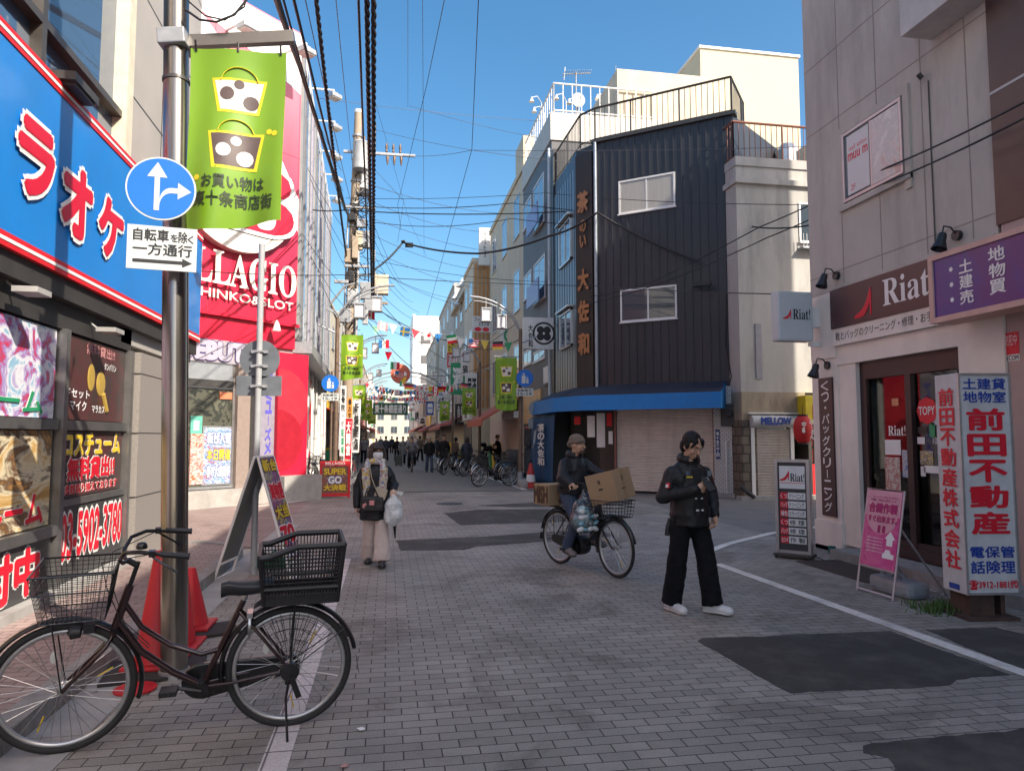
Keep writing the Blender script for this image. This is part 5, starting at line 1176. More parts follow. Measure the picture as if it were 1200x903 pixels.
for i in range(18):
    z = rr.uniform(5.5, 12); a = rr.uniform(-.5, .5); b = MB(); pts = [U(z+rr.uniform(-.3, .3), .25+.45*math.sin(k*1.1+i)*.6, -.25+.1*math.cos(k)) for k in range(7)]; b.tube(pts, .018, 5); part('slack_cable', b, M_black, up)
b = MB(); b.tube([U(9.0, .2, -.2), U(4.2, .25, -.2)], .05, 8); b.tube([U(10.0, -.22, -.1), U(1.2, -.22, -.1)], .03, 8); part('conduit', b, M_trans, up, smooth=50)
b = MB(); b.tube([U(6.3, 0, -.2), U(6.9, .6, -.2), U(7.1, 1.3, -.3)], .03, 8); b.tube([U(7.5, .1, -.1), U(7.55, .9, -.1)], .04, 6); part('bracket_arm', b, M_galv, up, smooth=50)
fa = at_y(384, 360, 24.5); b = MB(); b.tube([(0, 0, 0), (.55, 0, .75), (.9, 0, .85)], .04, 8); b.cbox((.35, -.02, -.25), (.9, .14, .1), Matrix.Rotation(R(32), 3, 'Y')); solo('flood_lamp', b, M_galv, 'long tilted floodlight bar beside the utility pole', 'lamp', tuple(fa))

# ================================================================ overhead cables
M_cab = mat('cable_black', (.02, .02, .022), .6, var=.1); M_cabg = mat('cable_grey', (.10, .10, .11), .6)
def cable(label, pts, r, sag=0.0, m=None, grp='overhead cables', twist=False, n=6):
    """pts: (px,py,Y) stations; each span hangs by sag"""
    P = [at_y(*p) for p in pts]; out = []
    for i in range(len(P)-1):
        k = 14
        for j in range(k if i < len(P)-2 else k+1):
            t = j/k; p = P[i].lerp(P[i+1], t); p = Vector((p.x, p.y, p.z-sag*4*t*(1-t))); out.append(p)
    base = out[0].copy(); b = MB()
    if twist:
        L = sum((out[i+1]-out[i]).length for i in range(len(out)-1)); k = int(L/.09); dense = []
        import bisect
        cum = [0]
        for i in range(len(out)-1): cum.append(cum[-1]+(out[i+1]-out[i]).length)
        for q in range(k+1):
            s = L*q/k; i = min(len(out)-2, max(0, bisect.bisect(cum, s)-1)); t = (s-cum[i])/max(1e-6, cum[i+1]-cum[i]); dense.append(out[i].lerp(out[i+1], t))
        for ph in (0, 2.1, 4.2):
            b.tube([p+Vector((math.cos(i*.9+ph), 0, math.sin(i*.9+ph)))*r*.75-base for i, p in enumerate(dense)], r*.62, 5)
    else: b.tube([p-base for p in out], r, n)
    return solo('overhead_cable', b, m or M_cab, label, 'cable', tuple(base), group=grp, smooth=60)
cable('thick black trunk cable crossing in front of the pink fascia', [(306, -60, 8), (352, 80, 14), (405, 246, 25.8)], .05, .05)
cable('black cable just right of the trunk cable', [(316, -60, 7.5), (406, 250, 25.8)], .016, .2)
cable('medium black cable over the amusement hall edge', [(330, -60, 8), (410, 262, 25.8)], .022, .1)
cable('thin wire over the white rooftop floodlights', [(345, -60, 9), (412, 240, 25.8)], .008, .1, M_cabg)
cable('rope like black cable above the side arm lamps', [(364, -60, 9), (406, 300, 25.8)], .028, .15, twist=True)
cable('fine wire beside the rope like cable', [(388, -60, 9), (415, 210, 25.8)], .007, .1, M_cabg)
cable('straight black cable left of the twisted pair', [(418, -60, 9), (432, 330, 25.6)], .02, .05)
cable('first twisted heavy cable dropping past the transformers', [(429, -60, 8.5), (436, 350, 25.5)], .032, .0, twist=True)
cable('second twisted heavy cable dropping past the insulators', [(438, -60, 8.5), (438, 360, 25.5)], .032, .0, twist=True)
b = MB(); b.cbox((0, 0, 0), (.1, .1, .75)); solo('cable_splice', b, M_black, 'black splice sleeve on the twisted heavy cable', 'cable splice', tuple(at_y(438, 163, 15.5)), bevel=.02)
cable('thin wire falling through the open sky', [(527, -30, 12), (500, 100, 18), (466, 240, 30), (470, 270, 34)], .008, .0)
cable('long thin wire bending at the wire crossing', [(562, -30, 12), (553, 175, 20), (492, 400, 45)], .009, .0)
cable('fine vertical wire in the open sky', [(495, -30, 14), (497, 300, 40)], .006, .0, M_cabg)
cable('faint wire by the sky edge', [(478, -30, 14), (478, 126, 26)], .006, .0, M_cabg)
H_ = [('uppermost faint wire from the pole to the roof railing', [(350, 112, 24), (650, 143, 27)], .007, .1),
      ('pale wire to the slate building parapet', [(480, 124, 26), (640, 163, 27)], .007, .1),
      ('wire from the crossarm to the black corner roof', [(470, 182, 26), (553, 176, 22), (860, 205, 20)], .008, .1),
      ('thin service wire below the crossarm', [(432, 150, 26), (553, 176, 22), (950, 172, 15)], .007, .05)]
for i, (lb, pts, r, sg_) in enumerate(H_): cable(lb, pts, r, sg_, M_cabg)
cable('black wire bundle spanning the street to the corner building', [(330, 238, 22), (405, 246, 25.8), (660, 248, 22), (864, 262, 18.6), (960, 262, 14)], .022, .12)
cable('second black wire just above the bundle', [(405, 240, 25.8), (600, 238, 23), (864, 252, 18.6)], .014, .15)
cable('thin wire over the bundle at window height', [(405, 232, 25.8), (640, 226, 23), (960, 240, 14)], .009, .1)
cable('slack wire under the bundle', [(410, 255, 25.8), (600, 256, 23), (866, 248, 18.6)], .012, .3)
cable('heavy black cable sagging across to the black wall bracket', [(438, 316, 25.6), (472, 284, 26.5), (560, 297, 23.5), (645, 276, 21.6), (700, 249, 20.2), (818, 306, 18.4)], .035, .1)
cable('thin line crossing in front of the red fascia letters', [(215, 316, 14), (400, 322, 20), (700, 335, 19.2), (966, 345, 9.9)], .011, .05)
cable('upper of two wires running to the panelled wall', [(690, 348, 20), (760, 332, 18.0), (890, 266, 12), (1040, 196, 8), (1230, 104, 5.4)], .011, .03)
cable('lower of two wires running to the panelled wall', [(690, 356, 20), (780, 330, 17.6), (900, 278, 12), (1040, 213, 8), (1230, 123, 5.4)], .011, .03)
cable('wire from the pole to the arched lamp', [(425, 350, 26), (540, 402, 30), (608, 398, 23.3)], .016, .3)
cable('wire below the bunting', [(430, 335, 26), (520, 420, 34), (606, 378, 23.4)], .012, .3)
cable('lowest wire sweeping over the street to the tan building', [(430, 375, 26), (500, 440, 40), (590, 420, 36)], .014, .3)
cable('distant wire over the flag strings', [(420, 300, 26), (640, 330, 24)], .009, .2)
cable('slanting wire in the far sky', [(440, 120, 26), (480, 260, 36), (500, 300, 40)], .006, .0)
cable('short guy wire from crossarm', [(440, 200, 26), (473, 235, 26), (466, 284, 26)], .007, .0)
cable('sloping far wire by the flats', [(430, 310, 30), (545, 350, 52)], .010, .4)
for i in range(9):
    cable('thin service wire fanning from the utility pole over to the amusement hall', [(400+i*2, 200+i*24, 25.8), (352+(i % 3)*12, 90+i*30, 21.5-.2*i)], .008, .15+.05*(i % 3), grp='service wires to the amusement hall')
for i in range(7):
    cable('thin wire running along the street from the utility pole to the far lamps', [(424, 225+i*24, 26), (470+i*7, 330+i*12, 48+i*3)], .010, .35+.1*(i % 3), grp='wires along the far street')
for i in range(6):
    cable('faint wire crossing the street between the pole and the pale upper storeys', [(430, 215+i*19, 26), (585-i*6, 250+i*22, 33+i*2)], .009, .2+.1*(i % 2), M_cabg, grp='wires across the far street')
b = MB(); b.tube([(0, 0, 0), (.12, 0, .03), (.2, 0, -.1)], .04, 6); b.cbox((.3, 0, -.12), (.3, .12, .16)); solo('cable_clamp', b, M_black, 'black clamp where the heavy cable hangs in the sky', 'cable clamp', tuple(at_y(470, 283, 26.4)))
# ================================================================ flags
FL = {'canada': 0, 'white': 1, 'sweden': 2, 'red': 3, 'japan': 4, 'blue': 5, 'iran': 6, 'usa': 7, 'yellow': 8, 'germany': 9, 'green': 10, 'france': 11, 'mexico': 12}
def flag_mb(kind, w, h, tri=False):
    b = MB(); W, RR, Bq, Yq, Kq, Gq = 0, 1, 2, 3, 4, 5
    def bx(x0, x1, z0, z1, m, d=0): b.box(x0*w, x1*w, -.002-d, .002+d, -z1*h, -z0*h, m)
    if tri:
        m = {'white': W, 'red': RR, 'blue': Bq, 'yellow': Yq, 'green': Gq}[kind]; b.prism([(0, 0), (w, 0), (w*.5, -h)], -.002, .002, m); return b
    if kind == 'canada': bx(0, .28, 0, 1, RR); bx(.28, .72, 0, 1, W); bx(.72, 1, 0, 1, RR); b.ell((w*.5, 0, -h*.5), (w*.13, .004, h*.28), 7, 6, RR)
    elif kind == 'sweden': bx(0, 1, 0, 1, Bq); bx(.3, .44, 0, 1, Yq, .001); bx(0, 1, .42, .58, Yq, .0015)
    elif kind == 'japan': bx(0, 1, 0, 1, W); b.ell((w*.5, 0, -h*.5), (w*.2, .004, w*.2), 16, 6, RR)
    elif kind == 'iran': bx(0, 1, 0, .34, Gq); bx(0, 1, .34, .67, W); bx(0, 1, .67, 1, RR)
    elif kind == 'usa':
        for k in range(7): bx(0, 1, k/7, (k+1)/7, RR if k % 2 == 0 else W)
        bx(0, .42, 0, .5, Bq, .001)
    elif kind == 'germany': bx(0, 1, 0, .34, Kq); bx(0, 1, .34, .67, RR); bx(0, 1, .67, 1, Yq)
    elif kind == 'france': bx(0, .34, 0, 1, Bq); bx(.34, .67, 0, 1, W); bx(.67, 1, 0, 1, RR)
    elif kind == 'mexico': bx(0, .34, 0, 1, Gq); bx(.34, .67, 0, 1, W); bx(.67, 1, 0, 1, RR)
    else: bx(0, 1, 0, 1, {'white': W, 'red': RR, 'blue': Bq, 'yellow': Yq, 'green': Gq}.get(kind, W))
    return b
FM = [M_ink_w, M_ink_r, mat('flag_blue', (.04, .22, .55), .5), M_ink_y, M_ink_k, M_ink_g]
def bunting(label, p0, p1, kinds, w=.3, h=.24, sag=.25, seed=1):
    rnd = random.Random(seed); t = thing('bunting', label, 'bunting', tuple(p0), 0, 'strings of flags over the street')
    P = [p0.lerp(p1, i/30)-Vector((0, 0, sag*4*(i/30)*(1-i/30)))-p0 for i in range(31)]
    b = MB(); b.tube(P, .008, 5); part('cord', b, M_white, t)
    n = len(kinds)
    for i, k in enumerate(kinds):
        s = (i+.5)/n*30; j = int(s); q = P[j].lerp(P[min(30, j+1)], s-j)
        tri = k.startswith('t_'); mb = flag_mb(k[2:] if tri else k, w*(.8 if tri else 1), h*(1.15 if tri else 1), tri)
        o = part('flag', mb, FM, t); o.location = q-Vector((w/2, 0, 0)); o.rotation_euler = (R(rnd.uniform(-25, 25)), R(rnd.uniform(-6, 14)), R(rnd.uniform(-30, 30)))
K1 = ['canada', 't_white', 'sweden', 't_red', 'japan', 't_blue', 'iran', 't_white', 'usa', 't_yellow', 'germany', 't_green']
bunting('nearest string of world flags from the pole to the lamp post', at_y(443, 375, 25.2), at_y(604, 402, 23.6), K1, .36, .3, .12, 1)
bunting('string of flags dropping from the utility pole', at_y(430, 352, 26), at_y(482, 452, 36), ['canada', 't_green', 'france', 't_red', 'mexico', 'usa', 't_yellow', 'germany'], .42, .34, .3, 2)
mixk = list(FL); mixk = [k for k in mixk]
rr = random.Random(9)
def rk(n): return [rr.choice(['canada', 'sweden', 'japan', 'iran', 'usa', 'germany', 'france', 'mexico', 't_red', 't_white', 't_yellow', 't_blue', 't_green']) for _ in range(n)]
bunting('middle string of small flags by the black and white sign', at_y(470, 445, 40), at_y(548, 447, 38), rk(14), .36, .32, .3, 3)
bunting('flag string under the lamp arch', at_y(428, 448, 52), at_y(530, 455, 52), rk(18), .36, .32, .4, 4)
for i, (Y, a, c_) in enumerate(((60, 452, 448), (70, 462, 455), (82, 458, 462), (95, 470, 466), (110, 478, 472))):
    bunting('far flag string number %d counted from the lamp arch' % (i+1) if False else ['flag string just beyond the lamp arch', 'flag string in front of the ochre building', 'sagging flag string past the ochre building', 'faint flag string near the tan shop', 'farthest flag string before the tall flats'][i], at_y(425+i*5, a, Y), at_y(520-i*5, c_, Y), rk(18), .4, .36, .6, 10+i)
# lamp arch with round red board and a dark green board
ar = thing('lamp_arch', 'thin steel arch over the street with a round red board on top', 'arch', (1.2, 62, 0))
b = MB(); pts = [(-3.4*math.cos(R(a)), 0, 5.6+1.7*math.sin(R(a))) for a in range(0, 181, 10)]
b.tube([(-3.4, 0, 0)]+pts+[(3.4, 0, 0)], .07, 8); b.tube([(p[0]*.97, 0, p[2]-.35) for p in pts], .04, 6); part('frame', b, M_galv, ar, smooth=50)
b = MB(); b.lathe([(0, -.1), (.85, -.1), (.85, .1), (0, .1)], 30, axis='y', c=(-.2, 0, 7.1), capb=False); rb_ = part('round_board', b, M_awnred, ar); lettering(rb_, '東十条', (-.75, .35, 6.85, 7.35), M_ink_w, y=-.1, keep=True, bold=.04)
gbq = at_y(437, 486, 56); gbe = at_y(478, 472, 56); t = thing('street_board', 'dark green board with white writing hung across the street', 'sign', tuple(gbq)); b = MB(); b.box(0, gbe.x-gbq.x, -.06, .06, 0, gbe.z-gbq.z); q = part('panel', b, mat('board_green', (.02, .09, .05), .5), t); lettering(q, '東十条銀座通り', (.15, gbe.x-gbq.x-.15, .15, gbe.z-gbq.z-.15), M_ink_w, y=-.06, bold=.03)
b = MB(); b.tube([(-2.5, 0, 1.4), (5, 0, 1.0)], .02, 5); b.tube([(.3, 0, .9), (.3, 0, 1.3)], .015, 5); b.tube([(2.4, 0, .9), (2.4, 0, 1.2)], .015, 5); part('hanger', b, M_cab, t)
# upright signs and nobori flags by the utility pole
def upright(label, px0, px1, py0, py1, Y, m, s, ink, name='upright_sign', bold=.03):
    a = at_y(px0, py1, Y); c = at_y(px1, py0, Y); t = thing(name, label, 'sign', (a.x, Y, a.z), 0); b = MB(); w = c.x-a.x; h = c.z-a.z; b.box(0, w, -.05, .05, 0, h); q = part('panel', b, m, t); lettering(q, s, (w*.2, w*.8, h*.04, h*.96), ink, y=-.05, vertical=True, bold=bold)
    b = MB(); b.tube([(w*.5, .08, -a.z), (w*.5, .08, h)], .03, 6); part('post', b, M_galv, t); return t
upright('tall white upright sign with black writing by the brown post', 398, 406, 452, 522, 24, M_white, '整骨院・小児科', M_ink_k)
upright('small orange upright sign by the utility pole', 407, 413, 466, 492, 25, mat('sign_orange', (.62, .25, .03), .5), '●お宝', M_ink_k)
upright('short white sign with a green strip low on the brown post', 398, 406, 500, 534, 23.5, M_white, '駐車場', M_ink_g)
def nobori(label, px0, px1, py0, py1, Y, m, s, ink):
    a = at_y(px0, py1, Y); c = at_y(px1, py0, Y); t = thing('nobori_flag', label, 'banner flag', (a.x, Y, 0)); w = c.x-a.x; z0 = a.z; z1 = c.z
    b = MB(); b.tube([(-.03, 0, 0), (-.03, 0, z1+.1)], .015, 6); b.tube([(-.03, 0, z1), (w, 0, z1)], .01, 5); b.lathe([(0, 0), (.2, 0), (.18, .12), (0, .14)], 14); part('pole', b, M_white, t)
    b = MB(); n = 14; vs = []
    for i in range(n+1):
        z = z1-(z1-z0)*i/n; vs += [(0, .03*math.sin(i*.8), z), (w*(1-.15*i/n), .06*math.sin(i*.8+1), z)]
    b.add(vs, [(2*i, 2*i+1, 2*i+3, 2*i+2) for i in range(n)]); c_ = part('cloth', b, m, t); c_.modifiers.new('thick', 'SOLIDIFY').thickness = .004
    lettering(c_, s, (w*.2, w*.75, z0+.1, z1-.1), ink, y=-.07, vertical=True, bold=.04)
nobori('red nobori flag with white writing beside the amusement hall bikes', 404, 413, 490, 538, 22.5, M_ink_r, '大開放', M_ink_w)
nobori('white nobori flag with dark writing next to the red one', 413, 423, 468, 530, 26.5, M_ink_w, '新装開店', M_ink_k)
nobori('second red nobori flag, farther along', 400, 405, 505, 540, 30, M_ink_r, '営業中', M_ink_w)
# ================================================================ bicycles
M_bframe = mat('bike_maroon_black', (.028, .010, .012), .22, .2, var=.1, coat=.5)
M_bblack = mat('bike_black', (.014, .014, .015), .3, .2, var=.1, coat=.3)
M_bsilver = mat('bike_silver', (.48, .48, .48), .3, .9, var=.08)
M_rim = mat('rim_alloy', (.50, .50, .50), .35, .8, var=.06)
M_refl = mat('reflector_amber', (.7, .35, .02), .2)
def wheel(t, hub, r, spin=0.0, steer=None, detail=True, rimM=None):
    T = Matrix.Translation(Vector(hub)) @ (steer if steer is not None else Matrix.Identity(4))
    n = 64 if detail else 28
    b = MB(); b.T = T; b.torus((0, 0, 0), r-.019, .019, 'y', n, 10 if detail else 6); w = part('wheel', b, M_rubber, t, smooth=60)
    b = MB(); b.T = T; b.torus((0, 0, 0), r-.045, .012, 'y', n, 8, sy=1.2); part('rim', b, rimM or M_rim, w, smooth=60)
    b = MB(); b.T = T; ns = 36 if detail else 16
    for i in range(ns):
        a = 2*math.pi*i/ns+spin; h = .03 if i % 2 else -.03; da = .55 if (i//2) % 2 else -.55
        b.tube([(.022*math.cos(a+da*2), h, .022*math.sin(a+da*2)), ((r-.05)*math.cos(a), 0, (r-.05)*math.sin(a))], .0016 if detail else .003, 4, caps=False)
    b.lathe([(.0, -.05), (.012, -.05), (.016, -.035), (.028, -.03), (.018, -.02), (.018, .02), (.028, .03), (.016, .035), (.012, .05), (0, .05)], 14, axis='y'); part('spokes', b, M_bsilver, w)
    if detail:
        b = MB(); b.T = T; b.ell((.17*math.cos(spin+.4), .0, .17*math.sin(spin+.4)), (.018, .006, .032)); part('reflector', b, mat('reflector_white', (.6, .6, .55), .2), w)
        b = MB(); b.T = T
        for a in (spin+1.9, spin+4.3): b.tube([(.24*math.cos(a), .004, .24*math.sin(a)), (.16*math.cos(a+.08), .004, .16*math.sin(a+.08))], .004, 5)
        part('spoke_reflector', b, M_ink_y, w)
    return w
def basket_wire(t, x0, x1, y0, z0, z1, taper, m, nx=9, nz=8, T=None, name='front_basket', r=.0018):
    """open wire basket, wider at the top"""
    b = MB(); b.T = T
    def pt(u, v, w):   # u along x 0..1, v along y -1..1, w height 0..1
        k = 1-taper*(1-w); cx = (x0+x1)/2; return (cx+(u-.5)*(x1-x0)*k, y0*v*k, z0+(z1-z0)*w)
    for w, rr_ in [(1, .006), (0, .004), (.62, .0035)]+[(i/nz, r) for i in range(1, nz)]:
        b.tube([pt(0, -1, w), pt(1, -1, w), pt(1, 1, w), pt(0, 1, w)], rr_, 5, closed=True)
    for i in range(nx+1):
        u = i/nx
        for v in (-1, 1): b.tube([pt(u, v, 0), pt(u, v, 1)], r, 4)
        b.tube([pt(u, -1, 0), pt(u, 1, 0)], r, 4)
    for i in range(nx+1):
        v = -1+2*i/nx
        for u in (0, 1): b.tube([pt(u, v, 0), pt(u, v, 1)], r, 4)
        b.tube([pt(0, v, 0), pt(1, v, 0)], r, 4)
    return part(name, b, m, t)
def bicycle(label, loc, phi, lean=0.0, steer=0.0, frameM=None, rear='crate', detail=True, wb=1.12, r=.345, stand='side', front=True, group=None, grips=M_black, fenderM=None):
    t = thing('bicycle', label, 'bicycle', loc, phi, group); t.rotation_euler = (lean, 0, phi)
    fm = frameM or M_bframe; fe = fenderM or M_bblack; n = 10 if detail else 6
    H0 = (0, 0, r); H1 = Vector((wb, 0, r)); BB = (.46, 0, .285); hb = Vector((wb-.235, 0, .645)); ht = Vector((wb-.30, 0, .86))
    ax = (ht-hb).normalized()
    ST = Matrix.Translation(hb) @ Matrix.Rotation(steer, 4, ax) @ Matrix.Translation(-hb)
    wheel(t, H0, r, .3, None, detail)
    f1 = ST @ H1; wheel(t, tuple(f1), r, .9, ST.to_3x3().to_4x4(), detail)
    b = MB()
    b.tube([BB, (.255, 0, .74)], .017, n); b.tube([tuple(hb), tuple(ht)], .022, n)
    b.tube([tuple(hb+ax*.03), (wb-.36, 0, .50), (wb-.52, 0, .37), BB], .019, n)
    b.tube([tuple(hb+ax*.13), (wb-.36, 0, .63), (wb-.50, 0, .52), (wb-.66, 0, .455), (.375, 0, .475)], .015, n)
    for s in (-1, 1):
        b.tube([(BB[0], s*.03, BB[2]), (.3, s*.05, .30), (0, s*.065, r)], .010, 8); b.tube([(.275, s*.02, .68), (.2, s*.055, .6), (0, s*.065, r)], .009, 8)
    part('frame', b, fm, t, smooth=60)
    b = MB(); b.T = ST
    b.tube([tuple(hb), tuple(hb-ax*.06)], .02, n)
    for s in (-1, 1): b.tube([tuple(hb-ax*.05+Vector((0, s*.02, 0))), tuple(hb-ax*.09+Vector((0.01, s*.055, 0))), (wb-.12, s*.056, .47), (wb-.03, s*.056, .38), (wb, s*.056, r)], .011, 8)
    part('fork', b, fm, t, smooth=60)
    # mudguards
    b = MB(); b.torus((0, 0, r), r+.022, .03, 'y', 40, 8, a0=-8, a1=168, sy=.45); b.T = None
    mg = part('mudguard', b, fe, t, smooth=60)
    if detail:
        b = MB(); b.cbox((-.30, 0, .53), (.04, .05, .09), Matrix.Rotation(.5, 3, 'Y')); part('tail_reflector', b, M_black, mg, bevel=.008)
        b = MB(); b.quad((-.37, -.03, .37), (-.37, .03, .37), (-.385, .03, .28), (-.385, -.03, .28)); q = part('flap', b, M_black, mg); q.modifiers.new('t', 'SOLIDIFY').thickness = .003
    b = MB(); b.T = ST; b.torus((wb, 0, r), r+.02, .028, 'y', 36, 8, a0=14, a1=196, sy=.45); part('mudguard', b, fe, t, smooth=60)
    b = MB(); b.T = ST
    for s in (-1, 1): b.tube([(wb, s*.062, r), (wb+.05, s*.055, r+.36 if front else r+.02)], .004, 5)
    for s in (-1, 1): pass
    part('stay', b, M_bblack, t)
    b = MB()
    for s in (-1, 1):
        b.tube([(0, s*.07, r), (-.30, s*.03, r+.20)], .0035, 5); b.tube([(0, s*.07, r), (-.02, s*.08, .715)], .006, 6)
    part('stay', b, M_bblack, t)
    # saddle
    b = MB(); b.tube([(.265, 0, .72), (.235, 0, .79)], .013, 8); part('seat_post', b, M_bsilver, t, smooth=60)
    b = MB(); prof = [(-.13, .075, .0), (-.10, .10, .012), (-.02, .098, .004), (.05, .06, -.004), (.11, .034, .0), (.15, .022, -.012)]
    rings = []
    for (x, hw, dz) in prof:
        rings.append([(.225+x, hw*math.cos(R(a)), .825+dz+(.03 if math.sin(R(a)) > 0 else .055)*math.sin(R(a))) for a in range(0, 360, 30)])
    vs = [p for q in rings for p in q]; k = 12; fs = [tuple(range(k-1, -1, -1)), tuple(range((len(rings)-1)*k, len(rings)*k))]
    for i in range(len(rings)-1):
        for j in range(k): fs.append((i*k+j, i*k+(j+1) % k, (i+1)*k+(j+1) % k, (i+1)*k+j))
    b.add(vs, fs); sd = part('saddle', b, mat('saddle_vinyl', (.02, .021, .025), .38, bump=.15, bscale=200), t, smooth=60)
    if detail:
        b = MB()
        for s in (-.05, .05):
            b.tube([(.1+.03*math.cos(i*.9), s+.022*math.sin(i*.9), .775-.0025*i*.0+.0*i) if False else (.13+.016*math.cos(i*.8), s+.016*math.sin(i*.8), .74+.0022*i) for i in range(24)], .003, 4)
        part('saddle_spring', b, M_bsilver, sd)
    # stem and bars
    b = MB(); b.T = ST; top = ht+ax*.13
    b.tube([tuple(ht), tuple(top)], .0125, n); b.tube([tuple(top-ax*.02), tuple(top+Vector((.05, 0, .01)))], .016, n)
    c = top+Vector((.05, 0, .01)); side = []
    for s in (-1, 1): b.tube([tuple(c), (c.x+.02, s*.05, c.z), (c.x+.03, s*.10, c.z+.03), (c.x-.0, s*.17, c.z+.085), (c.x-.07, s*.235, c.z+.10), (c.x-.2, s*.27, c.z+.085), (c.x-.29, s*.28, c.z+.075)], .0105, n)
    hbp = part('handlebar', b, M_bblack, t, smooth=60)
    for s in (-1, 1):
        b = MB(); b.T = ST; b.tube([(c.x-.17, s*.262, c.z+.09), (c.x-.19, s*.268, c.z+.087), (c.x-.29, s*.28, c.z+.075), (c.x-.305, s*.282, c.z+.073)], [.016, .0155, .0155, .018], 10); part('grip', b, grips, hbp, smooth=50)
        b = MB(); b.T = ST; b.cbox((c.x-.13, s*.255, c.z+.095), (.03, .04, .03)); b.tube([(c.x-.125, s*.26, c.z+.085), (c.x-.17, s*.275, c.z+.05), (c.x-.25, s*.285, c.z-.005)], .006, 6); part('brake_lever', b, M_bblack, hbp, smooth=50)
    if detail:
        b = MB(); b.T = ST; b.lathe([(0, 0), (.026, 0), (.028, .012), (.02, .028), (0, .034)], 16, c=(c.x-.08, .22, c.z+.115)); part('bell', b, M_bblack, hbp, smooth=50)
        b = MB()
        for s in (-1, 1):
            p = ST @ Vector((c.x-.12, s*.255, c.z+.09)); b.tube([tuple(p), (c.x+.1, s*.12, c.z+.02), (wb-.2, s*.05, .86), (wb-.27, s*.02, .66), (wb-.4, s*.02, .52)], .0028, 5)
        part('brake_cable', b, M_black, t)
        b = MB(); b.T = ST; b.lathe([(0, 0), (.03, .005), (.035, .05), (.0, .07)], 14, c=(wb-.09, .075, .66), axis='x'); b.cbox((wb-.12, .06, .67), (.05, .03, .05)); part('headlamp', b, M_black, t, smooth=40)
    # drive: crank, chain case, pedals
    b = MB(); pts = []
    for a in range(90, 271, 18): pts.append((.0+.06*math.cos(R(a)), .335+.055*math.sin(R(a))))
    for a in range(-90, 91, 18): pts.append((.46+.115*math.cos(R(a)), .285+.10*math.sin(R(a))))
    b.prism(pts, -.075, -.045); part('chain_case', b, M_bblack, t, bevel=.008)
    b = MB(); b.lathe([(0, -.09), (.035, -.09), (.035, .07), (0, .07)], 14, c=(BB[0], 0, BB[2]), axis='y')
    ca = R(205); 
    for s, a in ((-1, ca), (1, ca+math.pi)): b.tube([(BB[0], s*.085, BB[2]), (BB[0]+.165*math.cos(a), s*.095, BB[2]+.165*math.sin(a)*.6)], .010, 6)
    cr = part('crank', b, M_bblack, t, smooth=50)
    for s, a in ((-1, ca), (1, ca+math.pi)):
        b = MB(); x = BB[0]+.165*math.cos(a); z = BB[2]+.165*math.sin(a)*.6; b.cbox((x, s*.15, z), (.085, .09, .028)); b.tube([(x, s*.09, z), (x, s*.2, z)], .007, 6); part('pedal', b, M_black, cr, bevel=.005)
    # carrier
    b = MB()
    for y in (-.055, -.02, .02, .055): b.tube([(.2, y*.6, .70), (.14, y, .735), (-.24, y, .735)], .004, 5)
    b.tube([(-.24, -.055, .735), (-.26, 0, .735), (-.24, .055, .735)], .004, 5); b.tube([(-.1, -.06, .732), (-.1, .06, .732)], .004, 5); part('carrier', b, M_bblack, t, smooth=50)
    if stand == 'side':
        b = MB(); b.tube([(.0, .085, r-.01), (.02, .12, .2), (.005, .245, .0)], .008, 6); b.cbox((.0, .08, r-.02), (.05, .02, .1)); part('kickstand', b, M_bblack, t)
        b = MB(); b.lathe([(0, .06), (.05, .06), (.055, .075), (.05, .1), (0, .105)], 18, c=(0, 0, r), axis='y'); b.cbox((-.03, .1, .26), (.03, .02, .12), Matrix.Rotation(.35, 3, 'Y')); part('hub_brake', b, M_bblack, t, smooth=40)
    elif stand == 'centre':
        b = MB()
        for s in (-1, 1): b.tube([(.0, s*.08, r), (-.05, s*.16, .02)], .008, 6)
        b.tube([(-.05, -.16, .02), (-.05, .16, .02)], .008, 6); part('kickstand', b, M_bsilver, t)
    if front: basket_wire(t, wb-.24, wb+.13, .19, .735, .985, .22, M_bblack, 14 if detail else 5, 11 if detail else 4, ST, r=.0016 if detail else .004)
    if detail and rear == 'crate':
        # dress guard net on the rear wheel, ring lock
        b = MB()
        for s in (-.085, .085):
            for i in range(9):
                a = R(62+i*9); b.tube([(.10*math.cos(a), s, r+.10*math.sin(a)), (.33*math.cos(a), s, r+.33*math.sin(a))], .0016, 4)
            for q in (.12, .18, .24, .30): b.torus((0, s, r), q, .0016, 'y', 12, 4, a0=62, a1=134)
        part('dress_guard', b, M_bblack, t)
        b = MB(); b.torus((.22, 0, .60), .055, .011, 'x', 20, 6, a0=-60, a1=240); b.cbox((.22, 0, .66), (.03, .09, .03)); part('ring_lock', b, M_bsilver, t)
        # black plastic crate
        b = MB(); X0, X1, Y0 = -.275, .175, .18; zb = .745
        def rim(x): u = (x-X0)/(X1-X0); return 1.065-.055*max(0, min(1, (u-.55)/.35))
        def wp(u, s, z): k = 1-.13*(1-(z-zb)/.3); return ((X0+X1)/2+(u-.5)*(X1-X0)*k, s*Y0*k, z)
        U = [i/24 for i in range(25)]
        for s in (-1, 1):
            b.tube([wp(u, s, rim(X0+(X1-X0)*u)) for u in U], .014, 6, sy=1.3)
            for q in range(1, 11):
                z = zb+.03+.022*q
                if z < .975 or True: b.tube([wp(u, s, min(z, rim(X0+(X1-X0)*u)-.015)) for u in U], .0032, 4)
            for u in U[::1]: b.tube([wp(u, s, zb), wp(u, s, rim(X0+(X1-X0)*u))], .0030, 4)
            for z in (zb+.085,): b.tube([wp(u, s, z) for u in U], .010, 4, sy=1.2)
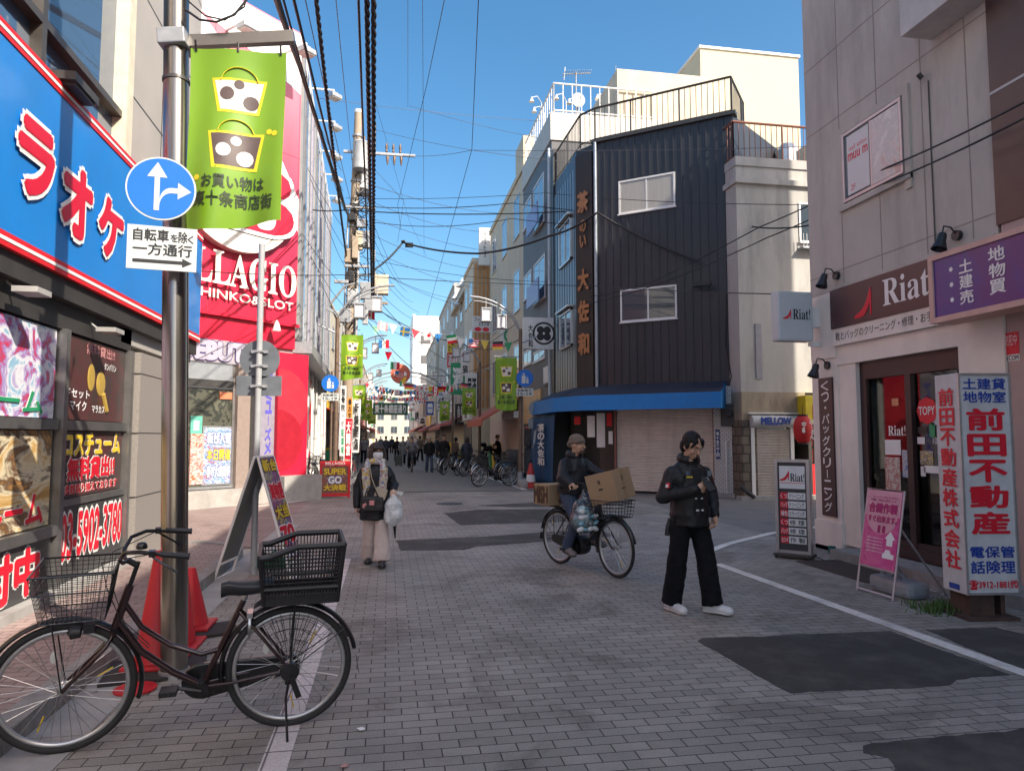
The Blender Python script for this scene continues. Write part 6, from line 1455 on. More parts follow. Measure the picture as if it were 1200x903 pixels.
        for u in (0, 1):
            zt = rim(X0+(X1-X0)*u); V = [-1+i/6 for i in range(13)]
            b.tube([wp(u, v, zt) for v in V], .014, 6)
            for q in range(1, 11):
                z = zb+.03+.022*q
                if z < zt: b.tube([wp(u, v, z) for v in V], .0032, 4)
            for v in V: b.tube([wp(u, v, zb), wp(u, v, zt)], .0030, 4)
            for s in (-1, 1): b.tube([wp(u, s, zb), wp(u, s, zt)], .012, 6)
        c0 = wp(0, -1, zb); c1_ = wp(1, 1, zb); b.box(c0[0], c1_[0], c0[1], c1_[1], zb-.006, zb+.002)
        b.box(c0[0], c1_[0], c0[1]-.004, c0[1], zb-.005, zb+.05); b.box(c0[0], c1_[0], c1_[1], c1_[1]+.004, zb-.0052, zb+.05)
        part('rear_basket', b, mat('crate_plastic', (.013, .013, .014), .45), t)
    return t
b0 = on_ground(338, 850); b1 = on_ground(75, 881)
hd = math.atan2(b1.y-b0.y, b1.x-b0.x)
bicycle('black step through bicycle with a wire front basket and a plastic rear crate', (b0.x, b0.y, 0), hd, R(-4.5), R(6), wb=1.13)
# parked bicycles down the street
def parked(label, px, py, ang, group, m=None, front=True, lean=-.05): 
    g = on_ground(px, py); return bicycle(label, (g.x, g.y, 0), R(ang), lean, .25, m or M_bblack, None, False, stand='centre', front=front, group=group, fenderM=M_bsilver)
parked('black bicycle with silver mudguards nearest the brown lamp post', 597, 569, 195, 'bicycles parked by the corner shop')
parked('second bicycle, behind the one nearest the lamp post', 588, 563, 205, 'bicycles parked by the corner shop', M_slate)
parked('bicycle between the lamp post and the blue curtain', 632, 566, 170, 'bicycles parked by the corner shop', M_bblack)
for i, (px, py, a, lb) in enumerate(((566, 557, 215, 'bicycle at the near end of the row before the salmon awning'), (556, 556, 222, 'bicycle second in the row before the salmon awning'), (541, 555, 218, 'bicycle in the row behind the woman in a long skirt'), (533, 552, 225, 'bicycle farther in the row, in front of the tan building'), (528, 549, 220, 'farthest bicycle of the row in the street'))):
    parked(lb, px, py, a, 'row of bicycles along the shops', [M_bblack, M_slate, M_bsilver][i % 3])
for i, (px, py, a, lb) in enumerate(((368, 573, 260, 'dark bicycle just behind the red framed board'), (378, 566, 255, 'bicycle half hidden behind the red framed board'), (414, 560, 250, 'red bicycle behind the woman with the scarf'))):
    parked(lb, px, py, a, 'bicycles by the amusement hall', [M_bblack, M_slate, M_red][i])
# ================================================================ people
_ts = bpy.data.scenes.new('scratch')
def blob(prims, vox=.008, sm=4, wr=0.0, ws=14.0, seed=0, zs=.55):
    """one continuous skin grown over tapered limbs and lobes"""
    b = MB()
    for p in prims:
        if p[0] == 'cap':
            _, a, c, ra, rc = p; a = Vector(a); c = Vector(c); k = 6; d = (c-a); L = d.length
            if L < 1e-5: b.ell(a, ra); continue
            d.normalize(); pts = []; rs = []
            for i in range(k): th = math.pi/2*(1-i/k); pts.append(a-d*ra*math.sin(th)); rs.append(max(ra*math.cos(th), ra*.06))
            pts += [a, c]; rs += [ra, rc]
            for i in range(1, k+1): th = math.pi/2*i/k; pts.append(c+d*rc*math.sin(th)); rs.append(max(rc*math.cos(th), rc*.06))
            b.tube(pts, rs, 14)
        elif p[0] == 'fru': b.tube([p[1], p[2]], [p[3], p[4]], 18, sy=p[5] if len(p) > 5 else 1.0)
        elif p[0] == 'ell': b.ell(p[1], p[2], 18, 12, rot=p[3] if len(p) > 3 else None)
        elif p[0] == 'box': b.cbox(p[1], p[2], p[3] if len(p) > 3 else None)
        elif p[0] == 'chain':
            for i in range(len(p[1])-1): 
                bb = blob_caps(p[1][i], p[1][i+1], p[2][i], p[2][i+1]); b.add(*bb)
    me = b.mesh('blob', M_white)
    o = bpy.data.objects.new('blob', me); _ts.collection.objects.link(o)
    m = o.modifiers.new('r', 'REMESH'); m.mode = 'VOXEL'; m.voxel_size = vox; m.use_smooth_shade = True
    if sm: s = o.modifiers.new('s', 'SMOOTH'); s.factor = .5; s.iterations = sm
    vl = _ts.view_layers[0]; vl.update(); dg = vl.depsgraph
    dg.update()
    res = bpy.data.meshes.new_from_object(o.evaluated_get(dg))
    bpy.data.objects.remove(o)
    if wr:
        nv = len(res.vertices); nor = [v.normal.copy() for v in res.vertices]
        for i, v in enumerate(res.vertices):
            c = v.co; n = mnoise.noise(Vector((c.x*ws, c.y*ws, c.z*ws*zs+seed)))+.5*mnoise.noise(Vector((c.x*ws*2.3, c.y*ws*2.3, c.z*ws*3.4*zs+seed)))
            v.co = c+nor[i]*(wr*n)
    res.polygons.foreach_set('use_smooth', [True]*len(res.polygons)); res.materials.clear()
    return res
def blob_caps(a, c, ra, rc):
    t = MB(); t.ell(a, ra, 10, 8); t.ell(c, rc, 10, 8); t.tube([a, c], [ra, rc], 10); return t.v, t.f
def bpart(name, prims, m, parent, vox=.008, sm=4, wr=0.0, ws=14.0, label=None, zs=.55):
    me = blob(prims, vox, sm, wr, ws, len(name), zs); me.name = name; me.materials.append(m); return part(name, me, None, parent, label=label)
V = Vector
M_skin = mat('skin', (.54, .33, .23), .5, var=.06, scale=30, sss=.1); M_skin2 = mat('skin_warm', (.54, .32, .21), .5, var=.06, scale=30, sss=.1); M_skin3 = mat('skin_tan', (.50, .29, .19), .5, var=.06, scale=30, sss=.1)
M_hair = mat('hair_black', (.008, .007, .007), .5, spec=.3, var=.3, scale=90, stretch=.1, bump=.5, bscale=160); M_hairb = mat('hair_brown', (.035, .018, .013), .4, var=.3, scale=90, stretch=.1, bump=.5, bscale=160)
M_leather = mat('jacket_leather', (.011, .011, .012), .5, spec=.35, var=.3, scale=9, bump=.3, bscale=90); M_down = mat('down_coat', (.014, .0145, .018), .55, spec=.35, var=.25, scale=6, bump=.2, bscale=30)
M_blackcloth = mat('trouser_black', (.009, .009, .011), .95, spec=.2, var=.3, scale=12, bump=.3, bscale=120); M_pale = mat('trouser_pale', (.56, .46, .42), .85, var=.08, scale=8); M_denim = mat('denim', (.045, .065, .11), .85, var=.25, scale=40)
M_navycoat = mat('coat_navy', (.025, .03, .05), .8, var=.2); M_greycoat = mat('coat_grey', (.13, .135, .145), .8, var=.15); M_blackcoat = mat('coat_black', (.012, .012, .014), .85, spec=.2, var=.2); M_browncoat = mat('coat_brown', (.09, .06, .045), .8)
M_sole = mat('shoe_sole', (.55, .53, .50), .6); M_shoew = mat('shoe_white', (.66, .65, .64), .5, var=.05)
M_knit = mat('beanie_knit', (.17, .13, .10), .9, var=.2, scale=60, bump=.6, bscale=90)
def head_prims(hc, HR, s=1.0, jaw=1.0):
    P = lambda x, y, z: hc+HR @ (V((x, y, z))*s)
    r3 = HR.to_3x3()
    return [('ell', P(0, .012, .025), (.073*s, .092*s, .092*s), r3), ('ell', P(0, -.018, -.035), (.058*s, .066*s, .078*s*jaw), r3), ('ell', P(0, -.045, -.085), (.034*s, .034*s, .026*s), r3),
            ('cap', P(0, -.088, .005), P(0, -.104, -.028), .009*s, .013*s), ('ell', P(0, -.08, .034), (.05*s, .016*s, .011*s), r3), ('ell', P(0, -.085, -.062), (.022*s, .010*s, .008*s), r3),
            ('ell', P(.038, -.056, -.026), (.024*s, .022*s, .026*s), r3), ('ell', P(-.038, -.056, -.026), (.024*s, .022*s, .026*s), r3),
            ('ell', P(.074, .012, -.008), (.012*s, .02*s, .032*s), r3), ('ell', P(-.074, .012, -.008), (.012*s, .02*s, .032*s), r3)]
def hand_prims(w, d, up, side, curl=.5, s=1.0, grip=0.0):
    """w wrist, d direction of the palm, up = direction the back of the hand faces, side=+1/-1: where the thumb sits"""
    d = V(d).normalized(); up = V(up); up = (up-d*up.dot(d)).normalized(); lat = d.cross(up)*side
    pr = []; palm = w+d*.05*s
    rot = Matrix((lat, d, up)).transposed()
    pr.append(('ell', palm, (.040*s, .052*s, .017*s), rot)); pr.append(('cap', w, palm, .025*s, .022*s))
    for i, (off, ln) in enumerate(((.030, .072), (.010, .082), (-.010, .076), (-.029, .060))):
        a = palm+d*.038*s+lat*off*s; dd = d.copy(); L = ln*s; cur = curl+grip*.3
        for k, fr in enumerate((.45, .32, .23)):
            ang = cur*(.9 if k == 0 else 1.15); q = Matrix.Rotation(-ang, 3, d.cross(up)) if True else None
            dd = Matrix.Rotation(ang, 3, -(d.cross(up))) @ dd
            c = a+dd*L*fr; pr.append(('cap', a, c, (.0092-.0007*k)*s, (.0088-.0009*k)*s)); a = c
    a = w+d*.022*s+lat*.026*s; td = (d*.6+lat*.75-up*(.15+.45*grip)).normalized(); c = a+td*.04*s; pr.append(('cap', a, c, .013*s, .0105*s)); td2 = (d*.9+lat*.15-up*(.2+.5*grip)).normalized(); pr.append(('cap', c, c+td2*.034*s, .0105*s, .009*s))
    return pr
DEF = dict(hipL=(.09, 0, .90), hipR=(-.09, 0, .90), kneeL=(.10, -.10, .50), kneeR=(-.10, .02, .50), ankL=(.10, -.16, .09), ankR=(-.10, .20, .11), toeL=(.11, -.32, .04), toeR=(-.11, .07, .03),
           pel=(0, 0, .95), waist=(0, -.0, 1.08), chest=(0, -.005, 1.28), neck=(0, .01, 1.44), head=(0, -.015, 1.59), shL=(.175, .0, 1.345), shR=(-.175, .0, 1.345),
           elL=(.235, .04, 1.13), elR=(-.235, .02, 1.13), wrL=(.235, -.10, .90), wrR=(-.24, -.03, .90))
def person(label, loc, rotz, J=None, skin=None, hair='short', hairM=None, top='jacket', topM=None, legs='wide', legM=None, shoeM=None, headyaw=0.0, headpitch=0.0, vox=.007, group=None, hs=1.0, hem=.80, scale=1.0, hands=None, bulk=1.0, face=True, legr=(.085, .075, .075), hat=None, skirt=False):
    j = {k: V(v) for k, v in {**DEF, **(J or {})}.items()}
    t = thing('person', label, 'person', loc, rotz, group); t.scale = (scale,)*3
    near = vox < .01; sk = skin or M_skin
    HR = Matrix.Rotation(headyaw, 3, 'Z') @ Matrix.Rotation(headpitch, 3, 'X')
    hc = j['head']
    pr = head_prims(hc, HR, hs) + [('cap', j['neck']-V((0, 0, .03)), hc+HR @ V((0, .015, -.06)), .055, .05), ('cap', j['pel'], j['waist'], .115, .105), ('cap', j['waist'], j['chest'], .105, .115), ('cap', j['chest'], j['neck']-V((0, 0, .10)), .105, .065)]
    for s in 'LR':
        sg = 1 if s == 'L' else -1
        pr += [('cap', j['neck']-V((0, 0, .085)), j['sh'+s]-V((0, 0, .02)), .045, .038), ('cap', j['sh'+s]-V((0, 0, .02)), j['el'+s], .042, .037), ('cap', j['el'+s], j['wr'+s], .037, .025),
               ('cap', j['hip'+s], j['knee'+s], .08, .05), ('cap', j['knee'+s], j['ank'+s], .05, .034), ('cap', j['ank'+s], j['toe'+s], .035, .025)]
        h = (hands or {}).get(s, {})
        if h is not None:
            d = h.get('d', j['wr'+s]-j['el'+s]); up = h.get('up', (sg, 0, .0)); pr += hand_prims(j['wr'+s], d, up, h.get('side', -sg if True else sg), h.get('curl', .35), 1.0, h.get('grip', 0.0))
    bpart('body', pr, sk, t, .005 if near else vox, 3 if near else 1)
    # eyes and brows
    if face:
        for sx in (-1, 1):
            p = hc+HR @ (V((sx*.031, -.0815, .010))*hs)
            b = MB(); b.ell(p, (.011*hs, .006*hs, .0036*hs if headpitch < .3 else .002), 12, 8, rot=HR); e = part('eye', b, M_ink_k if not near else mat('eye_white', (.6, .57, .55), .3), t)
            if near:
                b = MB(); b.ell(p+HR @ V((0, -.004, -.0005)), (.0055*hs, .004*hs, .0036*hs), 10, 6, rot=HR); part('iris', b, M_ink_k, e)
            b = MB(); b.ell(hc+HR @ (V((sx*.033, -.088, .036))*hs), (.019*hs, .008*hs, .0045*hs), 10, 6, rot=HR); part('eyebrow', b, M_hair, t)
        if near:
            b = MB(); b.ell(hc+HR @ (V((0, -.094, -.0615))*hs), (.021*hs, .004*hs, .0055*hs), 12, 6, rot=HR); part('lips', b, mat('lip', (.33, .13, .10), .5), t)
    # hair
    P = lambda x, y, z: hc+HR @ (V((x, y, z))*hs)
    hm = hairM or M_hair
    if hair == 'short':
        hp = [('ell', P(0, .036, .052), (.083*hs, .09*hs, .083*hs), HR), ('ell', P(0, .055, -.0), (.078*hs, .068*hs, .085*hs), HR), ('ell', P(.03, -.06, .085), (.045*hs, .04*hs, .03*hs), HR), ('ell', P(-.03, -.06, .085), (.045*hs, .04*hs, .03*hs), HR)]
    elif hair == 'medium':
        hp = [('ell', P(0, .034, .05), (.087*hs, .092*hs, .088*hs), HR), ('ell', P(0, .06, -.01), (.082*hs, .064*hs, .09*hs), HR), ('ell', P(.038, -.046, .078), (.032*hs, .034*hs, .026*hs), HR), ('ell', P(-.038, -.046, .078), (.032*hs, .034*hs, .026*hs), HR), ('cap', P(.058, -.066, .055), P(.068, -.056, .012), .014*hs, .010*hs), ('cap', P(-.060, -.064, .055), P(-.070, -.052, .015), .014*hs, .010*hs), ('ell', P(.074, .0, .015), (.013*hs, .03*hs, .04*hs), HR), ('ell', P(-.074, .0, .015), (.013*hs, .03*hs, .04*hs), HR)]
    elif hair == 'bob':
        hp = [('ell', P(0, .02, .04), (.098*hs, .108*hs, .095*hs), HR), ('ell', P(0, .055, -.035), (.105*hs, .075*hs, .115*hs), HR), ('cap', P(.085, -.02, .02), P(.085, -.025, -.10), .03*hs, .034*hs), ('cap', P(-.085, -.02, .02), P(-.085, -.025, -.10), .03*hs, .034*hs), ('cap', P(-.05, -.085, .06), P(.05, -.085, .06), .022*hs, .022*hs)]
    else: hp = None
    if hp: bpart('hair', hp, hm, t, .005 if near else .012, 5 if near else 2, .0045 if near else .003, 75, zs=.12)
    if hat == 'beanie':
        h = bpart('beanie', [('ell', P(0, .015, .055), (.089*hs, .105*hs, .085*hs), HR), ('cap', P(0, .09, .0), P(0, .05, .02), .05, .06)], M_knit, t, .005, 2, .003, 50)
        b = MB(); b.tube([P(.084*math.cos(R(a)), .014+.098*math.sin(R(a)), .038-.02*math.sin(R(a))) for a in range(0, 360, 15)], .013, 8, closed=True, sy=1.8); part('cuff', b, M_knit, h, smooth=60)
    elif hat: 
        b = MB(); b.ell(P(0, .0, .06), (.09, .105, .07), rot=HR); b.ell(P(0, -.08, .06), (.07, .08, .012), rot=HR); part('cap', b, hat, t, smooth=60)
    # clothes
    tm = topM or M_blackcoat; w = bulk; vz = max(vox, .008) if near else vox
    tp = [('cap', j['waist']+V((0, 0, .05)), j['chest'], .135*w, .15*w), ('cap', j['chest'], j['neck']-V((0, 0, .10)), .15*w, .105*w)]
    dx = (j['pel']-j['waist']); lo = V((j['pel'].x, j['pel'].y, hem))
    tp.append(('fru', j['chest'], lo, .155*w, .175*w+max(0, .8-hem)*.13)) if hem < 1.1 else None
    for s in 'LR':
        tp += [('cap', j['neck']-V((0, 0, .06)), j['sh'+s]-V((0, 0, .02)), .06*w, .062*w), ('cap', j['sh'+s]-V((0, 0, .015)), j['el'+s], .062*w, .064*w), ('cap', j['el'+s], j['wr'+s]+(j['el'+s]-j['wr'+s])*.02, .066*w, .046*w)]
        if top == 'cross': pass
    tp.append(('cap', j['chest']+V((.09, -.01, -.02)), j['chest']+V((-.09, -.01, -.02)), .115*w, .115*w))
    cs = (j['shL']+j['shR'])/2; sv = (j['shL']-cs)*.72; dn = V((0, 0, -.055)); tp.append(('cap', cs+sv+dn, cs-sv+dn, .088*w, .088*w)); tp.append(('ell', j['neck']+V((0, .01, -.045)), (.125, .085, .06)))
    for s in 'LR': tp.append(('cap', j['neck']+V((0, .01, -.02)), j['sh'+s]+V((0, 0, -.015)), .05, .05))
    tp.append(('ell', lo+V((0, 0, .10)), (.185*w+max(0, .8-hem)*.12, .15*w+max(0, .8-hem)*.1, .11)))
    jk = bpart(top if top != 'cross' else 'jacket', tp, tm, t, vz, 4, .012 if near else .004, 9)
    if near:
        b = MB(); ring = []
        for a in range(-62, 243, 16): ring.append(j['neck']+V((.085*math.cos(R(a)), .005+.08*math.sin(R(a)), .015+.02*math.sin(R(a)))))
        b.tube(ring, .026*w, 8, sy=1.5); part('collar', b, tm, jk, smooth=60)
    lm = legM or M_blackcloth; r0, r1, r2 = legr
    lp = [('cap', j['pel']+V((0, 0, .02)), j['pel']-V((0, 0, .03)), .125, .12)]
    for s in 'LR':
        a = j['ank'+s]; k = j['knee'+s]; lp += [('cap', j['hip'+s], k, r0+.015, r1), ('cap', k, a+(k-a)*.14, r1, r2), ('fru', k+(a-k)*.5, a+(a-k)*.03, (r1+r2)/2, r2*1.08)]
    if skirt: lp = [('fru', j['pel'], V((0, .0, .22)), .14, .24), ('cap', j['pel'], j['waist'], .12, .12)]
    bpart('trousers' if not skirt else 'skirt', lp, lm, t, vz, 4, .012 if near else .004, 10)
    sm_ = shoeM or M_black
    for s in 'LR':
        a = j['ank'+s]; o = j['toe'+s]; d = (o-a); fl = V((d.x, d.y, 0)).normalized(); heel = V((a.x, a.y, a.z-.045))-fl*.045; tz = o-V((0, 0, .0))
        me = [('cap', heel+V((0, 0, .016)), tz+V((0, 0, .004)), .046, .040), ('cap', a, heel+(tz-heel)*.5+V((0, 0, .018)), .048, .046), ('ell', tz, (.05, .052, .038))]
        sh = bpart('shoe', me, sm_, t, .007 if near else .014, 2)
        if near:
            b = MB(); pts = [heel-fl*.045+V((0, 0, -.028)), heel+V((0, 0, -.028)), heel.lerp(tz, .6)+V((0, 0, -.024)), tz+V((0, 0, -.026)), tz+fl*.045+V((0, 0, -.02))]; b.tube(pts, [.026, .042, .040, .045, .022], 12, sy=.38); part('sole', b, M_sole if sm_ is M_shoew else M_black, sh, smooth=60)
    return t, j, HR, jk
# ---- man with a phone
mx = on_ground(812, 718)
Jm = dict(hipL=(.08, 0, .89), hipR=(-.08, .0, .89), kneeL=(.13, -.07, .50), kneeR=(-.12, .03, .48), ankL=(.17, -.10, .10), ankR=(-.13, .13, .09), toeL=(.27, -.20, .045), toeR=(-.11, -.03, .04),
          neck=(.0, -.01, 1.43), head=(.01, -.06, 1.56), chest=(0, 0, 1.27), elR=(-.27, .02, 1.09), wrR=(-.07, -.25, 1.17), elL=(.27, .05, 1.10), wrL=(.20, -.12, .92), shL=(.178, 0, 1.325), shR=(-.178, 0, 1.325))
man, jm, hr, jk = person('man in a black jacket and wide black trousers looking down at his phone', (mx.x-.02, mx.y+.0, 0), R(8), Jm, M_skin2, 'medium', M_hair, 'jacket', M_leather, 'wide', M_blackcloth, M_shoew, R(14), R(27), .0065, hem=.82, hands={'R': dict(d=(.75, -.25, .45), up=(-.25, -.9, -.1), curl=.75, grip=.9, side=1), 'L': dict(d=(-.2, -.4, -.8), up=(1, 0, 0), curl=.5)}, bulk=1.06, legr=(.085, .094, .09))
b = MB(); b.ell(hr @ V((0, -.098, -.047))+jm['head'], (.024, .007, .005), 10, 6, rot=hr); b.ell(hr @ V((0, -.079, -.098))+jm['head'], (.020, .014, .012), 10, 6, rot=hr); part('moustache', b, M_hair, man)
b = MB()
b.cbox((-.262, -.055, 1.20), (.012, .07, .05), Matrix.Rotation(.15, 3, 'Y')); sp_ = part('sleeve_patch', b, M_ink_r, jk); b = MB(); b.cbox((-.2665, -.058, 1.195), (.008, .055, .028), Matrix.Rotation(.15, 3, 'Y')); part('patch_field', b, M_ink_w, sp_)
b = MB(); b.cbox((-.10, -.155, 1.315), (.035, .012, .04), Matrix.Rotation(.4, 3, 'Z')); part('chest_patch', b, mat('patch_blue', (.10, .14, .17), .6), jk); b = MB(); b.cbox((-.09, -.165, 1.28), (.06, .01, .013)); part('chest_patch', b, M_ink_y, jk); b = MB(); b.cbox((.13, -.15, 1.31), (.035, .012, .05), Matrix.Rotation(-.4, 3, 'Z')); part('chest_patch', b, MATS['patch_blue'], jk)
b = MB(); b.box(-.05, .05, -.168, -.13, 1.0, 1.36); sh_ = part('shirt', b, mat('shirt_black', (.014, .014, .017), .8), man, bevel=.012); b = MB(); b.box(-.04, .045, -.171, -.165, 1.075, 1.088); b.box(-.03, .05, -.1712, -.165, .965, .98); part('shirt_stripe', b, M_ink_w, sh_)
b = MB(); b.tube([(-.17, .06, .88), (-.19, .07, .80), (-.195, .08, .72)], [.02, .022, .024], 8); part('strap', b, M_black, jk)
# phone he holds
wp_ = man.matrix_basis; ph = V((.01, -.315, 1.225)); T_ = Matrix.Translation((mx.x-.02, mx.y, 0)) @ Matrix.Rotation(R(8), 4, 'Z')
pq = T_ @ ph; phn = thing('phone', 'dark smartphone held up in the hand of the standing man', 'phone', tuple(pq)); phn.rotation_euler = (R(-38), R(-12), R(8))
b = MB(); b.box(-.038, .038, -.005, .005, -.076, .076); pb2 = part('case', b, M_black, phn, bevel=.004); b = MB(); b.lathe([(0, -.0075), (.007, -.0075), (.007, -.005), (0, -.005)], 10, c=(.022, 0, .055), axis='y'); b.lathe([(0, -.0075), (.007, -.0075), (.007, -.005), (0, -.005)], 10, c=(.022, 0, .036), axis='y'); part('camera_lens', b, M_bsilver, pb2)
# ---- woman with mask and scarf
wx_ = on_ground(439, 661)
Jw = dict(hipL=(.08, 0, .84), hipR=(-.08, 0, .84), kneeL=(.09, -.10, .47), kneeR=(-.07, .02, .46), ankL=(.10, -.16, .085), ankR=(-.08, .16, .085), toeL=(.12, -.33, .04), toeR=(-.09, .0, .035), pel=(0, 0, .90), waist=(0, 0, 1.0), chest=(0, 0, 1.17), neck=(0, 0, 1.32), head=(.01, -.02, 1.45), shL=(.15, 0, 1.225), shR=(-.15, 0, 1.225), elL=(.235, .03, 1.02), wrL=(.24, -.14, .97), elR=(-.23, .03, 1.0), wrR=(-.235, -.04, .76))
wo, jw, hr, jk = person('woman in a black coat, white mask and patterned scarf, walking towards the viewer', (wx_.x, wx_.y, 0), R(-4), Jw, M_skin, 'bob', M_hairb, 'coat', M_down, 'wide', M_pale, M_black, R(24), R(4), .0065, hem=.585, hands={'L': dict(d=(0, -.9, -.3), up=(0, -.3, .9), curl=.9, grip=1.0), 'R': dict(d=(.05, -.15, -1), up=(-1, 0, 0), curl=.4)}, bulk=1.02, legr=(.088, .09, .105), scale=1.0)
P = lambda x, y, z: jw['head']+hr @ V((x, y, z))
b = MB(); rings = []
for (dz, ry, rx) in ((.008, .108, .066), (-.03, .126, .076), (-.07, .115, .072), (-.112, .075, .05)):
    rings.append([P(rx*math.sin(R(a)), .0-ry*math.cos(R(a)), dz) for a in range(-75, 76, 15)])
k = len(rings[0]); b.add([p for q in rings for p in q], [(i*k+q, i*k+q+1, (i+1)*k+q+1, (i+1)*k+q) for i in range(3) for q in range(k-1)]); mk = part('face_mask', b, mat('mask_white', (.62, .62, .63), .8), wo, smooth=60); mk.modifiers.new('t', 'SOLIDIFY').thickness = .004
M_scarf = artmat('scarf_print', [(.52, .50, .46), (.55, .40, .08), (.50, .49, .47), (.22, .25, .40), (.56, .54, .50), (.42, .20, .20), (.5, .45, .3)], 42, 'voronoi', rough=.85)
n_ = jw['neck']
scp = [('cap', n_+V((.09*math.cos(R(a)), .09*math.sin(R(a)), .015)), n_+V((.09*math.cos(R(a+30)), .09*math.sin(R(a+30)), .015)), .042, .042) for a in range(0, 360, 30)]
for sx, ln in ((-1, .40), (1, .38)): scp += [('box', n_+V((sx*.105, -.15, -.06-ln/2)), (.10, .03, ln), Matrix.Rotation(sx*.07, 3, 'Y') @ Matrix.Rotation(.08, 3, 'X')), ('cap', n_+V((sx*.09, -.1, .0)), n_+V((sx*.105, -.15, -.1)), .04, .038)]
bpart('scarf', scp, M_scarf, wo, .008, 3, .006, 30)
# quilting lines of her coat
b = MB()
for i in range(6):
    z = .74+.085*i; b.tube([V((.165*math.cos(R(a)), .155*math.sin(R(a)), z)) for a in range(0, 360, 20)], .006, 5, closed=True)
TW = Matrix.Translation((wx_.x, wx_.y, 0)) @ Matrix.Rotation(R(-4), 4, 'Z')
M_bagb = mat('bag_black', (.015, .015, .016), .4, bump=.2); M_bagt = mat('bag_beige', (.42, .36, .27), .6)
hb_ = thing('shoulder_bag', 'black handbag with a pink charm at the hip of the masked woman', 'bag', tuple(TW @ V((-.02, -.24, .80))), R(-4))
hbb = bpart('bag_body', [('box', V((0, 0, 0)), (.28, .10, .17)), ('ell', V((0, 0, .06)), (.14, .05, .05))], M_bagb, hb_, .008, 6, .004, 20)
b = MB(); b.tube([(-.1, -.02, .07), (-.06, -.03, .2), (.02, -.03, .22), (.08, -.02, .08)], .009, 6); b.tube([(-.12, 0, .06), (-.17, .1, .32), (-.14, .2, .46)], .012, 6); part('strap', b, M_bagb, hb_, smooth=50)
b = MB(); b.ell((-.1, -.065, -.02), (.018, .012, .03)); b.ell((-.08, -.066, .0), (.015, .01, .02)); b.box(-.03, .03, -.062, -.052, -.01, .05); part('charm', b, mat('charm_pink', (.55, .22, .22), .5), hb_, smooth=60)
pb3 = thing('pouch', 'small beige crossbody pouch on the front of the masked woman', 'bag', tuple(TW @ V((.085, -.235, .93))), R(-4))
bpart('pouch_body', [('box', V((0, 0, 0)), (.15, .045, .14), Matrix.Rotation(.3, 3, 'Y'))], M_bagt, pb3, .007, 5)
b = MB(); b.tube([(.06, .0, .07), (.08, .03, .2), (.05, .08, .36)], .006, 6); b.tube([(-.06, 0, .05), (-.12, .02, .2), (-.15, .06, .36)], .006, 6); part('strap', b, M_bagt, pb3, smooth=50)
def poly_bag(label, loc, sx, sy, h, m, fill, seed=0, rotz=0.0):
    t = thing('plastic_bag', label, 'bag', tuple(loc), rotz); pr = [('ell', V((0, 0, -h*.68)), (sx, sy, h*.32)), ('ell', V((0, 0, -h*.45)), (sx*.85, sy*.85, h*.3)), ('cap', V((0, 0, -h*.35)), V((0, 0, -h*.04)), sx*.6, .022), ('cap', V((.0, 0, -h*.1)), V((0, 0, 0)), .02, .018)]
    q = bpart('film', pr, m, t, .007, 4, .014, 16); 
    if fill: fill(t)
    return t
M_film = mat('bag_film', (.60, .63, .63), .35, var=.08, scale=8, sss=.0)
def pbag_handles(t):
    b = MB(); b.prism([(.02, -.02), (.10, -.06), (.13, -.01), (.06, -.0)], -.004, .004); part('handle_tail', b, M_film, t)
poly_bag('full white plastic shopping bag hanging from the hand of the masked woman', TW @ V((.245, -.21, .955)), .125, .085, .44, M_film, pbag_handles)
um = thing('umbrella', 'folded black umbrella hanging beside the white shopping bag', 'umbrella', tuple(TW @ V((.255, -.12, .50))), 0)
b = MB(); b.tube([(-.035, 0, .42), (-.02, 0, .2), (.0, 0, .05)], [.02, .036, .026], 10); b.tube([(0, 0, .05), (.012, 0, -.15)], [.026, .008], 10); part('canopy', b, M_blackcoat, um, smooth=60)
b = MB(); b.tube([(.012, 0, -.14), (.016, 0, -.2)], .004, 6); part('ferrule', b, M_bsilver, um)
# ---- cyclist
c0_ = on_ground(655, 660); c1_ = on_ground(716, 675)
ch = math.atan2(c1_.y-c0_.y, c1_.x-c0_.x)
bk = bicycle('dark city bicycle being ridden, loaded with boxes and a plastic bag', (c0_.x, c0_.y, 0), ch, 0, R(-4), M_bblack, None, True, stand=None, wb=1.12, front=False)
basket_wire(bk, .79, 1.24, .20, .70, .90, .12, M_bblack, 8, 5, None, r=.0025)
b = MB(); b.lathe([(0, -.075), (.11, -.075), (.12, -.05), (.12, .05), (.11, .075), (0, .075)], 22, c=(.46, 0, .30), axis='y'); part('drive_unit', b, M_black, bk, smooth=40)
TB = Matrix.Translation((c0_.x, c0_.y, 0)) @ Matrix.Rotation(ch, 4, 'Z')
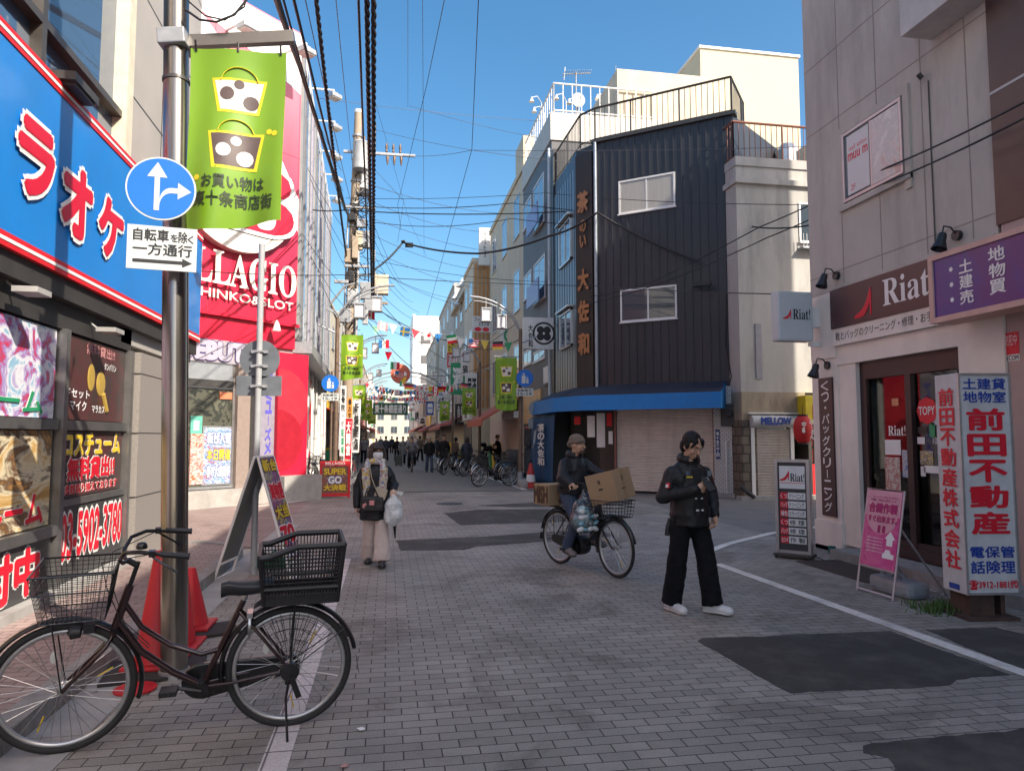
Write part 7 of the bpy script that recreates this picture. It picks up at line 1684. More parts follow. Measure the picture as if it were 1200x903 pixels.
# rider joints are given in the bicycle's own axes (x forward, y left) and turned into the rider's (facing -y, left +x)
def rj(x, y, z): return (y, -(x+(.09 if z > .85 and x < .5 else 0)), z)
Jc = dict(pel=rj(.20, 0, .93), hipL=rj(.22, .09, .90), hipR=rj(.22, -.09, .90), kneeL=rj(.58, .13, .74), kneeR=rj(.54, -.14, .62), ankL=rj(.60, .12, .38), ankR=rj(.34, -.13, .28), toeL=rj(.74, .12, .33), toeR=rj(.48, -.14, .20), waist=rj(.19, 0, 1.06), chest=rj(.22, 0, 1.25), neck=rj(.25, 0, 1.41), head=rj(.31, 0, 1.55), shL=rj(.25, .175, 1.315), shR=rj(.25, -.175, 1.315), elL=rj(.42, .28, 1.16), elR=rj(.38, -.29, 1.14), wrL=rj(.60, .27, 1.075), wrR=rj(.60, -.27, 1.075))
rider, jc, hr, jk = person('man in a black puffer jacket and beige beanie riding the loaded bicycle', (c0_.x, c0_.y, 0), ch+R(90), Jc, M_skin3, None, M_hair, 'puffer_jacket', M_down, 'slim', M_denim, mat('shoe_grey', (.20, .18, .17), .6), R(30), R(4), .0068, hat='beanie', hem=.93, hands={'L': dict(d=(0, -1, -.12), up=(.2, .0, 1), curl=.85, grip=1.0), 'R': dict(d=(0, -1, -.12), up=(-.2, .0, 1), curl=.85, grip=1.0)}, bulk=1.12, legr=(.09, .072, .062))
b = MB(); b.ell(jc['head']+hr @ V((0, -.066, -.088)), (.044, .036, .034), 14, 8, rot=hr); b.ell(jc['head']+hr @ V((0, -.098, -.05)), (.026, .009, .006), 10, 6, rot=hr); part('beard', b, mat('beard_dark', (.06, .035, .025), .7), rider, smooth=60)
M_card = mat('cardboard', (.36, .24, .135), .8, var=.08, scale=4); M_tape = mat('packing_tape', (.30, .19, .09), .3)
def carton(label, q, rot, d, prints):
    t = thing('cardboard_box', label, 'box', tuple(q)); t.rotation_euler = rot; b = MB(); b.cbox((0, 0, 0), d); c = part('carton', b, M_card, t, bevel=.006)
    b = MB(); b.box(-d[0]/2-.0015, d[0]/2+.0015, -.03, .03, -d[2]/2-.001, d[2]/2+.0015); part('tape', b, M_tape, t)
    prints(c, d); return t
def pr1(c, d):
    b = MB(); y = -d[1]/2-.001
    b.box(-.03, -.018, y-.001, y, .05, .1); b.box(-.008, .004, y-.001, y, .05, .1); b.box(-.04, .02, y-.001, y, -.02, -.0); part('mark', b, M_ink_k, c)
    b = MB(); x = d[0]/2+.001; b.box(x, x+.001, -.03, -.018, .04, .1); b.box(x, x+.001, -.005, .007, .04, .1); b.box(x, x+.001, -.06, .0, -.06, -.045); part('mark', b, M_ink_k, c)
    b = MB(); b.ell((-d[0]/2-.001, .1, .05), (.002, .022, .022)); part('stamp', b, M_ink_r, c)
    b = MB(); put_text(b, '♻', -.1, -.05, -.1, -.05, y=y); 
def pr2(c, d):
    b = MB(); put_text(b, 'MISH', -.15, .15, -d[2]*.38, d[2]*.38, bold=.05, y=-d[1]/2-.001); part('printing', b, mat('print_brown', (.10, .055, .03), .7), c)
carton('large tilted cardboard box in the front basket of the ridden bicycle', TB @ V((1.0, 0.02, 1.06)), (R(6), R(-13), ch+R(14)), (.40, .38, .36), pr1)
carton('flat cardboard box with big brown letters on the rear rack of the ridden bicycle', TB @ V((-.12, .0, .895)), (0, 0, ch), (.34, .40, .27), pr2)
def bottles(t):
    rr = random.Random(4)
    for i in range(14):
        b = MB(); a = rr.uniform(0, 6.28); u = i % 4; x = -.10+.07*u+rr.uniform(-.02, .02); z = -.44+.07*(i//4); y = -.085+rr.uniform(-.02, .0)
        b.ell((x, y, z), (.055, .03, .03), 10, 6, rot=Matrix.Rotation(rr.uniform(-.4, .4), 3, 'Y')); part('packet', b, [M_film, mat('packet_blue', (.22, .42, .50), .4), M_shoew][i % 3], t, smooth=60)
bq = TB @ V((.80, -.23, 1.0))
M_clearfilm = glass('clear_film', (.80, .84, .86), .10, .25)
pbg = poly_bag('bulging clear plastic bag of pale blue packets hung from the handlebar', bq, .17, .13, .50, M_clearfilm, bottles, rotz=R(20))
inner = bpart('contents', [('ell', V((0, 0, -.35)), (.14, .10, .13)), ('ell', V((0, 0, -.26)), (.11, .08, .08))], mat('packet_mix', (.40, .55, .60), .5, var=.35, scale=22), pbg, .008, 2, .02, 22)
# ---- people farther down the street
def far(label, px, py, rz, h=1.68, **kw):
    g = on_ground(px, py); return person(label, (g.x, g.y, 0), R(rz), None if 'J' not in kw else kw.pop('J'), vox=.016, scale=h/1.70, **kw)
WALK2 = dict(kneeL=(.10, .02, .50), kneeR=(-.10, -.12, .50), ankL=(.10, .20, .11), ankR=(-.10, -.18, .09), toeL=(.11, .07, .03), toeR=(-.11, -.34, .04), wrL=(.24, .05, .90), wrR=(-.235, -.16, .93))
STAND = dict(kneeL=(.09, -.01, .50), kneeR=(-.09, -.01, .50), ankL=(.10, 0, .09), ankR=(-.10, 0, .09), toeL=(.13, -.16, .035), toeR=(-.13, -.16, .035))
BEND = dict(STAND, pel=(0, .12, .92), hipL=(.09, .1, .9), hipR=(-.09, .1, .9), waist=(0, .0, 1.04), chest=(0, -.22, 1.12), neck=(0, -.40, 1.18), head=(0, -.55, 1.22), shL=(.18, -.36, 1.15), shR=(-.18, -.36, 1.15), elL=(.2, -.45, .92), elR=(-.2, -.45, .92), wrL=(.12, -.6, .78), wrR=(-.12, -.6, .78))
far('pedestrian with a white cap, dark jacket and jeans walking up the street', 503, 553, 4, 1.66, hat=M_shoew, topM=M_blackcoat, legM=M_denim, shoeM=M_black)
far('pedestrian all in black next to the one with a white cap', 520, 553, -4, 1.74, J=WALK2, topM=M_blackcoat, legM=M_blackcloth)
far('woman in a navy coat and long denim skirt seen from behind', 547, 553, 170, 1.62, hair='bob', hairM=M_hairb, topM=M_navycoat, legM=M_denim, skirt=True, hem=.7)
far('person in black bending over the parked bicycles', 569, 552, 50, 1.66, J=BEND, topM=M_blackcoat, legM=M_blackcloth, hem=1.2)
far('person in a long black coat standing by the pale pink wall', 583, 551, 60, 1.74, J=STAND, topM=M_blackcoat, legM=M_blackcloth, hem=.55)
far('pedestrian in navy walking behind the masked woman', 452, 540, 185, 1.70, topM=M_navycoat, legM=M_blackcloth)
far('pedestrian in grey near the hall flank, half behind the woman', 426, 543, 5, 1.72, topM=M_greycoat, legM=M_blackcloth)
far('pedestrian in a pale open coat walking with a dark suitcase', 472, 544, 0, 1.66, J=WALK2, topM=M_greycoat, legM=M_blackcloth, hem=.6)
far('pedestrian in black beside the suitcase walker', 465, 541, 180, 1.64, topM=M_blackcoat, legM=M_blackcloth)
far('pedestrian in a brown jacket and dark trousers behind the far cyclist', 492, 540, 150, 1.7, J=WALK2, topM=M_browncoat, legM=M_blackcloth)
far('pedestrian in a pale coat farther behind the far cyclist', 478, 534, 30, 1.66, topM=M_pale, legM=M_denim)
far('pedestrian in navy deep in the street', 459, 531, 180, 1.7, topM=M_navycoat, legM=M_blackcloth)
far('pedestrian in a pale jacket deep in the street', 487, 531, 0, 1.72, J=WALK2, topM=M_pale, legM=M_denim)
far('pedestrian in grey deepest in the street', 446, 530, 4, 1.7, topM=M_greycoat, legM=M_blackcloth)
far('shopper in a dark coat near the far red awnings', 512, 536, 90, 1.66, J=STAND, topM=M_navycoat, legM=M_blackcloth)
far('shopper in brown among the shop goods', 534, 545, 120, 1.62, J=STAND, hair='bob', topM=M_browncoat, legM=M_blackcloth)
sc = on_ground(467, 546); su = thing('suitcase', 'upright dark wheeled suitcase beside the walker in a pale coat', 'suitcase', (sc.x, sc.y, 0)); b = MB(); b.box(-.2, .2, -.13, .13, .06, .62); part('shell', b, M_board, su, bevel=.03); b = MB(); b.tube([(-.12, .1, .6), (-.12, .1, .95), (.12, .1, .95), (.12, .1, .6)], .012, 6); part('handle', b, M_bsilver, su); b = MB(); [b.lathe([(0, -.015), (.035, -.015), (.035, .015), (0, .015)], 10, c=(x, y, .035), axis='y') for x in (-.15, .15) for y in (-.1, .1)]; part('wheel', b, M_rubber, su)
# far cyclist
fc = on_ground(483, 553.5); bicycle('bicycle with a pale basket ridden up the middle of the street', (fc.x-.0, fc.y+1.1, 0), R(-90), 0, 0, M_slate, None, False, stand=None)
Jf = dict(Jc); Jf.update(headyaw=0) if False else None
person('cyclist in a grey jacket riding up the middle of the street', (fc.x, fc.y+1.1, 0), 0, Jc, vox=.016, topM=M_greycoat, legM=M_blackcloth, hem=.93, hat=M_greycoat)
bpy.data.scenes.remove(_ts)
# ================================================================ small things, left
M_cone = mat('cone_red', (.52, .012, .022), .5, var=.14, scale=5, dirt=.55, dirtcol=(.22, .03, .03)); M_cbase = mat('cone_base', (.03, .028, .028), .8)
def cone(label, q, h=.72, tilt=(0, 0, 0)):
    t = thing('traffic_cone', label, 'cone', tuple(q), 0, 'red cones at the stainless pole'); t.rotation_euler = tilt
    b = MB(); b.lathe([(.15, .035), (.145, .05), (.04, h-.02), (.032, h), (.0, h)], 28); part('body', b, M_cone, t, smooth=50)
    b = MB(); b.box(-.19, .19, -.19, .19, 0, .03); part('base', b, M_cone, t, bevel=.012)
    return t
q = on_ground(172, 790); cone('plain red traffic cone in front, on a black rubber slab by the pole', (q.x+.02, q.y+.14, .03), .80)
q = on_ground(193, 770); cone('red traffic cone half hidden behind the stainless pole', (q.x+.0, q.y+.28, .0), .80)
q = on_ground(224, 742); cone('shorter red cone showing on the far side of the pole', (q.x-.04, q.y+.1, .03), .5)
q = on_ground(172, 795); b = MB(); b.box(-.3, .34, -.2, .32, 0, .028); solo('rubber_slab', b, M_cbase, 'black rubber slab under the front red cone', 'slab', (q.x, q.y+.1, .002), R(10), bevel=.008)
q = on_ground(232, 745); b = MB(); b.box(-.22, .3, -.16, .22, 0, .028); solo('rubber_slab', b, M_cbase, 'black rubber slab under the shorter red cone', 'slab', (q.x, q.y+.05, .002), R(24), bevel=.008)
q = on_ground(168, 808); b = MB(); b.lathe([(.0, .0), (.13, .0), (.13, .012), (.10, .02), (0, .02)], 20); solo('cone_skirt', b, M_cone, 'flattened red rubber piece lying at the kerb under the front cone', 'rubber piece', (q.x-.05, q.y, .006), 0, smooth=40)
rr = random.Random(2)
b = MB()
for i in range(60):
    x, y = rr.uniform(-.35, .25), rr.uniform(-.2, .3); a = rr.uniform(0, 6.3); s = rr.uniform(.012, .035); b.quad((x-s*math.cos(a), y-s*math.sin(a), rr.uniform(.001, .012)), (x+s*.3*math.sin(a), y-s*.3*math.cos(a), .004), (x+s*math.cos(a), y+s*math.sin(a), rr.uniform(.002, .018)), (x-s*.3*math.sin(a), y+s*.3*math.cos(a), .004))
q = on_ground(135, 800); o = solo('leaves', b, mat('dry_leaf', (.16, .10, .05), .85, var=.3, scale=30), 'scattered dry leaves in the gutter by the red cones', 'leaves', (q.x, q.y, .008)); o['kind'] = 'stuff'
for i, (px, py, lb) in enumerate(((150, 770, 'crumpled white paper scrap in the gutter under the bicycle'), (423, 856, 'small torn paper scrap on the white paved line'), (404, 899, 'reddish paper scrap on the grey paving near the picture edge'))):
    q = on_ground(px, py); b = MB(); pts = [(rr.uniform(.6, 1)*.03*math.cos(a*.9), rr.uniform(.6, 1)*.022*math.sin(a*.9), rr.uniform(0, .012)) for a in range(7)]; b.add(pts+[(0, 0, .015)], [(k, (k+1) % 7, 7) for k in range(7)]); solo('litter_scrap', b, [M_ink_w, M_ink_w, mat('scrap_red', (.45, .25, .22), .8)][i], lb, 'litter', (q.x, q.y, .008))
# A-board with a colourful face
aL = on_ground(262, 674); aR = on_ground(350, 674)
ab = thing('signboard', 'tall A-frame board with a bright blue and yellow printed face', 'signboard', ((aL.x+aR.x)/2, (aL.y+aR.y)/2, 0))
c_ = V(((aL.x+aR.x)/2, (aL.y+aR.y)/2, 0)); topz = at_y(305, 535, c_.y).z
dx = (aR-aL); u = V((dx.x, dx.y, 0)).normalized(); nrm = V((u.y, -u.x, 0))
half = dx.length/2; W2 = .27
apx = V((.0, 0, topz))
lat = nrm
def leaf(sgn, face, backm):
    foot = u*(sgn*half*1.0); a0 = foot-lat*W2; a1 = foot+lat*W2; b0_ = apx-lat*W2+u*sgn*.02; b1_ = apx+lat*W2+u*sgn*.02
    b = MB()
    for p, q in ((a0, b0_), (a1, b1_)): b.tube([p, q], .016, 6)
    b.tube([a0, a1], .014, 6); b.tube([a0.lerp(b0_, .12), a1.lerp(b1_, .12)], .014, 6); b.tube([b0_, b1_], .016, 6); fr_ = part('leg_frame', b, M_white, ab)
    m0 = a0.lerp(b0_, .14); m1 = a1.lerp(b1_, .14); m2 = b1_; m3 = b0_; n = (m1-m0).cross(m3-m0).normalized()
    if n.dot(u*sgn) < 0: n = -n
    b = MB(); b.add([m0-n*.008, m1-n*.008, m2-n*.008, m3-n*.008, m0+n*.008, m1+n*.008, m2+n*.008, m3+n*.008], [(0, 1, 2, 3), (4, 5, 6, 7), (0, 1, 5, 4), (1, 2, 6, 5), (2, 3, 7, 6), (3, 0, 4, 7)]); pn = part('panel', b, backm, fr_)
    if face:
        f0 = m0.lerp(m3, .01)+n*.011; 
        b = MB(); b.add([m0+n*.010, m1+n*.010, m2+n*.010, m3+n*.010], [(0, 1, 2, 3)]); part('print', b, face, pn)
        H_ = (m3-m0); Wv = (m1-m0)
        def words_(s, t0, t1, ink, ol):
            bb = MB(); put_text(bb, s, .08, .92, t0, t1, bold=.05, m=0, d=0); bb2 = MB(); put_text(bb2, s, .08, .92, t0, t1, bold=.1, m=1, d=0)
            for B_, dd in ((bb2, .012), (bb, .015)): B_.v = [tuple(m0+Wv*(1-v[0])+H_*v[2]+n*(dd-v[1])) for v in B_.v]
            bb2.v += bb.v; k = len(bb2.v)-len(bb.v); bb2.f += [tuple(i+k for i in f) for f in bb.f]; bb2.m += bb.m; part('printing', bb2, [ink, ol], pn)
        for s, t0, t1, ink, ol in (('新台', .86, .97, M_ink_y, M_ink_k), ('海物語', .58, .74, M_ink_r, M_ink_w), ('大当', .40, .52, M_ink_y, M_ink_k), ('70', .16, .32, M_ink_r, M_ink_w), ('入替', .03, .11, M_ink_w, M_ink_b)): words_(s, t0, t1, ink, ol)
leaf(-1, None, mat('board_back', (.19, .19, .19), .6)); leaf(1, artmat('board_print', [(.03, .12, .42), (.05, .2, .55), (.5, .08, .08), (.02, .08, .3), (.6, .45, .05), (.05, .2, .5)], 5, dist=1.5), M_board)
q = on_ground(310, 668); wt = thing('water_weight', 'green water filled weight lying at the foot of the A-frame board', 'weight', (q.x+.08, q.y+.25, 0), R(10)); b = MB(); b.box(-.22, .22, -.14, .14, .0, .16); part('tank', b, mat('tank_green', (.01, .16, .08), .45), wt, bevel=.04); b = MB(); b.lathe([(0, .16), (.03, .16), (.03, .19), (0, .19)], 12, c=(-.14, 0, 0)); b.tube([(-.05, 0, .155), (0, 0, .19), (.08, 0, .155)], .015, 8); part('handle', b, MATS['tank_green'], wt)
# red framed board by the hall
q = on_ground(392, 583); bx0 = at_y(376, 560, q.y).x; bx1 = at_y(409, 560, q.y).x; z1 = at_y(392, 540, q.y).z
br = thing('signboard', 'red framed poster board standing before the amusement hall', 'signboard', ((bx0+bx1)/2, q.y, 0), R(6)); w = (bx1-bx0)/2
b = MB()
for s in (-1, 1): b.box(s*w-.03, s*w+.03, -.03, .03, 0, z1)
b.box(-w, w, -.028, .028, z1-.13, z1-.002); b.box(-w, w, -.028, .028, .04, .12); part('frame', b, M_red, br)
b = MB(); b.box(-w+.03, w-.03, -.015, .015, .12, z1-.13); pp_ = part('poster', b, artmat('casino_print', [(.03, .02, .02), (.10, .04, .03), (.4, .22, .04), (.06, .05, .1), (.45, .1, .05), (.05, .04, .08), (.55, .45, .4)], 9, dist=1.6), br)
lettering(pp_, 'SUPER', (-w+.08, w-.08, z1-.36, z1-.20), M_ink_y, y=-.015, bold=.05, outline=M_ink_k, ob=.09); lettering(pp_, 'GO', (-w*.45, w*.45, z1*.40, z1*.58), M_ink_w, y=-.015, bold=.06, outline=M_ink_b, ob=.12); lettering(pp_, '大決戦', (-w+.08, w-.08, .2, .36), M_ink_y, y=-.015, bold=.05, outline=M_ink_k, ob=.09)
b = MB(); put_text(b, 'BELLAGIO', -w*.7, w*.7, z1-.1, z1-.03, y=-.028, bold=.02, d=.002); part('header_text', b, M_ink_w, br)
# ================================================================ small things, right
# blue curtain of the tea shop
n0 = on_ground(623, 566); n1 = on_ground(651, 574); CFm = Frame(n0.x, n0.y, math.degrees(math.atan2(n1.y-n0.y, n1.x-n0.x))); wcl = (n1-n0).length
zt = at_y(624, 489, n0.y).z
cu_ = thing_at('shop_curtain', 'big dark blue shop curtain with white brush writing under the awning corner', 'curtain', CFm)
b = MB(); vs = []; nx, nz = 30, 12
for k in range(nz+1):
    for i in range(nx+1): u_ = i/nx; v_ = k/nz; vs.append((wcl*u_, .05*math.sin(u_*16+v_*2)*(.3+.7*(1-v_))-.25*(1-v_)*.3, .12+(zt-.12)*v_))
b.add(vs, [(k*(nx+1)+i, k*(nx+1)+i+1, (k+1)*(nx+1)+i+1, (k+1)*(nx+1)+i) for k in range(nz) for i in range(nx)]); cl_ = part('cloth', b, mat('curtain_blue', (.012, .06, .15), .8, var=.1), cu_, smooth=60); cl_.modifiers.new('t', 'SOLIDIFY').thickness = .005
lettering(cl_, '茶の大佐和', (wcl*.46, wcl*.72, .7, zt-.25), M_ink_w, y=-.13, vertical=True, bold=.04)
b = MB(); b.tube([(wcl*.55, -.13, zt-.35), (wcl*.35, -.135, zt-.5), (wcl*.3, -.14, zt-.9), (wcl*.22, -.14, zt-1.1)], [.05, .04, .03, .01], 6, sy=.1); b.tube([(wcl*.4, -.13, zt-.3), (wcl*.7, -.13, zt-.33)], .035, 6, sy=.1); part('brush_stroke', b, M_ink_w, cl_)
b = MB(); b.tube([(-.05, 0, zt), (wcl+.05, 0, zt)], .02, 6); part('rod', b, M_dark, cu_)
b = MB(); b.box(-.02, wcl+.02, -.14, -.04, .02, .12); part('hem_weight', b, M_board, cu_, bevel=.02)
# air conditioner on the slate building
a0 = at_y(642, 448, 25.2); ac = thing('air_conditioner', 'white air conditioner outdoor unit on a bracket beside the black building', 'air conditioner', tuple(a0)); b = MB(); b.box(0, .36, 0, .8, 0, .62); bd = part('casing', b, M_white, ac, bevel=.02); b = MB(); b.lathe([(0, -.012), (.13, -.012), (.14, -.002), (0, -.002)], 24, c=(.18, 0, .32), axis='y'); part('fan_grille', b, M_board, bd); b = MB(); b.box(-.0, .45, .05, .75, -.08, -.01); b.tube([(.36, .4, .1), (.5, .4, -.3)], .03, 6); part('bracket', b, M_dark, ac)
# Riat floor sign on castors
fL = on_ground(911, 652); fR = on_ground(952, 656); FF = Frame(fL.x, fL.y, math.degrees(math.atan2(fR.y-fL.y, fR.x-fL.x))); fw = (fR-fL).length; fz = at_y(930, 538, (fL.y+fR.y)/2).z
fs_ = thing_at('floor_sign', 'upright double sided floor sign on castors with a red shoe and six service rows', 'sign', FF)
b = MB()
for x in (0, fw-.04): b.box(x, x+.04, -.04, .08, .07, fz)
b.box(.0402, fw-.0402, -.038, .078, fz-.04, fz-.001); b.box(.0402, fw-.0402, -.038, .078, .07, .11); fr_ = part('frame', b, M_alu, fs_)
b = MB(); b.box(-.02, fw+.02, -.12, .16, .04, .068); part('base_tray', b, M_dark, fs_)
for x in (.02, fw-.02):
    for y in (-.1, .14):
        b = MB(); b.lathe([(0, -.012), (.024, -.012), (.024, .012), (0, .012)], 12, c=(x, y, .024), axis='y'); b.box(x-.01, x+.01, y-.014, y+.014, .03, .045); part('castor', b, M_black, fs_)
b = MB(); b.box(.04, fw-.04, -.02, .06, .11, fz-.04); pnl = part('panel', b, M_board, fs_)
hp_ = fz-.15
b = MB(); b.box(.06, fw-.06, -.026, -.02, fz-.40, fz-.09); wpn = part('logo_panel', b, M_white, pnl, bevel=.003)
lettering(wpn, SERIF('Riat')+'!', (fw*.45, fw*.86, fz-.30, fz-.19), M_ink_k, y=-.026, bold=0); shoe(wpn, fw*.14, fz-.29, .17, -.026, M_ink_r)
b = MB(); b.box(fw*.15, fw*.85, -.0275, -.026, fz-.325, fz-.318); part('tagline', b, M_ink_r, wpn)
rows = [('くつ', 'クリーニング'), ('バッグ', 'クリーニング'), ('補色', 'カラーリング'), ('くつ', '修 理'), ('バッグ', '修 理'), ('合カギ', '作 製')]
rh = (fz-.43-.20)/6
for i, (a, c) in enumerate(rows):
    z = fz-.44-rh*(i+1); b = MB(); b.box(.06, fw*.36, -.0235, -.02, z+.012, z+rh-.012); q1_ = part('row_tab', b, M_ink_r, pnl); lettering(q1_, a, (.07, fw*.35, z+.025, z+rh-.025), M_ink_w, y=-.0235, d=.001, bold=.01)
    b = MB(); b.box(fw*.37, fw-.06, -.0235, -.02, z+.012, z+rh-.012); q2_ = part('row_strip', b, M_white, pnl); lettering(q2_, c, (fw*.40, fw-.08, z+.025, z+rh-.025), M_ink_k, y=-.0235, d=.001, bold=.01)
b = MB(); b.tube([(fw+.02, .1, .04), (fw+.15, .0, .012), (fw+.4, .1, .012), (fw+.7, .5, .012)], .007, 6); part('power_cord', b, M_black, fs_)
# box sign hanging from the white pier
s0 = at_y(908, 400, 9.62); s1 = at_y(963, 344, 9.62)
bxs = thing('box_sign', 'rounded white illuminated box sign with a red shoe, projecting over the corner', 'sign', (s0.x, 9.62, s0.z)); w = 6.38-s0.x-.16; h = s1.z-s0.z
b = MB(); b.box(0, w, -.10, .10, 0, h); cs_ = part('casing', b, mat('sign_casing', (.50, .54, .56), .35, var=.03), bxs, bevel=.035)
lettering(cs_, SERIF('Riat')+'!', (w*.42, w*.90, h*.43, h*.64), M_ink_k, y=-.10, bold=0); shoe(cs_, w*.14, h*.44, w*.30, -.10, M_ink_r)
b = MB(); b.box(w, w+.17, -.05, .05, h*.3, h*.7); b.box(w-.02, w+.16, -.03, .03, -.06, -.0); part('bracket', b, M_white, bxs)
# wall lamps
def wall_lamp(label, q):
    t = thing('wall_lamp', label, 'lamp', tuple(q), 0, 'black gooseneck wall lamps'); b = MB(); b.lathe([(0, 0), (.06, 0), (.06, -.05), (0, -.05)], 16, axis='x'); b.tube([(-.03, 0, 0), (-.1, 0, .09), (-.19, .0, .1), (-.22, 0, .0)], .009, 8); part('arm', b, M_black, t, smooth=50)
    b = MB(); T0 = Matrix.Translation((-.22, 0, -.03)) @ Matrix.Rotation(R(18), 4, 'Y'); b.T = T0; b.lathe([(0, .05), (.04, .045), (.05, 0), (.05, -.04), (.085, -.15), (.08, -.15), (.045, -.04), (0, -.02)], 18, capb=False); part('lamp_shade', b, M_black, t, smooth=40)
    return t
for lb, px, py in (('black gooseneck lamp near the wall corner, above the maroon sign end', 982, 323), ('black gooseneck lamp under the box sign, above the vertical brown board', 972, 428), ('big black gooseneck lamp above the purple sign', 1124, 276)):
    x, z = RF.at(px, py, .0); q = RF.M @ V((x, -.005, z)); wall_lamp(lb, q)
# purple sign of the agency
PFm = Frame(5.95, 6.9, -90); xa, za1 = PFm.at(1096, 300); _, za0 = PFm.at(1096, 381); xb = 3.4
pu = thing('agency_sign', 'deep violet box sign in a salmon frame with white writing', 'sign', (5.95, 6.9, 0), R(-90))
zc1 = PFm.at(1096, 299)[1]; zc0 = PFm.at(1096, 379)[1]
b = MB(); f_ = .06; M_salm = mat('salmon_frame', (.58, .36, .30), .5)
b.box(0, xb, -.02, .3, zc0, zc0+f_); b.box(0, xb, -.02, .3, zc1-f_, zc1); b.box(0, f_, -.021, .3, zc0+f_, zc1-f_); part('frame', b, M_salm, pu)
b = MB(); b.box(f_, xb, .0, .29, zc0+f_, zc1-f_); pv = part('face', b, artmat('violet_print', [(.055, .035, .20), (.09, .035, .20), (.06, .04, .22), (.10, .03, .17)], .8, 'noise', dist=.6), pu)
for i, ch in enumerate('土建売'):
    z = zc1-f_-.06-(i+1)*.165; xq = PFm.at(1113, 330)[0]; lettering(pv, '●', (xq+.0, xq+.05, z+.05, z+.10), M_ink_w, d=.003, bold=0); xq = PFm.at(1131, 330)[0]-.07; lettering(pv, ch, (xq, xq+.17, z, z+.14), M_ink_w, d=.003, bold=.02)
for i, ch in enumerate('地物買'): z = zc1-f_-.03-(i+1)*.165; xq = PFm.at(1168, 315)[0]-.09; lettering(pv, ch, (xq, xq+.19, z, z+.14), M_ink_w, d=.003, bold=.02)
for i, ch in enumerate('建物'): z = zc1-f_-.03-(i+1)*.165; lettering(pv, ch, (1.25, 1.45, z, z+.14), M_ink_w, d=.003, bold=.02)
b = MB(); b.box(.5, .6, .3, .46, zc0+.1, zc0+.2); b.box(2.6, 2.7, .3, .46, zc0+.1, zc0+.2); part('bracket', b, M_dark, pu)
# tall white agency sign on an iron foot
mL = on_ground(1128, 728); mR = on_ground(1196, 724)
MF = Frame(0, 0, -3); m0 = at_y(1133, 697, 5.72); m1 = at_y(1196, 697, 5.66); mz1 = at_y(1130, 437, 5.72).z; mz0 = m0.z
wq = (V((m1.x, m1.y))-V((m0.x, m0.y))).length; ang = math.atan2(m1.y-m0.y, m1.x-m0.x)
ms = thing('agency_sign', 'tall white two sided standing sign with big red characters', 'sign', (m0.x, m0.y, 0), ang)
hM = mz1-mz0
b = MB(); b.box(0, wq, 0, .32, mz0, mz1); cs_ = part('casing', b, mat('sign_offwhite', (.56, .55, .55), .45, dirt=.2), ms, bevel=.006)
b = MB()
for x in (0, wq-.02): b.box(x, x+.02, -.012, .0, mz0, mz1)
b.box(.0201, wq-.0201, -.0118, 0, mz1-.02, mz1-.0005); b.box(.0201, wq-.0201, -.0118, 0, mz0+.0005, mz0+.02); part('edge_frame', b, M_alu, cs_)
def mrow(s, z0_, z1_, ink, x0_=.08, x1_=.92, bold=.025): lettering(cs_, s, (wq*x0_, wq*x1_, mz0+hM*z0_, mz0+hM*z1_), ink, y=-.001, d=.003, bold=bold)
mrow('土建貸', .925, .975, M_ink_b, .1, .9); mrow('地物室', .865, .915, M_ink_b, .1, .9)
for i, ch in enumerate('前田不動産'): z1_ = .835-i*.117; mrow(ch, z1_-.095, z1_, M_ink_r, .16, .84, .035)
mrow('電保管', .165, .215, M_ink_b, .1, .92); mrow('話険理', .095, .150, M_ink_b, .1, .92); mrow('☎3912-1881㈹', .025, .065, M_ink_r, .05, .95, .03)
# its left face turns towards the street
b = MB(); put_vtext(b, '前田不動産株式会社', .06, .26, mz0+hM*.10, mz0+hM*.94, bold=.03); Tm = Matrix.Rotation(R(-90), 4, 'Z'); b.v = [tuple(V((v[1]-.001, .32-v[0], v[2]))) for v in b.v]; part('side_lettering', b, M_ink_r, cs_)
b = MB(); b.cbox((-.002, .16, mz0+.05), (.003, .14, .05)); part('side_label', b, M_ink_b, cs_)
b = MB(); b.box(.05, wq*.55, .03, .3, .03, mz0); b.box(wq*.7, wq*.78, .05, .28, .03, mz0); b.box(-.02, wq*.9, -.05, .36, .0, .03); part('iron_foot', b, mat('rusty_iron', (.085, .05, .04), .8, .3, var=.35, scale=10, dirt=.5), ms)
# pink A-frame sign with a grey water weight
pL = on_ground(1004, 691); pR = on_ground(1046, 704); zq = at_y(1045, 575, pR.y+.1).z
ang = math.atan2(pR.y-pL.y, pR.x-pL.x); pk = thing('signboard', 'pink and white A-frame poster stand leaning back outside the shop door', 'signboard', (pL.x, pL.y, 0), ang); w = (pR-pL).length*1.0
tl = R(-10); TT = Matrix.Rotation(tl, 4, 'X')
b = MB(); b.T = TT; Ht = zq/math.cos(tl)
b.tube([(0, 0, 0), (0, 0, Ht), (w, 0, Ht), (w, 0, 0)], .011, 8); b.tube([(0, 0, .28), (w, 0, .28)], .009, 6); b.tube([(0, 0, .03), (w, 0, .03)], .009, 6); part('front_frame', b, mat('pinkish_metal', (.55, .45, .46), .4, .4), pk, smooth=50)
T2 = Matrix.Translation((0, -math.sin(tl)*Ht*.62*1.0, 0)); bk0 = TT @ V((0, 0, Ht*.66)); 
b = MB()
for x in (.02, w-.02): b.tube([(x, bk0.y+.01, bk0.z), (x, bk0.y+.55, .0)], .011, 8)
b.tube([(.02, bk0.y+.53, .03), (w-.02, bk0.y+.53, .03)], .009, 6); b.tube([(w-.02, bk0.y+.5, .06), (w-.02, TT.to_3x3().col[2].y*.06, .06)], .007, 6); part('back_leg', b, M_galv, pk, smooth=50)
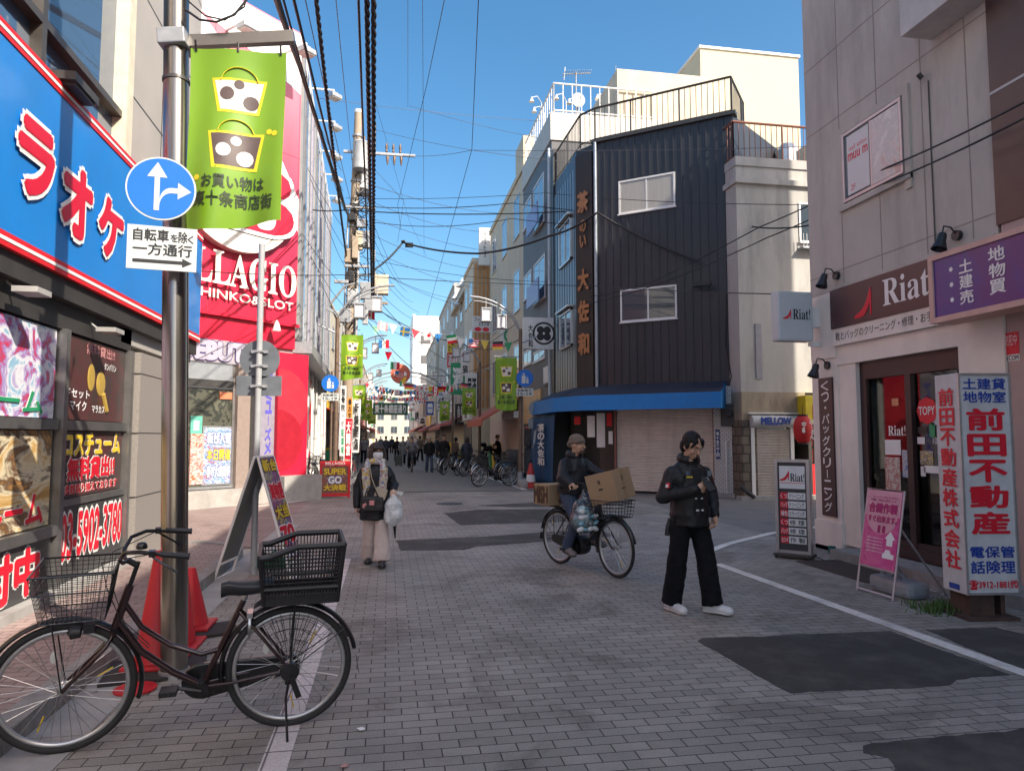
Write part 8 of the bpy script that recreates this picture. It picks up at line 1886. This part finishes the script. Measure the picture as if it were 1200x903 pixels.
m_pinks = artmat('key_print', [(.52, .03, .20), (.55, .04, .23), (.60, .10, .28), (.50, .03, .19)], 3, dist=.6)
b = MB(); b.T = TT; b.box(.012, w-.012, -.012, .004, .29, Ht-.012); pq_ = part('poster', b, m_pinks, pk)
b = MB(); b.T = TT; z_ = Ht-.33; b.box(.013, w-.013, -.0126, -.012, z_+.05, Ht-.013); b.prism([(w*.5+w*.42*math.cos(R(a)), z_+.05+.19*math.sin(R(a))) for a in range(180, 361, 15)], -.0128, -.012); part('pale_field', b, mat('key_pink', (.62, .30, .38), .4), pq_)
def pkt(s, x0_, x1_, z0_, z1_, ink, bold=.04):
    b = MB(); put_text(b, s, x0_*w, x1_*w, z0_, z1_, y=-.0128, d=.001, bold=bold); b.v = [tuple(TT @ V(v)) for v in b.v]; part('printing', b, ink, pq_)
M_mag = mat('ink_magenta', (.40, .01, .14), .45)
pkt('合鍵作製', .12, .9, z_+.08, z_+.18, M_mag, .05); pkt('すぐ出来ます。', .12, .92, z_-.02, z_+.05, M_mag, .04); pkt('ホームページはこちらから', .2, .88, z_+.235, z_+.26, M_mag, .01); pkt('印鑑・表札も承ります', .15, .85, z_+.20, z_+.225, M_mag, .01)
for i in range(5): pkt('各種カギの複製を承ります', .15, .60, .58-i*.035, .60-i*.035, M_ink_w, 0)
pkt('鍵', .42, .5, z_-.13, z_-.05, M_mag); pkt('鍵', .55, .63, z_-.13, z_-.05, M_mag)
b = MB(); b.T = TT; b.prism([(w*.70, .53), (w*.86, .53), (w*.86, .60), (w*.92, .60), (w*.78, .68), (w*.64, .60), (w*.70, .60)], -.0135, -.012); b.prism([(w*.62, .40), (w*.92, .40), (w*.92, .45), (w*.85, .45), (w*.80, .49), (w*.70, .49), (w*.66, .45), (w*.62, .45)], -.0135, -.012); part('picture_marks', b, M_ink_w, pq_)
wg = thing('water_weight', 'grey water filled weight lying inside the pink poster stand', 'weight', (pL.x+math.cos(ang)*w*.5-math.sin(ang)*.3, pL.y+math.sin(ang)*w*.5+math.cos(ang)*.3, 0), ang)
b = MB(); b.box(-.30, .30, -.13, .13, .0, .17); part('tank', b, mat('tank_grey', (.26, .28, .30), .45), wg, bevel=.055); b = MB(); b.tube([(-.09, 0, .165), (-.06, 0, .2), (.06, 0, .2), (.09, 0, .165)], .016, 8); b.lathe([(0, .165), (.03, .165), (.03, .2), (0, .2)], 12, c=(-.22, 0, 0)); part('handle', b, MATS['tank_grey'], wg, smooth=50)
# door mat, bucket, weeds
mp = [on_ground(*p) for p in ((945, 655), (1010, 640), (1035, 690), (960, 668))]
b = MB(); mm_ = [(p.x, p.y) for p in mp]; b.prism([(5.35, 8.75), (6.28, 8.75), (6.28, 7.2), (5.35, 7.35)], .0, .012, plane='xy'); solo('door_mat', b, mat('mat_brown', (.07, .058, .05), .95, var=.25, scale=60, bump=1, bscale=200), 'dark brown door mat in front of the shoe repair shop', 'mat')
b = MB(); b.lathe([(.045, 0), (.055, .1), (.05, .1), (.042, .01), (0, .01)], 16); q = on_ground(975, 648); solo('small_pot', b, mat('pot_teal', (.02, .14, .13), .5), 'tiny teal pot at the foot of the white pier', 'pot', (q.x, q.y, .0), smooth=40)
rr = random.Random(8); b = MB()
for i in range(520):
    x = rr.gauss(0, .16); y = rr.gauss(0, .10); h = rr.uniform(.03, .11); a = rr.uniform(0, 6.3); lx, ly = math.cos(a), math.sin(a); wd_ = rr.uniform(.004, .010); bd_ = rr.uniform(.01, .06)
    b.add([(x-ly*wd_, y+lx*wd_, 0), (x+ly*wd_, y-lx*wd_, 0), (x+lx*bd_*.5+ly*wd_*.8, y+ly*bd_*.5-lx*wd_*.8, h*.6), (x+lx*bd_, y+ly*bd_, h), (x+lx*bd_*.5-ly*wd_*.8, y+ly*bd_*.5+lx*wd_*.8, h*.6)], [(0, 1, 2, 4), (4, 2, 3)])
q = on_ground(1108, 716); tag(part('weeds', b, mat('weed_green', (.06, .12, .025), .7, var=.3, scale=20)), 'low green weeds in the kerb joint beside the tall agency sign', 'weeds', kind='stuff').location = (q.x+.05, q.y+.02, 0)
# red paper lantern of the ramen shop
q = at_y(941, 503, 16.55); ln_ = thing('paper_lantern', 'glowing red paper lantern by the dark ramen shop entrance', 'lantern', tuple(q)); ln_['label'] = 'red paper lantern with writing by the dark ramen shop entrance'
b = MB(); pr_ = []
for i in range(21):
    t_ = -1+2*i/20; r_ = .235*math.sqrt(max(.0, 1-(t_*.86)**2)); pr_.append((r_*(1+.015*(-1)**i), t_*.34))
b.lathe(pr_, 28); part('shade', b, mat('lantern_red', (.55, .02, .02), .6), ln_, smooth=60)
b = MB(); b.lathe([(0, .34), (.13, .34), (.13, .38), (0, .38)], 18); b.lathe([(0, -.38), (.13, -.38), (.13, -.34), (0, -.34)], 18); b.tube([(0, 0, .38), (0, 0, .6)], .01, 5); part('rim', b, M_black, ln_)
b = MB(); put_vtext(b, 'らーめん', .06, .18, -.25, .25, y=-.20, bold=.04); put_vtext(b, '中華', -.16, -.05, -.1, .2, y=-.21, bold=.04); part('lettering', b, M_ink_w, ln_)
